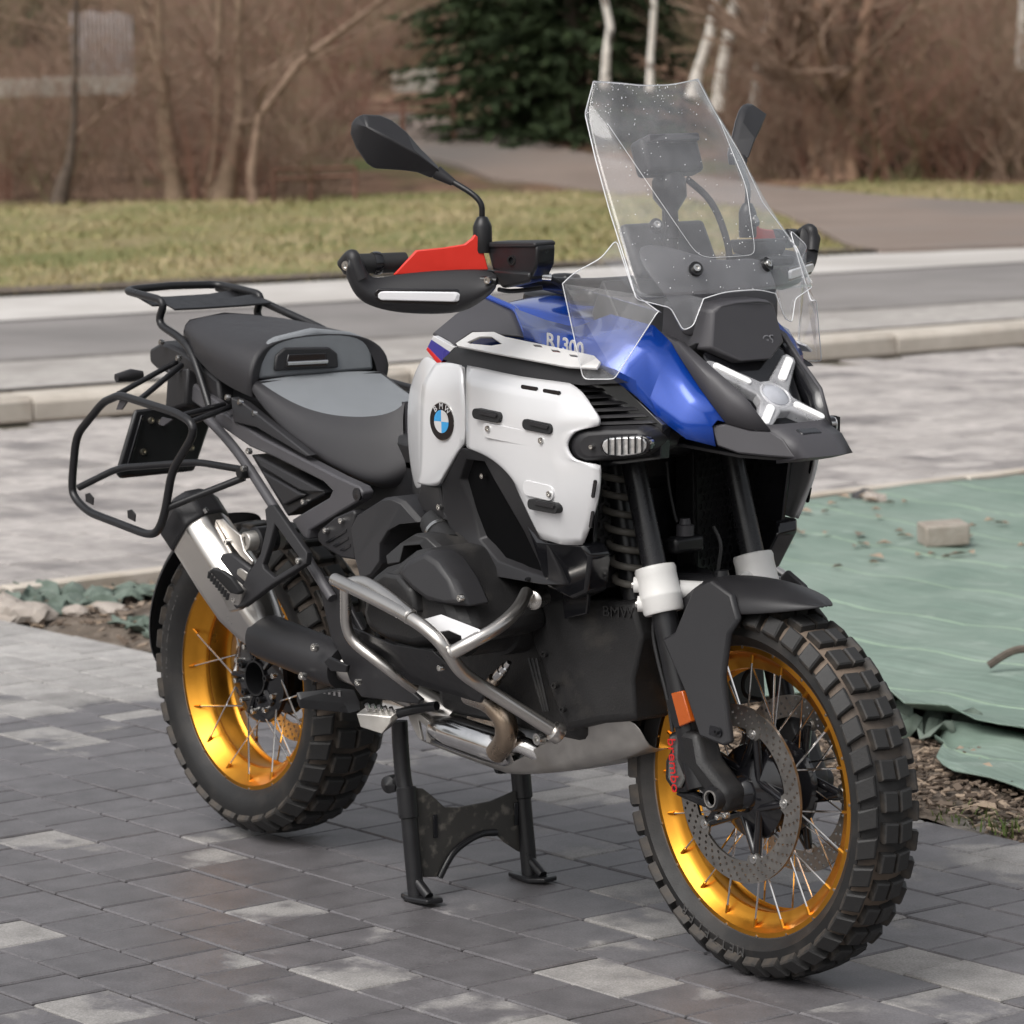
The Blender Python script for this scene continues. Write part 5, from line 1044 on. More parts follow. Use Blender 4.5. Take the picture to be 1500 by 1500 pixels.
for T in (tu_, Vector((-tu_.x, tu_.y)), Vector((-tl_.x, tl_.y)), tl_):
    c2d = T*.70; L2 = T.length*.48; plate2d('light_bar', [slot2((0, 0), L2, .0062, 0)], .006, Mh2 @ Matrix.Translation((c2d.x, c2d.y, .0115)) @ Matrix.Rotation(math.atan2(T.y, T.x), 4, 'Z'), mat('white light guide', (.90, .90, .90), .2, var=.01, coat=.5), hl, bev=.0015)
# cover above the headlamp
fo = [(330, 480, -.083), (345, 195, -.070), (420, 150, -.055)]
Fp = R3(12, fo); top_c = Vector((Fp[2].x+.006, 0, Fp[2].z+.004)); low_c = P(*K(12, 585, 582), -.03); low = Vector((low_c.x, -.034, low_c.z))
ring = [Fp[0], Fp[1], Fp[2], Vector((Fp[2].x+.004, -.025, Fp[2].z+.004))]; ring = ring+[Vector((p.x, -p.y, p.z)) for p in ring[::-1]]+[Vector((low.x, .034, low.z)), low]
n = len(ring); backr = [Vector((p.x-.11, p.y*1.22, p.z+(.012 if p.z > 1.12 else -.004))) for p in ring]; midr = [Vector((p.x-.016, p.y*1.10, p.z+(p.z-1.12)*.08)) for p in ring]
V = ring+midr+backr; F = [tuple(range(n))]+[(k+i, k+(i+1) % n, k+n+(i+1) % n, k+n+i) for k in (0, n) for i in range(n)]
cov = mesh('headlamp_cover', V, F, B_grey, BIKE, bevel=.004, bseg=3, ang=20)
gc = (ring[0]+Vector((ring[0].x, -ring[0].y, ring[0].z)))/2; fn_ = (ring[1]-ring[0]); fy = Vector((fn_.x, 0, fn_.z)).normalized()
text_mesh('cover_lettering', 'GS', .022, frame_from(Vector((gc.x+.002, .042, gc.z+.006)), (0, 1, 0), fy), mat('grey lettering', (.20, .20, .215), .4), cov, .0012, shear=.2)
prism('cockpit_frame', [Vector((.70, -.10, 1.10)), Vector((.62, -.16, 1.06)), Vector((.50, -.14, 1.20)), Vector((.50, .14, 1.20)), Vector((.62, .16, 1.06)), Vector((.70, .10, 1.10))], (-.03, 0, -.06), B_matte, BIKE, bevel=.004)
# ---------------- windscreen
scr = [[(.460, .119, 1.541), (.480, .075, 1.537), (.487, 0, 1.532)], [(.470, .147, 1.486), (.505, .128, 1.470), (.522, 0, 1.472)], [(.519, .165, 1.410), (.556, .118, 1.405), (.572, 0, 1.402)], [(.567, .175, 1.324), (.610, .100, 1.328), (.622, 0, 1.325)], [(.633, .197, 1.243), (.662, .098, 1.250), (.672, 0, 1.247)], [(.667, .201, 1.177), (.690, .100, 1.180), (.704, 0, 1.180)]]
rows = [[Vector((a[0][0], -a[0][1], a[0][2])), Vector((a[1][0], -a[1][1], a[1][2])), Vector((a[2][0], -a[1][1]*.45, a[2][2])), Vector(a[2]), Vector((a[2][0], a[1][1]*.45, a[2][2])), Vector(a[1]), Vector(a[0])] for a in scr]
ws = patch('windscreen', rows, B_glass, BIKE, sub=3, solid=.0035); set_crease(ws, (), (1, 5), 6, 7, .6, 1.)
for s in (-1, 1):
    tb = [Vector((.667, -.201, 1.177)), Vector((.687, -.142, 1.160)), Vector((.698, -.124, 1.121)), Vector((.702, -.105, 1.128)), Vector((.703, -.082, 1.173)), Vector((.690, -.10, 1.180))]
    prism('screen_tab', sd(tb, s), (-.0035, 0, 0), B_glass, ws, bevel=0, smooth=False)
    e1 = [Vector(a[0]) for a in scr]; e1 = [Vector((p.x, -p.y, p.z)) for p in e1]
    tube('screen_edge', sd(e1+tb[1:5], s), .0009, mat('bright screen edge', (.80, .81, .83), .2, var=.02), ws, fil=.008, sides=6)
    for q in ((.611, .111, 1.296), (.679, .081, 1.223)):
        c = Vector((q[0]+.004, s*q[1], q[2])); d = Vector((.85, s*.25, .45)); lathe('screen_grommet', [(.0085, .002), (.0125, .003), (.013, -.004), (.0085, -.004)], c, d, B_black, ws, seg=20); bolt(c+d*.001, d, .0072, ws, B_bolt, .005)
    # crease ridge of the centre field
    cr = [Vector((.505, -.128, 1.470)), Vector((.600, -.106, 1.354)), Vector((.664, -.068, 1.250)), Vector((.676, -.052, 1.240)), Vector((.680, 0, 1.240))]; tube('screen_fold', sd([p+Vector((.002, 0, 0)) for p in cr], s), .0004, mat('bright screen edge'), ws, fil=.02, sides=6)
    # side deflector
    df = R3(2, [(78, 1062, -.275), (130, 1012, -.262), (262, 940, -.235), (335, 850, -.198), (420, 1110, -.195), (545, 1200, -.172)])+R3(4, [(1310, 120, -.180), (1095, 455, -.236), (1075, 462, -.238), (935, 462, -.246)])
    V, F = prism_data(sd(df, s), (-.001, -s*.0035, 0)); dfo = mesh('side_deflector', V, F, B_glass, BIKE, smooth=False)
    tube('deflector_edge', sd(df+[df[0]], s), .0009, mat('bright screen edge'), dfo, fil=.012, sides=6)
top_e = [rows[0][i] for i in range(7)]; tube('screen_edge', top_e, .0009, mat('bright screen edge'), ws, fil=.02, sides=6); tube('screen_edge', [Vector((.703, -.082, 1.173)), Vector((.708, -.04, 1.182)), Vector((.709, 0, 1.183)), Vector((.708, .04, 1.182)), Vector((.703, .082, 1.173))], .0009, mat('bright screen edge'), ws, fil=.02, sides=6)
# rain drops on the screen
rd = random.Random(9); dme = bpy.data.meshes.new('rain_drop'); bm = bmesh.new(); bmesh.ops.create_icosphere(bm, subdivisions=1, radius=1); bm.to_mesh(dme); bm.free(); dme.materials.append(mat('water bead', (.80, .81, .83), .08, coat=1., var=.05)); dme.polygons.foreach_set('use_smooth', [True]*len(dme.polygons))
for k in range(230):
    i = min(4, int(rd.random()**.8*5)); t = rd.random(); j = rd.choice([0, 0, 1, 1, 2, 3, 4, 5]); 
    if k < 70: i, t, j = 0, rd.random()*.9, rd.choice([0, 0, 0, 1, 2, 3, 4])
    a = rows[i][j].lerp(rows[i+1][j], t); b = rows[i][min(6, j+1)].lerp(rows[i+1][min(6, j+1)], t); p_ = a.lerp(b, rd.random())
    o = bpy.data.objects.new('rain_drop', dme); COL.objects.link(o); o.parent = ws; r_ = rd.uniform(.0004, .0011); o.location = p_+Vector((.004, 0, .002)); o.scale = (r_, r_*1.1, r_*1.2)
# holder panel behind the screen, display and its bracket
hp = [[Vector((.590, -.150, 1.270)), Vector((.612, -.075, 1.258)), Vector((.640, 0, 1.226)), Vector((.625, .075, 1.232)), Vector((.612, .130, 1.225))], [Vector((.630, -.155, 1.215)), Vector((.648, -.075, 1.222)), Vector((.660, 0, 1.210)), Vector((.648, .075, 1.212)), Vector((.630, .140, 1.200))], [Vector((.665, -.120, 1.165)), Vector((.680, -.075, 1.178)), Vector((.685, 0, 1.182)), Vector((.680, .075, 1.178)), Vector((.665, .120, 1.165))], [Vector((.672, -.110, 1.10)), Vector((.682, -.075, 1.11)), Vector((.684, 0, 1.12)), Vector((.682, .075, 1.11)), Vector((.672, .110, 1.10))]]
patch('screen_holder', hp, B_grey, BIKE, sub=2, solid=.006)
dp = box('display', (.495, .02, 1.245), .022, .19, .105, B_matte, BIKE, bevel=.012, bseg=3, M=Matrix.Rotation(RAD(-28), 3, 'Y')); box('display_glass', (.483, .02, 1.239), .004, .175, .090, B_gloss, dp, bevel=.003, M=Matrix.Rotation(RAD(-28), 3, 'Y'))
nv = box('navigation_cradle', (.520, -.005, 1.408), .040, .130, .066, B_matte, BIKE, bevel=.010, bseg=3, M=Matrix.Rotation(RAD(-20), 3, 'Y')); box('cradle_catch', (.532, -.005, 1.440), .020, .115, .014, B_grey, nv, bevel=.003, M=Matrix.Rotation(RAD(-20), 3, 'Y')); lathe('cradle_ball', [(.0, .03), (.02, .026), (.03, .01), (.03, -.02), (.012, -.045), (.012, -.09)], (.525, -.005, 1.358), (-.1, 0, 1), B_black, nv, seg=20)
tube('display_stalk', [(.53, 0, 1.17), (.52, 0, 1.26), (.52, 0, 1.36)], .014, B_black, BIKE, fil=.03); tube('nav_cable', [(.53, .03, 1.37), (.555, .07, 1.33), (.575, .09, 1.25), (.585, .08, 1.20)], .006, B_rubber, BIKE, fil=.04, sides=8)
# ---------------- handlebar, guards, mirrors, levers
for s in (-1, 1):
    ge, gi = P(513, 387, -.510), P(*K(1, 440, 1065), -.405)
    bar = [gi+Vector((0, .0, 0)), Vector((.395, -.25, 1.200)), Vector((.40, -.10, 1.185)), Vector((.40, .0, 1.185))]
    hb = tube('handlebar', sd([ge]+bar, s), .0115, B_black, BIKE, fil=.06, sides=14)
    tube('grip', sd([ge.lerp(gi, .10), ge.lerp(gi, .95)], s), .0175, B_rubber, hb, fil=0, sides=20)
    dd = (ge-gi).normalized(); q0 = sd([ge], s)[0]; dv = sd([dd], s)[0]
    lathe('bar_end', [(.0, .012), (.010, .012), (.0175, .006), (.0185, -.016), (.012, -.018)], q0+dv*.004, dv, B_black, hb, seg=24); ring_lathe('grip_collar', [(.0195, .0), (.0205, .004), (.0205, .010), (.0195, .014), (.016, .014), (.016, 0)], q0-dv*.055, dv, B_gloss, hb, seg=24)
    def gy(x): return -.535+(x-110)/825*.225
    def G(pts, dx=0): return [P(*K(1, x, y), gy(x)+dx) for x, y in pts]
    # guard shell as a patch: top edge, bulge line, bottom edge
    top = [(112, 1012), (172, 1008), (190, 1095), (235, 1172), (360, 1140), (560, 1116), (760, 1108), (880, 1112), (938, 1150)]
    bot = [(108, 1120), (122, 1160), (150, 1225), (200, 1282), (330, 1326), (500, 1342), (690, 1340), (790, 1312), (925, 1200)]
    def gpt(p, fwd): q = P(*K(1, *p), gy(p[0])); return q
    rows = [[P(*K(1, *p), gy(p[0])+.010) for p in top], [P(*K(1, a[0]*.6+b[0]*.4, a[1]*.6+b[1]*.4), gy(a[0]*.6+b[0]*.4)-.006) for a, b in zip(top, bot)], [P(*K(1, a[0]*.2+b[0]*.8, a[1]*.2+b[1]*.8), gy(a[0]*.2+b[0]*.8)-.010) for a, b in zip(top, bot)], [P(*K(1, *p), gy(p[0])+.004) for p in bot]]
    hg = body('hand_guard', rows, B_matte, s, None, solid=.007)
    led = [(272, 1240), (290, 1225), (690, 1230), (706, 1245), (704, 1272), (690, 1284), (290, 1275), (275, 1262)]
    prism('indicator_lens', sd([P(*K(1, *p), gy(p[0])-.0135) for p in led], s), (0, -s*.012, 0), B_lens, hg, bevel=.002); 
    ledb = [(252, 1232), (275, 1210), (705, 1214), (728, 1240), (724, 1285), (700, 1302), (285, 1292), (258, 1270)]; prism('indicator_bezel', sd([P(*K(1, *p), gy(p[0])-.011) for p in ledb], s), (0, -s*.012, 0), B_gloss, hg, bevel=.002)
    c = P(*K(1, 880, 1165), gy(880)-.012); bolt(sd([c], s)[0], (.5, s*.8, 0), .0065, hg, B_bolt)
    tube('guard_hoop', sd([ge+Vector((.0, -.014, 0)), P(*K(1, 140, 1015), -.528), P(*K(1, 150, 1085), -.528), P(*K(1, 185, 1160), -.520)], s), .012, B_matte, hg, fil=.02, sides=12); c = P(*K(1, 108, 1085), -.533); bolt(sd([c], s)[0], (.3, s, 0), .009, hg, B_bolt, .006)
    rd_ = [(365, 1136), (490, 1000), (640, 985), (755, 966), (795, 935), (812, 912), (838, 935), (886, 1108), (700, 1112)]
    prism('guard_extension', sd([P(*K(1, *p), gy(p[0])+.020) for p in rd_], s), (-.006, 0, 0), B_red, BIKE, bevel=.002)
    # master cylinder with reservoir
    rs = [(866, 968), (1138, 962), (1155, 985), (1150, 1085), (1118, 1150), (1000, 1135), (905, 1112)]
    if s > 0: rs = [(1010+(x-1010)*.5, 1085+(y-1085)*.5) for x, y in rs]
    rb = prism('brake_reservoir' if s < 0 else 'clutch_reservoir', sd([P(*K(1, *p), -.300) for p in rs], s), (-.02, -s*.055, 0), B_black, BIKE, bevel=.006); prism('reservoir_lid', sd([P(*K(1, *p), -.303) for p in ([(862, 962), (880, 955), (1125, 952), (1142, 962), (1140, 985), (868, 988)] if s < 0 else [(936, 1023), (945, 1020), (1067, 1018), (1076, 1023), (1075, 1035), (939, 1036)])], s), (-.02, -s*.060, 0), B_matte, rb, bevel=.003)
    c = sd([P(*K(1, 1013, 1055), -.3005)], s)[0]; ring_lathe('sight_glass', [(.0055, .003), (.0085, .003), (.0085, -.003), (.0055, -.003)], c, (.35, s, 0), B_gloss, rb, seg=20)
    prism('lever_perch', sd([P(*K(1, *p), -.305) for p in [(900, 1105), (1110, 1120), (1110, 1175), (960, 1210), (930, 1180)]], s), (-.02, -s*.05, 0), B_black, BIKE, bevel=.005)
    tube('lever', sd([P(*K(1, 930, 1170), -.32), P(*K(1, 700, 1150), -.36), P(*K(1, 330, 1200), -.455)], s), .007, B_black, BIKE, fil=.05, sides=10)
    tube('brake_line', sd([P(*K(1, 1120, 1140), -.28), P(*K(1, 1210, 1150), -.25), P(*K(1, 1290, 1190), -.21), P(*K(1, 1330, 1260), -.15)], s), .0055, B_rubber, BIKE, fil=.03, sides=8); tube('line_fitting', sd([P(*K(1, 1120, 1138), -.279), P(*K(1, 1225, 1148), -.248)], s), .0062, B_chrome, BIKE, fil=0, sides=8)
    tube('throttle_cable', sd([P(*K(1, 940, 1215), -.31), P(*K(1, 1010, 1228), -.28), P(*K(1, 1180, 1205), -.24)], s), .004, B_rubber, BIKE, fil=.04, sides=8)
    # mirror
    mb = lathe('mirror', [(.0, -.045), (.0155, -.045), (.0165, -.040), (.0165, .0), (.0145, .006), (.0095, .016), (.006, .018)], sd([P(*K(1, 850, 870), -.305)], s)[0], (0, 0, 1), B_black, BIKE, seg=20)
    tube('mirror_stem', sd([P(*K(1, 848, 815), -.305), P(*K(1, 848, 745), -.306), P(*K(1, 800, 690), -.314), P(*K(1, 690, 625), -.332)], s), .0052, B_black, mb, fil=.025, sides=12)
    def my(x): return -.464+(x-135)/475*.125
    ol = [(133, 360), (140, 300), (165, 268), (205, 254), (290, 258), (355, 285), (430, 345), (520, 450), (612, 545), (580, 605), (500, 572), (430, 562), (262, 550), (222, 522), (165, 440)]
    pts = [P(*K(1, *p), my(p[0])) for p in ol]; rdg = [P(*K(1, x, y), my(x)-.0)+Vector((.030, -.012, 0)) for x, y in ((195, 318), (330, 392), (470, 470), (590, 560))]
    # back shell: two facets meeting along the ridge, closed by a flat mirror face behind
    up_i = [0, 1, 2, 3, 4, 5, 6, 7, 8]; V = sd(pts, s)+sd(rdg, s)+sd([p+Vector((-.012, .004, 0)) for p in pts], s); n = len(pts); r0 = n
    F = [(1, 2, r0), (2, 3, r0), (3, 4, r0+1, r0), (4, 5, r0+1), (5, 6, r0+2, r0+1), (6, 7, r0+2), (7, 8, r0+3, r0+2), (8, 9, r0+3), (9, 10, r0+2, r0+3), (10, 11, r0+2), (11, 12, r0+1, r0+2), (12, 13, r0, r0+1), (13, 14, r0), (14, 0, r0), (0, 1, r0)]
    F += [(i, (i+1) % n, n+4+(i+1) % n, n+4+i) for i in range(n)]; F.append(tuple(range(n+4, n+4+n)))
    mesh('mirror_head', V, F, B_matte, mb, bevel=.004, bseg=3, ang=24); tube('mirror_neck', sd([P(*K(1, 600, 572), -.350), P(*K(1, 690, 628), -.332)], s), .009, B_matte, mb, rr=[.0125, .0065], sides=12)
    prism('mirror_glass', sd(shrink([p+Vector((-.013, .004, 0)) for p in pts], .93, (0, 0, 0)), s), (-.001, 0, 0), B_chrome, mb, bevel=0)
box('ignition_switch', (.30, -.06, 1.185), .05, .04, .03, B_black, BIKE, bevel=.008); box('top_yoke', (.41, 0, 1.165), .07, .24, .03, B_black, BIKE, bevel=.01)
# ---------------- auxiliary lamps
for s in (-1, 1):
    def ly(x, o=0): return -.266+(x-862)/438*.078-o
    o1 = R3(4, [(x, y, ly(x)) for x, y in [(860, 790), (868, 755), (890, 725), (930, 706), (1040, 698), (1240, 692), (1290, 725), (1300, 765), (1285, 810), (1220, 850), (1060, 868), (930, 876), (890, 860), (868, 828)]])
    lamp = boss('auxiliary_lamp', sd(o1, s), (-.015, -s*.07, 0), (.018, s*.012, 0), B_matte, BIKE, f=.80, bevel=.006)
    bz = R3(4, [(x, y, ly(x, .020)) for x, y in [(1032, 795), (1040, 770), (1065, 757), (1120, 752), (1210, 748), (1240, 758), (1254, 780), (1252, 805), (1235, 828), (1190, 838), (1130, 845), (1065, 840), (1042, 822)]])
    bz = sd(bz, s); prism('lamp_bezel', shrink(bz, 1.16, (0, 0, 0)), (-.01, -s*.02, 0), B_gloss, lamp, bevel=.003); prism('lamp_lens', [p+Vector((.002, s*.003, 0)) for p in bz], (-.008, -s*.01, 0), mat('lamp cells', (.62, .62, .62), .18, metal=.5, var=.35, vscale=90), lamp, bevel=.002)
    for k in range(6):
        t = (k+.5)/6; a, b = P(*K(4, 1045+t*200, 750-t*6+8*abs(t-.5)), ly(1045+t*200, .025)), P(*K(4, 1045+t*200, 844-t*22+4), ly(1045+t*200, .025)); tube('lamp_bar', sd([a, b], s), .0017, B_black, lamp, fil=0, sides=5)
    for q in ((978, 800), (1275, 775)): bolt(sd([P(*K(4, *q), ly(q[0], .016))], s)[0], (.4, s, 0), .004, lamp, B_bolt)
# ---------------- intake funnel, radiators, front inner panels
for s in (-1, 1):
    O = R3(4, [(328, 806, -.268), (520, 836, -.276), (560, 905, -.276), (742, 1258, -.264), (850, 1490, -.236), (740, 1490, -.236), (440, 1440, -.232), (292, 1262, -.226), (236, 1130, -.226), (226, 992, -.240)])
    I = R3(4, [(352, 862, -.255), (440, 872, -.262), (486, 960, -.262), (640, 1225, -.252), (748, 1455, -.232), (640, 1420, -.228), (510, 1372, -.222), (415, 1262, -.214), (388, 1130, -.216), (318, 960, -.236)])
    D = [Vector((p.x+.02, -.165, p.z+.01)) for p in shrink(I, .8, (0, 0, 0))]
    O, I, D = sd(O, s), sd(I, s), sd(D, s); n = len(O); Bk = [Vector((p.x, p.y*.72, p.z)) for p in O]
    V = O+I+D+Bk; F = [(i, (i+1) % n, n+(i+1) % n, n+i) for i in range(n)]+[(n+i, n+(i+1) % n, 2*n+(i+1) % n, 2*n+i) for i in range(n)]+[tuple(range(2*n, 3*n))]+[(3*n+i, 3*n+(i+1) % n, (i+1) % n, i) for i in range(n)]
    fu = mesh('intake_funnel', V, F, B_matte, BIKE, bevel=.003, ang=25)
    prism('duct_shade', [Vector((p.x, p.y-s*.014, p.z)) for p in shrink(I, .97, (0, 0, 0))], (0, -s*.004, 0), mat('painted duct shade', (.004, .004, .0045), .9, spec=.1), fu, bevel=0)  # near-black plate painting the shade deep inside the duct
    bolt(sd([P(*K(4, 437, 945), -.245)], s)[0], (0, s, 0), .005, fu); bolt(sd([P(*K(4, 660, 1462), -.236)], s)[0], (0, s, 0), .004, fu, B_black)
    sq = R3(4, [(120, 985, -.222), (215, 995, -.238), (238, 1130, -.228), (275, 1180, -.226), (130, 1120, -.205), (105, 1060, -.19)]); sb_ = prism('tank_corner_cover', sd(sq, s), (0, -s*.05, 0), B_matte, BIKE, bevel=.005); bolt(sd([P(*K(4, 220, 1100), -.231)], s)[0], (0, s, 0), .006, sb_)
    wd = R3(7, [(695, 10, -.255), (770, 125, -.262), (930, 143, -.250), (962, 190, -.240), (945, 320, -.225), (890, 345, -.220), (800, 300, -.228)])
    prism('shroud_wedge', sd(wd, s), (0, -s*.05, 0), B_gloss, BIKE, bevel=.006)
    # radiator with honeycomb guard
    rp = [Vector((.50, s*.065, .66)), Vector((.46, s*.20, .66)), Vector((.46, s*.20, .95)), Vector((.50, s*.065, .95))]; ra = prism('radiator', rp, (-.05, 0, 0), B_rad, BIKE, bevel=.003)
    ex = (rp[1]-rp[0]).normalized(); L_ = (rp[1]-rp[0]).length; loops = [[(0, 0), (L_, 0), (L_, .29), (0, .29)]]
    for iy in range(19):
        for ix in range(9):
            cx, cy = .010+ix*.0165+(.008 if iy % 2 else 0), .010+iy*.0146
            if cx < L_-.009: loops.append([(cx+.0072*math.cos(RAD(30+60*k)), cy+.0072*math.sin(RAD(30+60*k))) for k in range(6)])
    plate2d('radiator_guard', loops, .002, frame_from(rp[0]+Vector((.008, 0, 0)), ex, (0, 0, 1)), B_black, ra)
    sw = [Vector((.555, s*.20, .93)), Vector((.585, s*.226, .86)), Vector((.565, s*.222, .74)), Vector((.50, s*.185, .62)), Vector((.42, s*.17, .60)), Vector((.40, s*.19, .93))]; prism('shroud_inner', sw, (0, -s*.008, 0), B_gloss, BIKE, bevel=.002); bolt((.53, s*.186, .675), (.6, -s*.6, 0), .006)
box('radiator_bulkhead', (.36, 0, .76), .12, .30, .34, B_black, BIKE, bevel=.01)
box('steering_head', (.47, 0, .96), .10, .13, .16, B_black, BIKE, bevel=.02)
hr_ = box('horn', (.575, -.02, .735), .03, .07, .03, B_black, BIKE, bevel=.008); lathe('horn_bolt', [(.0, .03), (.009, .03), (.011, .02), (.016, .018), (.016, 0)], (.575, -.02, .75), (0, 0, 1), B_grey, hr_, seg=14)
# ---------------- engine
box('crankcase', (.20, 0, .52), .44, .27, .30, B_engine, BIKE, bevel=.03, bseg=3)
fc = boss('engine_front_cover', R3(7, [(760, 330, -.150), (900, 350, -.155), (1130, 350, -.125), (1165, 480, -.115), (1130, 640, -.115), (1140, 790, -.11), (1000, 800, -.13), (870, 830, -.150), (800, 640, -.158), (745, 480, -.158)]), (0, .30, 0), (.012, -.006, 0), B_engine, BIKE, f=.9, bevel=.008)
lc = P(*K(7, 1080, 388), -.125); text_mesh('cover_lettering', 'BMW', .027, frame_from(lc+Vector((.008, -.016, 0)), (1, .35, .0), (0, 0, 1)), mat('engine cast black'), fc, .002)
for q in ((795, 545), (833, 660), (862, 748), (757, 412)): bolt(P(*K(7, *q), -.166), (.3, -1, 0), .006, fc, B_engine, .006)
for dx in (0, 14, 28): tube('cover_rib', R3(7, [(735+dx, 560, -.166), (790+dx*.6, 755, -.160)]), .003, B_engine, fc, fil=0, sides=6)
for s in (-1, 1):
    yo = -.345
    cyl = lathe('cylinder', [(.085, .0), (.085, .06), (.078, .062), (.078, .14)], (.235, s*.12, .60), (0, s, 0), B_engine, BIKE, seg=30)
    hd = R3(9, [(345, 665, -.325), (430, 598, -.33), (530, 570, -.335), (660, 470, -.335), (800, 500, -.325), (900, 640, -.325), (1000, 860, -.325), (1055, 1000, -.325), (1035, 1080, -.33), (900, 1120, -.335), (700, 1160, -.335), (480, 1100, -.335), (330, 1010, -.33), (300, 900, -.325)])
    head = boss('cylinder_head', sd(hd, s), (-.02, -s*.17, 0), (0, s*.028, 0), B_engine, BIKE, f=.80, bevel=.010)
    c1_ = R3(9, [(520, 632, -.368), (590, 545, -.362), (720, 480, -.350), (815, 545, -.348), (905, 680, -.352), (985, 860, -.352), (870, 850, -.364), (735, 830, -.368), (620, 745, -.372)]); hc = boss('head_cover', sd(c1_, s), (0, -s*.05, 0), (0, s*.012, .002), B_grey if False else B_matte, head, f=.82, bevel=.006)
    bolt(sd([P(*K(9, 932, 800), -.362)], s)[0], (0, s, 0), .0065, hc, B_bolt)
    c2_ = R3(9, [(345, 690, -.35), (430, 625, -.357), (530, 645, -.366), (615, 745, -.372), (640, 900, -.372), (560, 880, -.368), (420, 800, -.356)]); boss('head_cover_rib', sd(c2_, s), (0, -s*.03, 0), (0, s*.008, .002), B_engine, head, f=.84, bevel=.005)
    c3_ = R3(9, [(440, 520, -.27), (545, 430, -.285), (640, 370, -.29), (730, 385, -.285), (835, 480, -.28), (730, 510, -.30), (690, 440, -.30), (570, 450, -.30), (540, 570, -.30), (450, 580, -.29)]); boss('coil_cover', sd(c3_, s), (0, -s*.10, 0), (0, s*.008, 0), B_engine, BIKE, f=.9, bevel=.005)
    ab = R3(9, [(208, 335, -.205), (250, 245, -.21), (430, 132, -.21), (495, 122, -.205), (570, 155, -.20), (690, 290, -.195), (560, 300, -.225), (470, 350, -.23), (415, 440, -.235), (410, 570, -.235), (345, 660, -.23), (275, 690, -.22), (240, 560, -.215)]); boss('airbox_side', sd(ab, s), (0, -s*.12, 0), (0, s*.008, 0), B_matte, BIKE, f=.92, bevel=.008)
    gp = R3(9, [(680, 942, -.388), (795, 910, -.386), (1052, 1010, -.372), (1060, 1030, -.372), (935, 1085, -.385), (930, 1055, -.385), (850, 1020, -.390), (790, 1030, -.392), (770, 1010, -.392)]); prism('cylinder_guard', sd(gp, s), (0, -s*.004, 0), B_white, BIKE, bevel=.002)
    g2 = R3(9, [(188, 985, -.36), (300, 1035, -.362), (480, 1112, -.368), (740, 1152, -.372), (890, 1290, -.352), (1090, 1440, -.305), (1060, 1500, -.29), (600, 1370, -.325), (250, 1082, -.358)]); pg = prism('engine_guard_plate', sd(g2, s), (0, -s*.006, 0), B_black, BIKE, bevel=.002)
    for q in ((232, 1058), (798, 1265)): bolt(sd([P(*K(9, *q), -.362)], s)[0], (0, s, 0), .006, pg, B_bolt)
    g3 = R3(9, [(470, 1090, -.345), (560, 1110, -.348), (740, 1140, -.35), (745, 1158, -.35), (640, 1180, -.35), (520, 1140, -.348)]); prism('guard_rubber', sd(g3, s), (0, -s*.03, 0), B_rubber, BIKE, bevel=.006)
    # hose and clamp between throttle body and head
    hz_ = R3(9, [(760, 300, -.20), (800, 380, -.22), (860, 470, -.24)]); ho = tube('intake_hose', sd(hz_, s), .028, B_rubber, BIKE, fil=.03, sides=18); d_ = sd([(hz_[2]-hz_[0])], s)[0]; ring_lathe('hose_clamp', [(.0285, -.005), (.0305, -.005), (.0305, .005), (.0285, .005)], sd([hz_[1]+Vector((0, 0, .0))], s)[0], d_, B_bolt, ho, seg=24)
    # crash bars
    A_ = R3(9, [(95, 678, -.395), (330, 790, -.415), (600, 930, -.425), (760, 1050, -.420), (850, 1165, -.405), (930, 1290, -.375)])+R3(7, [(560, 660, -.33), (835, 832, -.205)])
    cb = tube('crash_bar', sd(A_, s), .0122, B_steel, BIKE, fil=.06, sides=18); ce = sd([A_[-1]], s)[0]; dv = sd([(A_[-1]-A_[-2]).normalized()], s)[0]; lathe('bar_foot', [(.0, .012), (.016, .012), (.019, .008), (.019, -.006), (.0125, -.010)], ce, dv, B_steel, cb, seg=22)
    a0 = sd([A_[0]], s)[0]; d0 = sd([(A_[0]-A_[1]).normalized()], s)[0]; lathe('bar_cap', [(.0, .009), (.007, .0075), (.0118, .002), (.0122, -.004)], a0, d0, B_steel, cb, seg=18)
    tube('bar_branch', sd(R3(9, [(165, 730, -.392), (166, 860, -.388), (166, 985, -.383), (215, 1095, -.372), (380, 1220, -.352), (510, 1320, -.325), (620, 1400, -.28)]), s), .0105, B_steel, cb, fil=.05, sides=16)
    tube('bar_branch', sd(R3(9, [(872, 1165, -.405), (1000, 1095, -.385), (1180, 1000, -.335), (1320, 870, -.275), (1372, 765, -.235)]), s), .0122, B_steel, cb, fil=.06, sides=18)
    tube('bar_branch', sd(R3(9, [(190, 705, -.390), (265, 688, -.385), (350, 725, -.390), (480, 820, -.405), (600, 915, -.420)]), s), .0118, B_steel, cb, fil=.05, sides=16)
    for q in ((592, 925), (875, 1160)): ring_lathe('weld_bead', [(.0125, -.004), (.0142, -.002), (.0142, .002), (.0125, .004)], sd([P(*K(9, *q), -.424 if q[0] < 700 else -.404)], s)[0], sd([(P(*K(9, 760, 1050), -.42)-P(*K(9, 600, 930), -.425))], s)[0] if q[0] < 700 else sd([(P(*K(9, 1000, 1095), -.385)-P(*K(9, 872, 1165), -.405))], s)[0], B_steel, cb, seg=20)
    mt = P(*K(9, 1425, 812), -.215); lathe('bar_mount', [(.0, .012), (.012, .012), (.017, .008), (.017, -.03)], sd([mt], s)[0], (.5, s, 0), B_steel, cb, seg=20)
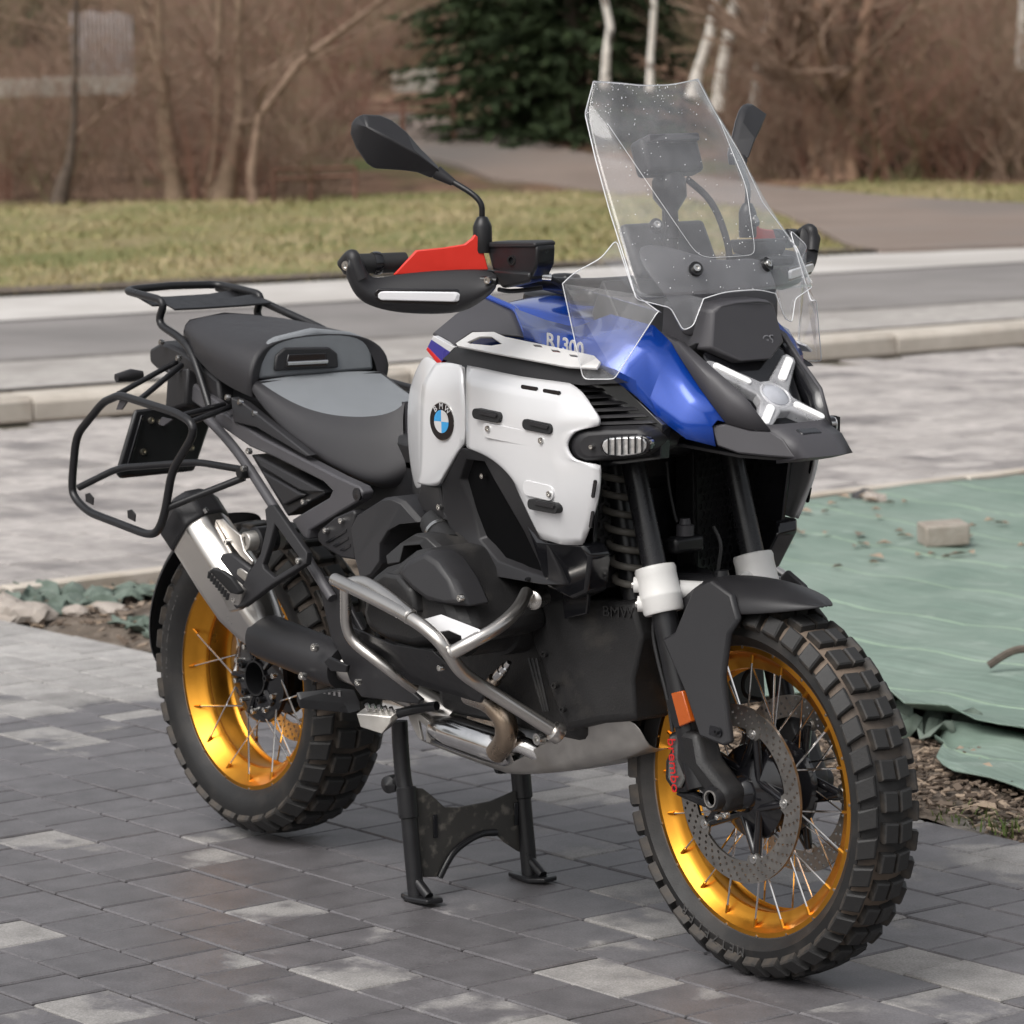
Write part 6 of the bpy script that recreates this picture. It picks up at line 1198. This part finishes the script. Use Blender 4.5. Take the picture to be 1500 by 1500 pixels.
# exhaust header and collector, lambda probe
tube('exhaust_header', R3(7, [(520, 690, -.17), (600, 720, -.17), (655, 790, -.165), (655, 860, -.155), (620, 905, -.145)]), .021, B_exh, BIKE, fil=.05, sides=18)
lathe('exhaust_collector', [(.0, .125), (.020, .122), (.030, .105), (.033, .05), (.033, -.05), (.030, -.10), (.018, -.118), (.0, -.12)], P(*K(7, 530, 855), -.125), P(*K(7, 640, 890), -.125)-P(*K(7, 430, 820), -.125), B_chrome, BIKE, seg=30)
tube('exhaust_header', R3(7, [(650, 870, -.13), (700, 870, -.13), (790, 915, -.10)]), .017, B_chrome, BIKE, fil=.03, sides=16); ring_lathe('pipe_flange', [(.018, -.004), (.024, -.004), (.024, .004), (.018, .004)], P(*K(7, 684, 870), -.13), (1, 0, -.35), B_steel, BIKE, seg=22)
tube('exhaust_header', [Vector((.24, .17, .44)), Vector((.30, .17, .38)), Vector((.24, .14, .33)), Vector((.12, .12, .32))], .021, B_exh, BIKE, fil=.05, sides=14)
lp = lathe('lambda_probe', [(.0, .03), (.005, .03), (.006, .018), (.009, .016), (.009, .004), (.011, .002), (.011, -.012), (.007, -.03)], P(*K(9, 1205, 1290), -.17), P(*K(9, 1260, 1220), -.17)-P(*K(9, 1130, 1380), -.17), B_chrome, BIKE, seg=14); lathe('probe_boss', [(.012, -.01), (.013, .012), (.009, .016)], P(*K(9, 1140, 1365), -.17), P(*K(9, 1260, 1220), -.17)-P(*K(9, 1130, 1380), -.17), B_exh, lp, seg=14)
# skid plate
rows = []
for (x_, zb, ht, wb, wt) in [(-.10, .302, .010, .11, .125), (.04, .290, .010, .11, .125), (.17, .279, .012, .11, .125), (.235, .285, .035, .108, .125), (.36, .312, .085, .105, .125), (.46, .342, .095, .098, .120), (.545, .372, .055, .085, .10)]:
    rows.append([Vector((x_, -wt, zb+ht)), Vector((x_, -wb, zb)), Vector((x_, -wb*.4, zb-.004)), Vector((x_, wb*.4, zb-.004)), Vector((x_, wb, zb)), Vector((x_, wt, zb+ht))])
sk = patch('skid_plate', rows, B_alu, BIKE, sub=2, solid=.004); set_crease(sk, (2,), (1, 4), 7, 6, .9)
bolt(P(*K(7, 780, 855), -.135), (0, -1, 0), .012, sk, B_bolt, .010)
# side bracket with cut-out, foot pegs, gear parts
plate('skid_bracket', [K(7, *q) for q in [(285, 745), (340, 765), (378, 800), (375, 870), (360, 868), (360, 810), (330, 785), (345, 860), (330, 850), (300, 790)]], -.15, .006, B_alu, BIKE, bevel=.001)
for s in (-1, 1):
    pg = R3(6, [(676, 850, -.345), (860, 832, -.275), (920, 838, -.255), (945, 890, -.245), (900, 902, -.262), (690, 880, -.345)])
    fp = boss('rider_footpeg', sd(pg, s), (0, 0, -.016), (0, 0, .002), B_black, BIKE, f=.92, bevel=.003)
    for k in range(9):
        a = P(*K(6, 690+k*21, 868-k*1.8), -.335+k*.0075); tube('peg_tooth', sd([a+Vector((0, 0, -.010)), a+Vector((.004, -.004, .006))], s), .0042, B_chrome, fp, fil=0, sides=6)
    p2 = R3(7, [(135, 740, -.20), (262, 752, -.17), (262, 775, -.17), (230, 815, -.18), (150, 790, -.20)]); bp2 = boss('brake_pedal' if s < 0 else 'gear_pedal', sd(p2, s), (0, -s*-.02, -.01), (0, s*.004, .002), B_alu, BIKE, f=.9, bevel=.003)
    for k in range(5):
        a = P(*K(7, 150+k*22, 750+k*3), -.203+k*.006); tube('pedal_tooth', sd([a, a+Vector((.002, -.006, .012))], s), .0045, B_chrome, bp2, fil=0, sides=6)
    tube('pedal_arm', sd([P(*K(7, 250, 765), -.17), P(*K(7, 330, 745), -.16), P(*K(7, 400, 735), -.15)], s), .009, B_black, BIKE, fil=.03, sides=10)
# centre stand
for s in (-1, 1):
    lg = R3(7, [(262, 790, -.137), (268, 900, -.137), (276, 1000, -.137), (292, 1080, -.137), (325, 1440, -.137)]); st = tube('stand_leg', sd(lg, s), .016, B_black, BIKE, fil=.04, sides=16)
    f0 = lg[-1]; ft = [Vector((f0.x-.035, f0.y-.012, .002)), Vector((f0.x-.045, f0.y+.02, .002)), Vector((f0.x+.03, f0.y+.03, .002)), Vector((f0.x+.065, f0.y+.015, .006)), Vector((f0.x+.06, f0.y-.02, .006)), Vector((f0.x, f0.y-.022, .002))]; prism('stand_foot', sd(ft, s), (0, 0, .010), B_black, st, bevel=.003); tube('foot_gusset', sd([f0+Vector((0, 0, .035)), f0+Vector((.04, 0, .010))], s), .010, B_black, st, fil=0, sides=8)
    lathe('stand_sleeve', [(.0175, -.03), (.0195, -.028), (.0195, .028), (.0175, .03)], sd([lg[3].lerp(lg[4], .02)], s)[0], (lg[3]-lg[4]), B_black, st, seg=18)
    c = P(*K(7, 235, 1020), -.137); lathe('stand_pivot', [(.0, -.02), (.015, -.02), (.017, -.012), (.017, .012), (.0, .02)], sd([c], s)[0], (.3, s, 0), B_black, st, seg=18); tube('pivot_link', sd([c, lg[2]], s), .010, B_black, st, fil=0, sides=10)
def SX(x, y): return PX(*K(7, x, y), -.098)
cpl = [SX(*q) for q in [(318, 1035), (350, 1038), (385, 1065), (430, 1106), (480, 1108), (600, 1085), (660, 1060), (706, 1038), (722, 1100), (735, 1180), (745, 1285), (700, 1268), (650, 1235), (612, 1198), (560, 1200), (505, 1228), (455, 1268), (425, 1320), (405, 1362), (352, 1362), (335, 1250)]]
cp = prism('stand_plate', cpl, (-.008, 0, 0), mat('dirty stand plate', (.055, .052, .048), .6, bump=.4, bscale=120, col2=(.17, .155, .135), c2scale=40, c2lo=.54, c2hi=.7), BIKE, bevel=.002)
tube('plate_flange', [p+Vector((.004, 0, 0)) for p in [SX(612, 1198), SX(560, 1200), SX(505, 1228), SX(455, 1268), SX(425, 1320), SX(405, 1362)]], .007, B_black, cp, fil=.02, sides=8)
for q in ((392, 1175), (688, 1130)): box('plate_slot', SX(*q)+Vector((.002, 0, 0)), .003, .010, .045, B_gloss, cp, bevel=.001)
# ---------------- rear: frame plates, covers, subframe, seat
for s in (-1, 1):
    fpts = [(100, -215, -.165), (175, -195, -.168), (480, 5, -.185), (1110, 332, -.200), (1300, 420, -.205), (1335, 470, -.205), (1310, 535, -.205), (1100, 660, -.205), (882, 790, -.208), (872, 870, -.210), (830, 852, -.210), (728, 702, -.208), (880, 612, -.205), (1050, 512, -.203), (1076, 455, -.203), (1000, 380, -.200), (600, 180, -.190), (380, 85, -.184), (70, -130, -.166)]
    fo_ = [P(*K(10, x, y), yy) for x, y, yy in fpts]; fr = prism('frame_plate', sd(fo_, s), (0, -s*.028, 0), B_frame, BIKE, bevel=.004)
    lathe('frame_bore', [(.0, .001), (.010, .0015), (.0125, .0015), (.0125, -.01)], sd([P(*K(10, 1286, 485), -.2055)], s)[0], (0, s, 0), B_gloss, fr, seg=20)
    sc_ = R3(10, [(388, 150, -.178), (430, 150, -.180), (1012, 465, -.195), (1000, 490, -.195), (800, 600, -.196), (700, 672, -.196), (470, 290, -.180)]); sc = prism('side_cover', sd(sc_, s), (0, -s*.04, 0), B_black, BIKE, bevel=.003)
    f2 = R3(10, [(400, 160, -.186), (440, 165, -.187), (1000, 462, -.199), (860, 470, -.202), (800, 455, -.202), (480, 262, -.188)]); prism('cover_facet', sd(f2, s), (0, -s*.012, 0), B_matte, sc, bevel=.004); f3 = R3(10, [(470, 285, -.188), (800, 475, -.204), (840, 490, -.204), (660, 580, -.202)]); prism('cover_facet', sd(f3, s), (0, -s*.012, 0), B_matte, sc, bevel=.004)
    for q in ((375, 122), (840, 548)): bolt(sd([P(*K(10, *q), -.198)], s)[0], (0, s, 0), .006, sc, B_bolt)
    lv = R3(10, [(955, 800, -.205), (1090, 682, -.207), (1250, 615, -.207), (1272, 650, -.207), (1250, 760, -.208), (1272, 1040, -.208), (1150, 1022, -.208), (1000, 935, -.206), (948, 870, -.205)]); lvp = prism('louvred_cover', sd(lv, s), (0, -s*.03, 0), B_matte, BIKE, bevel=.004)
    for (a, b, c, d) in (((1010, 890), (1195, 778), (1192, 805), (1040, 895)), ((1075, 920), (1210, 842), (1210, 868), (1110, 925)), ((1135, 955), (1228, 905), (1225, 932), (1170, 965))): prism('louvre_slot', sd([P(*K(10, *q), -.2095) for q in (a, b, c, d)], s), (0, -s*.003, 0), B_gloss, lvp, bevel=.0005)
    for q in ((1025, 790), (1157, 708)): bolt(sd([P(*K(10, *q), -.2105)], s)[0], (0, s, 0), .006, lvp, B_bolt)
    sbt = R3(3, [(600, 625, -.178), (665, 690, -.180), (745, 790, -.185), (870, 985, -.200), (985, 1165, -.212), (1090, 1330, -.215)]); tube('subframe_tube', sd(sbt, s), .0098, B_frame, BIKE, fil=.08, sides=14)
    lwr = R3(10, [(940, 1180, -.205), (1100, 1185, -.21), (1160, 1300, -.21), (1250, 1500, -.20), (1330, 1640, -.20), (1200, 1640, -.19), (1050, 1400, -.19)]); prism('heel_guard', sd(lwr, s), (0, -s*.01, 0), B_matte, BIKE, bevel=.003)
    hg2 = R3(6, [(760, 360, -.205), (860, 372, -.21), (900, 560, -.21), (1000, 700, -.205), (1200, 880, -.19), (1190, 900, -.19), (950, 870, -.19), (900, 800, -.195), (860, 690, -.20), (820, 620, -.20)]); pl2 = prism('foot_bracket', sd(hg2, s), (0, -s*.012, 0), B_matte, BIKE, bevel=.003); bolt(sd([P(*K(6, 938, 805), -.216)], s)[0], (0, s, 0), .007, pl2, B_bolt)
    ru = R3(3, [(440, 430, -.112), (520, 470, -.125), (640, 560, -.150), (690, 612, -.165), (700, 640, -.165), (640, 625, -.160), (560, 575, -.140), (460, 505, -.115)]); prism('tail_rail', sd(ru, s), (0, -s*.02, 0), B_frame, BIKE, bevel=.004)
    # rear carrier tube
    ca = R3(3, [(608, 578, -.150), (575, 470, -.142), (542, 372, -.132), (500, 312, -.125), (402, 250, -.120), (436, 163, -.120), (268, 121, -.118)])
    cr_ = tube('carrier_tube', sd(ca+[Vector((ca[-1].x-.002, 0, ca[-1].z+.003))], s), .0082, B_black, BIKE, fil=.035, sides=14)
    # pannier frame
    lp_ = [(255, 532), (480, 603), (540, 640), (545, 690), (460, 830), (432, 1000), (405, 1072), (365, 1080), (130, 990), (72, 930), (68, 870), (85, 690), (190, 560)]
    lp3 = [P(*K(3, *q), -.300) for q in lp_]; path = fillet(sd([lp3[-1].lerp(lp3[0], .5)]+lp3+[lp3[-1].lerp(lp3[0], .5)], s), .03, 5)[:-1]; V, F = sweep_data(path, .0084, 14, closed=True); pf = mesh('pannier_frame', V, F, B_black, BIKE, ang=60)
    for (x, y) in ((135, 940), (300, 1005)): prism('frame_tab', sd([P(*K(3, x-14, y+10), -.302), P(*K(3, x-16, y-20), -.302), P(*K(3, x, y-24), -.302), P(*K(3, x+16, y-5), -.302), P(*K(3, x+14, y+25), -.302)], s), (0, -s*.003, 0), B_black, pf, bevel=.001)
    for q in (((240, 590), (258, 540), (290, 550), (262, 590)), ((405, 645), (420, 618), (462, 628), (425, 655))): prism('frame_tab', sd([P(*K(3, *p), -.298) for p in q], s), (0, -s*.004, 0), B_grey, pf, bevel=.001)
    for (a, b) in (((478, 402, -.135), (250, 528, -.297)), ((498, 415, -.135), (332, 552, -.297))): tube('frame_arm', sd([P(*K(3, a[0], a[1]), a[2]), P(*K(3, b[0], b[1]), b[2])], s), .006, B_black, pf, fil=0, sides=8)
    for (a, b) in (((500, 612, -.297), (665, 570, -.165)), ((530, 640, -.297), (690, 578, -.165))): tube('frame_arm', sd([P(*K(3, a[0], a[1]), a[2]), P(*K(3, b[0], b[1]), b[2])], s), .006, B_black, pf, fil=0, sides=8)
    tube('frame_arm', sd(R3(3, [(95, 895, -.298), (250, 818, -.255), (560, 795, -.205), (742, 825, -.195)]), s), .0072, B_black, pf, fil=.03, sides=12); tube('frame_arm', sd(R3(3, [(440, 975, -.298), (745, 855, -.195)]), s), .0072, B_black, pf, fil=0, sides=12)
    c = P(*K(3, 742, 835), -.20); lathe('arm_mount', [(.0, .012), (.010, .012), (.013, .008), (.013, -.02)], sd([c], s)[0], (0, s, 0), B_black, pf, seg=16); bolt(sd([P(*K(3, 742, 820), -.212)], s)[0], (0, s, 0), .006, pf)
    for q, yy in (((420, 325), -.118), ((487, 388), -.138), ((680, 542), -.175), ((730, 560), -.178), ((785, 605), -.18), ((762, 752), -.196)): bolt(sd([P(*K(3, *q), yy)], s)[0], (-.2, s, .2), .006, cr_, B_bolt)
    # passenger peg bracket
    ob = R3(10, [(540, 622, -.245), (570, 590, -.245), (602, 588, -.245), (880, 985, -.25), (870, 1065, -.25), (590, 1240, -.275), (350, 1420, -.29), (290, 1440, -.29), (240, 1380, -.29), (320, 1320, -.288), (390, 1180, -.28), (500, 1000, -.265), (555, 760, -.25)])
    org = ob[0].copy(); ex = (ob[4]-ob[0]).normalized(); tmp = (ob[8]-ob[0]); nn = ex.cross(tmp).normalized(); ey = nn.cross(ex)
    def on_br(x, y):
        d = ray(*K(10, x, y)); dv_ = Vector(d); t = (org-Vector(CAM)).dot(nn)/dv_.dot(nn); return Vector(CAM)+dv_*t
    oo = [on_br(*q) for q in [(540, 622), (570, 590), (602, 588), (880, 985), (870, 1065), (590, 1240), (350, 1420), (290, 1440), (240, 1380), (320, 1320), (390, 1180), (500, 1000), (555, 760)]]; hh = [on_br(*q) for q in [(612, 720), (650, 770), (830, 1015), (808, 1082), (612, 1205), (520, 1125), (505, 1080), (565, 900)]]
    f2_ = lambda p: ((p-org).dot(ex), (p-org).dot(ey)); Mb = Matrix(((ex.x, ey.x, nn.x, org.x), (ex.y, ey.y, nn.y, org.y), (ex.z, ey.z, nn.z, org.z), (0, 0, 0, 1)))
    if s > 0: Mb = Matrix.Scale(-1, 4, (0, 1, 0)) @ Mb
    pb = plate2d('passenger_peg_bracket', [[f2_(p) for p in oo], [f2_(p) for p in hh]], .016, Mb, B_matte, BIKE, bev=.003, res=2)
    for q in ((287, 1370), (830, 1042)): bolt(sd([on_br(*q)+Vector((0, -.009, 0))], s)[0], (0, s, 0), .0065, pb, B_bolt)
    pp = R3(10, [(12, 1130, -.318), (52, 1104, -.322), (290, 1290, -.305), (302, 1345, -.300), (282, 1462, -.295), (200, 1482, -.295), (150, 1380, -.302)]); ppo = prism('passenger_footpeg', sd(pp, s), (0, -s*.018, 0), B_alu, BIKE, bevel=.004)
    rbp = R3(10, [(62, 1110, -.330), (130, 1130, -.330), (215, 1190, -.325), (300, 1310, -.314), (275, 1335, -.314), (210, 1320, -.318), (30, 1130, -.328)]); prism('peg_rubber', sd(rbp, s), (0, -s*.012, 0), B_rubber, ppo, bevel=.003)
    for k in range(8): a = P(*K(10, 42+k*22, 1142+k*26), -.330+k*.0015); tube('rubber_tooth', sd([a, a+Vector((-.004, 0, -.012))], s), .0036, B_rubber, ppo, fil=0, sides=5)
    hb_ = R3(10, [(120, 1035, -.272), (140, 988, -.272), (215, 982, -.270), (385, 1112, -.268), (362, 1180, -.272), (320, 1262, -.280), (245, 1200, -.280)]); prism('muffler_bracket', sd(hb_, s), (0, -s*.012, 0), B_matte, BIKE, bevel=.004) if s < 0 else None
    if s < 0: prism('bracket_window', R3(10, [(272, 1120, -.2805), (300, 1108, -.2805), (360, 1150, -.2805), (340, 1225, -.2805), (268, 1162, -.2805)]), (0, .003, 0), B_alu, BIKE, bevel=.002)
tube('grab_rail', R3(3, [(640, 112, .118), (780, 150, .130), (900, 205, .140), (1060, 276, .160), (1130, 330, .165)]), .0082, B_black, BIKE, fil=.04, sides=12)
for (a, b) in ((((440, 172), (560, 165)), ((760, 155), (650, 168))), (((480, 140), (520, 132)), ((830, 142), (600, 128)))):
    pass
zc = P(*K(3, 436, 160), -.12)
for dx, zz in ((.0, .0), (-.085, .004)): prism('carrier_plate', [Vector((zc.x+dx-.028, -.118, zc.z+zz)), Vector((zc.x+dx+.030, -.118, zc.z+zz-.016)), Vector((zc.x+dx+.020, -.05, zc.z+zz-.018)), Vector((zc.x+dx+.020, .05, zc.z+zz-.018)), Vector((zc.x+dx+.030, .118, zc.z+zz-.016)), Vector((zc.x+dx-.028, .118, zc.z+zz)), Vector((zc.x+dx-.018, .05, zc.z+zz-.004)), Vector((zc.x+dx-.018, -.05, zc.z+zz-.004))], (0, 0, -.004), B_black, BIKE, bevel=.001)
tu = R3(3, [(368, 352, -.10), (420, 322, -.10), (490, 352, -.11), (640, 470, -.13), (650, 580, -.135), (560, 565, -.13), (452, 455, -.11), (400, 430, -.10), (370, 405, -.10)]); nT = len(tu)
V = tu+mir(tu); F = [tuple(range(nT)), tuple(range(2*nT-1, nT-1, -1))]+[(i, (i+1) % nT, nT+(i+1) % nT, nT+i) for i in range(nT)]; tl = mesh('tail_unit', V, F, B_matte, BIKE, bevel=.008, ang=25)
box('tail_lamp', (P(*K(3, 370, 380), -.10).x+.004, 0, P(*K(3, 370, 380), -.05).z), .02, .12, .035, mat('tail lamp red', (.30, .01, .01), .15, coat=.8), tl, bevel=.006)
for s in (-1, 1): tube('rear_indicator', sd([P(*K(3, 345, 452), -.10), P(*K(3, 300, 455), -.125), P(*K(3, 242, 465), -.16)], s), .01, B_matte, BIKE, rr=[.008, .014, .009], sides=12)
pq = [PX(*K(3, *q), -.93) for q in [(318, 588), (600, 560), (612, 650), (552, 828), (262, 858), (245, 835)]]; lph = prism('plate_holder', pq, (-.012, 0, -.003), B_black, BIKE, bevel=.006); prism('plate_holder_arm', [PX(*K(3, *q), -.90) for q in [(440, 450), (600, 560), (600, 640), (430, 600)]], (.08, 0, .02), B_matte, BIKE, bevel=.006)
for q in ((378, 632), (347, 755), (535, 740), (418, 640)): bolt(PX(*K(3, *q), -.929), (1, 0, .2), .007, lph, mat('zinc screw', (.62, .58, .48), .35, metal=1.))
prism('plate_frame_ridge', [PX(*K(3, *q), -.927) for q in [(335, 610), (345, 608), (285, 828), (272, 832)]], (.006, 0, 0), B_gloss, lph, bevel=.001)
# seat under-structure
box('seat_base', (-.40, 0, .868), .74, .20, .08, B_black, BIKE, bevel=.02, M=Matrix.Rotation(RAD(6), 3, 'Y')); box('rear_frame_core', (-.30, 0, .76), .42, .20, .20, B_black, BIKE, bevel=.03)
sp_ = R3(3, [(690, 540, -.175), (735, 560, -.178), (1000, 770, -.195), (985, 775, -.195), (790, 660, -.188), (700, 640, -.18)]); [prism('seat_rail_cover', sd(sp_, s), (0, -s*.02, 0), B_matte, BIKE, bevel=.003) for s in (-1, 1)]
# rider seat: stations rear to front; shoulder is the grey/black seam
sh_ = [(800, 478, -.145), (860, 520, -.143), (950, 572, -.136), (1050, 605, -.128), (1150, 619, -.118), (1270, 617, -.100), (1345, 592, -.078), (1374, 560, -.060)]
bt_ = [(776, 522, -.160), (800, 572, -.165), (905, 690, -.172), (1012, 775, -.172), (1122, 838, -.165), (1235, 886, -.145), (1310, 872, -.125), (1390, 822, -.100)]
SH, BT = R3(3, sh_), R3(3, bt_); blk, gry = [], []
for a, b in zip(SH, BT):
    m1 = a.lerp(b, .35)+Vector((0, -.010, .006)); m2 = a.lerp(b, .75)+Vector((0, -.006, 0))
    half = [Vector((b.x, b.y+.03, b.z-.012)), b, m2, m1, a]; blk.append(half); gry.append([a, Vector((a.x, a.y*.5, a.z+.006)), Vector((a.x, 0, a.z+.004)), Vector((a.x, -a.y*.5, a.z+.006)), Vector((a.x, -a.y, a.z))])
rs_ = empty('rider_seat'); rs_.parent = BIKE
for s in (-1, 1): body('seat_side', blk, B_seat, s, rs_, solid=0)
o = patch('seat_top', gry, B_seatg, rs_, sub=2, solid=0); set_crease(o, (), (), 8, 5)
prism('seat_rear_face', [BT[0], SH[0], Vector((SH[0].x, -SH[0].y, SH[0].z)), Vector((BT[0].x, -BT[0].y, BT[0].z))], (.01, 0, 0), B_seat, rs_, bevel=0); prism('seat_front_face', [BT[-1], SH[-1], Vector((SH[-1].x, -SH[-1].y, SH[-1].z)), Vector((BT[-1].x, -BT[-1].y, BT[-1].z))], (-.01, 0, 0), B_seat, rs_, bevel=0)
# passenger seat
ps = [[(505, 300, -.105), (506, 280, -.115), (512, 258, -.108), (530, 236, -.085)], [(545, 375, -.135), (545, 330, -.150), (560, 285, -.140), (600, 252, -.105)], [(610, 448, -.150), (612, 390, -.165), (640, 325, -.155), (690, 285, -.115)], [(690, 505, -.158), (690, 440, -.172), (715, 360, -.163), (765, 302, -.120)], [(772, 540, -.160), (768, 480, -.170), (785, 395, -.160), (838, 322, -.118)], [(790, 545, -.150), (797, 480, -.145), (810, 400, -.135), (860, 335, -.10)]]
rows = []
for st in ps:
    r_ = R3(3, st); z0 = r_[-1].z+.006; rows.append(r_+[Vector((r_[-1].x, 0, z0+.004))]+mir(r_[::-1]))
pse = empty('passenger_seat'); pse.parent = BIKE; o = patch('seat_pad', rows, B_seat, pse, sub=2, solid=0); set_crease(o, (4,), (), 6, 9, .7)
r0_ = rows[0]; mesh('seat_back_face', r0_, [tuple(range(len(r0_)))], B_seat, pse, smooth=False)
# grey backrest front with grab-handle recess
bo = R3(3, [(797, 472, -.140), (806, 395, -.135), (832, 332, -.118), (885, 304, -.085)]); bf = bo+[Vector((bo[-1].x, 0, bo[-1].z+.012))]+mir(bo[::-1]); bfx = sum((p.x for p in bf))/len(bf)
bb = prism('backrest_front', [p+Vector((.004, 0, 0)) for p in bf], (-.03, 0, 0), B_seatg, pse, bevel=.008, bseg=3)
ho_ = [P(*K(3, *q), yy) for q, yy in (((868, 432), -.095), ((878, 365), -.09), ((920, 346), -.068))]; xx = bo[1].x+.012
def face_pt(x, y): d = ray(*K(3, x, y)); t = (xx-CAM[0])/d[0]; return Vector(CAM+d*t)
prism('handle_bezel', [face_pt(*q) for q in [(864, 438), (872, 375), (905, 346), (1080, 344), (1112, 368), (1116, 425)]], (-.008, 0, 0), B_matte, pse, bevel=.004); prism('handle_recess', [face_pt(*q)+Vector((.003, 0, 0)) for q in [(902, 425), (915, 372), (1062, 366), (1068, 420)]], (-.006, 0, 0), B_gloss, pse, bevel=.002); tube('handle_bar', [face_pt(905, 408)+Vector((.006, 0, 0)), face_pt(1062, 400)+Vector((.006, 0, 0))], .0042, B_chrome, pse, fil=0, sides=10)
# ---------------- silencer
ax0, ax1 = P(*K(6, 225, 105), -.215), P(*K(6, 545, 600), -.185); axd = (ax1-ax0).normalized(); sy = Vector((0, 1, 0)); sy = (sy-axd*sy.dot(axd)).normalized(); sx_ = sy.cross(axd)
def hexring(t, h, w_, off=0):
    c = ax0.lerp(ax1, t)+sx_*off; out = []
    for a, b in ((1, .45), (.62, 1), (-.62, 1), (-1, .45), (-1, -.45), (-.62, -1), (.62, -1), (1, -.45)): out.append(c+sx_*a*h+sy*b*w_)
    return out
def loftrings(name, rings, m, parent=None, **k):
    n = len(rings[0]); V = [p for r in rings for p in r]; F = [(i*n+j, i*n+(j+1) % n, (i+1)*n+(j+1) % n, (i+1)*n+j) for i in range(len(rings)-1) for j in range(n)]+[tuple(range(n))[::-1], tuple((len(rings)-1)*n+j for j in range(n))]
    return mesh(name, V, F, m, parent, **k)
sil = loftrings('silencer', [hexring(.13, .062, .052), hexring(.5, .064, .054), hexring(.74, .062, .052), hexring(.90, .050, .045), hexring(1.02, .038, .038)], B_steel, BIKE, bevel=.010, bseg=3, ang=25)
cap = loftrings('end_cap', [hexring(-.10, .046, .038, -.004), hexring(-.07, .056, .046), hexring(.0, .066, .056), hexring(.15, .0655, .0555)], B_matte, sil, bevel=.007, bseg=3, ang=25); bolt(P(*K(6, 292, 80), -.245), (-.2, -.6, .8), .005, cap)
lathe('outlet', [(.019, .0), (.022, .0), (.022, -.02), (.019, -.02)], ax0.lerp(ax1, -.10)-sx_*.01, -axd, B_steel, cap, seg=20)
h0, h1 = P(*K(6, 528, 605), -.190), P(*K(6, 880, 745), -.175)
hs_ = lathe('heat_shield', [(.0, -.004), (.034, .0), (.0435, .004), (.0455, .02), (.0455, (h1-h0).length*.8), (.043, (h1-h0).length), (.030, (h1-h0).length+.002)], h0, h1-h0, B_matte, sil, seg=30)
for q in ((755, 660), (704, 780)): bolt(P(*K(6, *q), -.232), (0, -1, .2), .008, sil, B_bolt, .006)
prism('shield_clip', R3(6, [(790, 720, -.222), (810, 700, -.224), (890, 735, -.222), (885, 765, -.220), (820, 760, -.222)]), (0, .008, 0), B_black, sil, bevel=.002)
tube('link_pipe', [h1, Vector((-.12, -.13, .40)), Vector((.02, -.11, .36))], .026, B_steel, BIKE, fil=.06, sides=18)
sk_ = P(*K(10, 362, 880), -.20); se = lathe('shock_eye', [(.0, .004), (.008, .004), (.009, .007), (.017, .007), (.019, .004), (.020, -.02), (.024, -.03), (.024, -.075)], sk_, (0, -1, 0), B_alu, BIKE, seg=28); ring_lathe('eye_ring', [(.020, -.015), (.026, -.018), (.026, -.06), (.020, -.06)], sk_, (0, -1, 0), B_black, se, seg=28)
plate('silencer_strap', [K(10, *q) for q in [(85, 700), (150, 690), (215, 760), (300, 830), (330, 960), (405, 1050), (395, 1085), (300, 1010), (190, 870)]], -.212, .006, B_steel, BIKE, bevel=.002); bolt(P(*K(10, 185, 885), -.214), (0, -1, 0), .006)
# paralever strut / dark mass between swing arm and engine
box('gearbox', (-.06, 0, .52), .26, .22, .26, B_engine, BIKE, bevel=.03, bseg=3); tube('paralever_strut', [Vector((-.10, .11, .50)), Vector((-.70, .12, .40))], .013, B_black, BIKE, fil=0, sides=10); tube('rear_shock', [Vector((-.18, .0, .80)), Vector((-.36, .03, .42))], .03, B_black, BIKE, fil=0, sides=16)
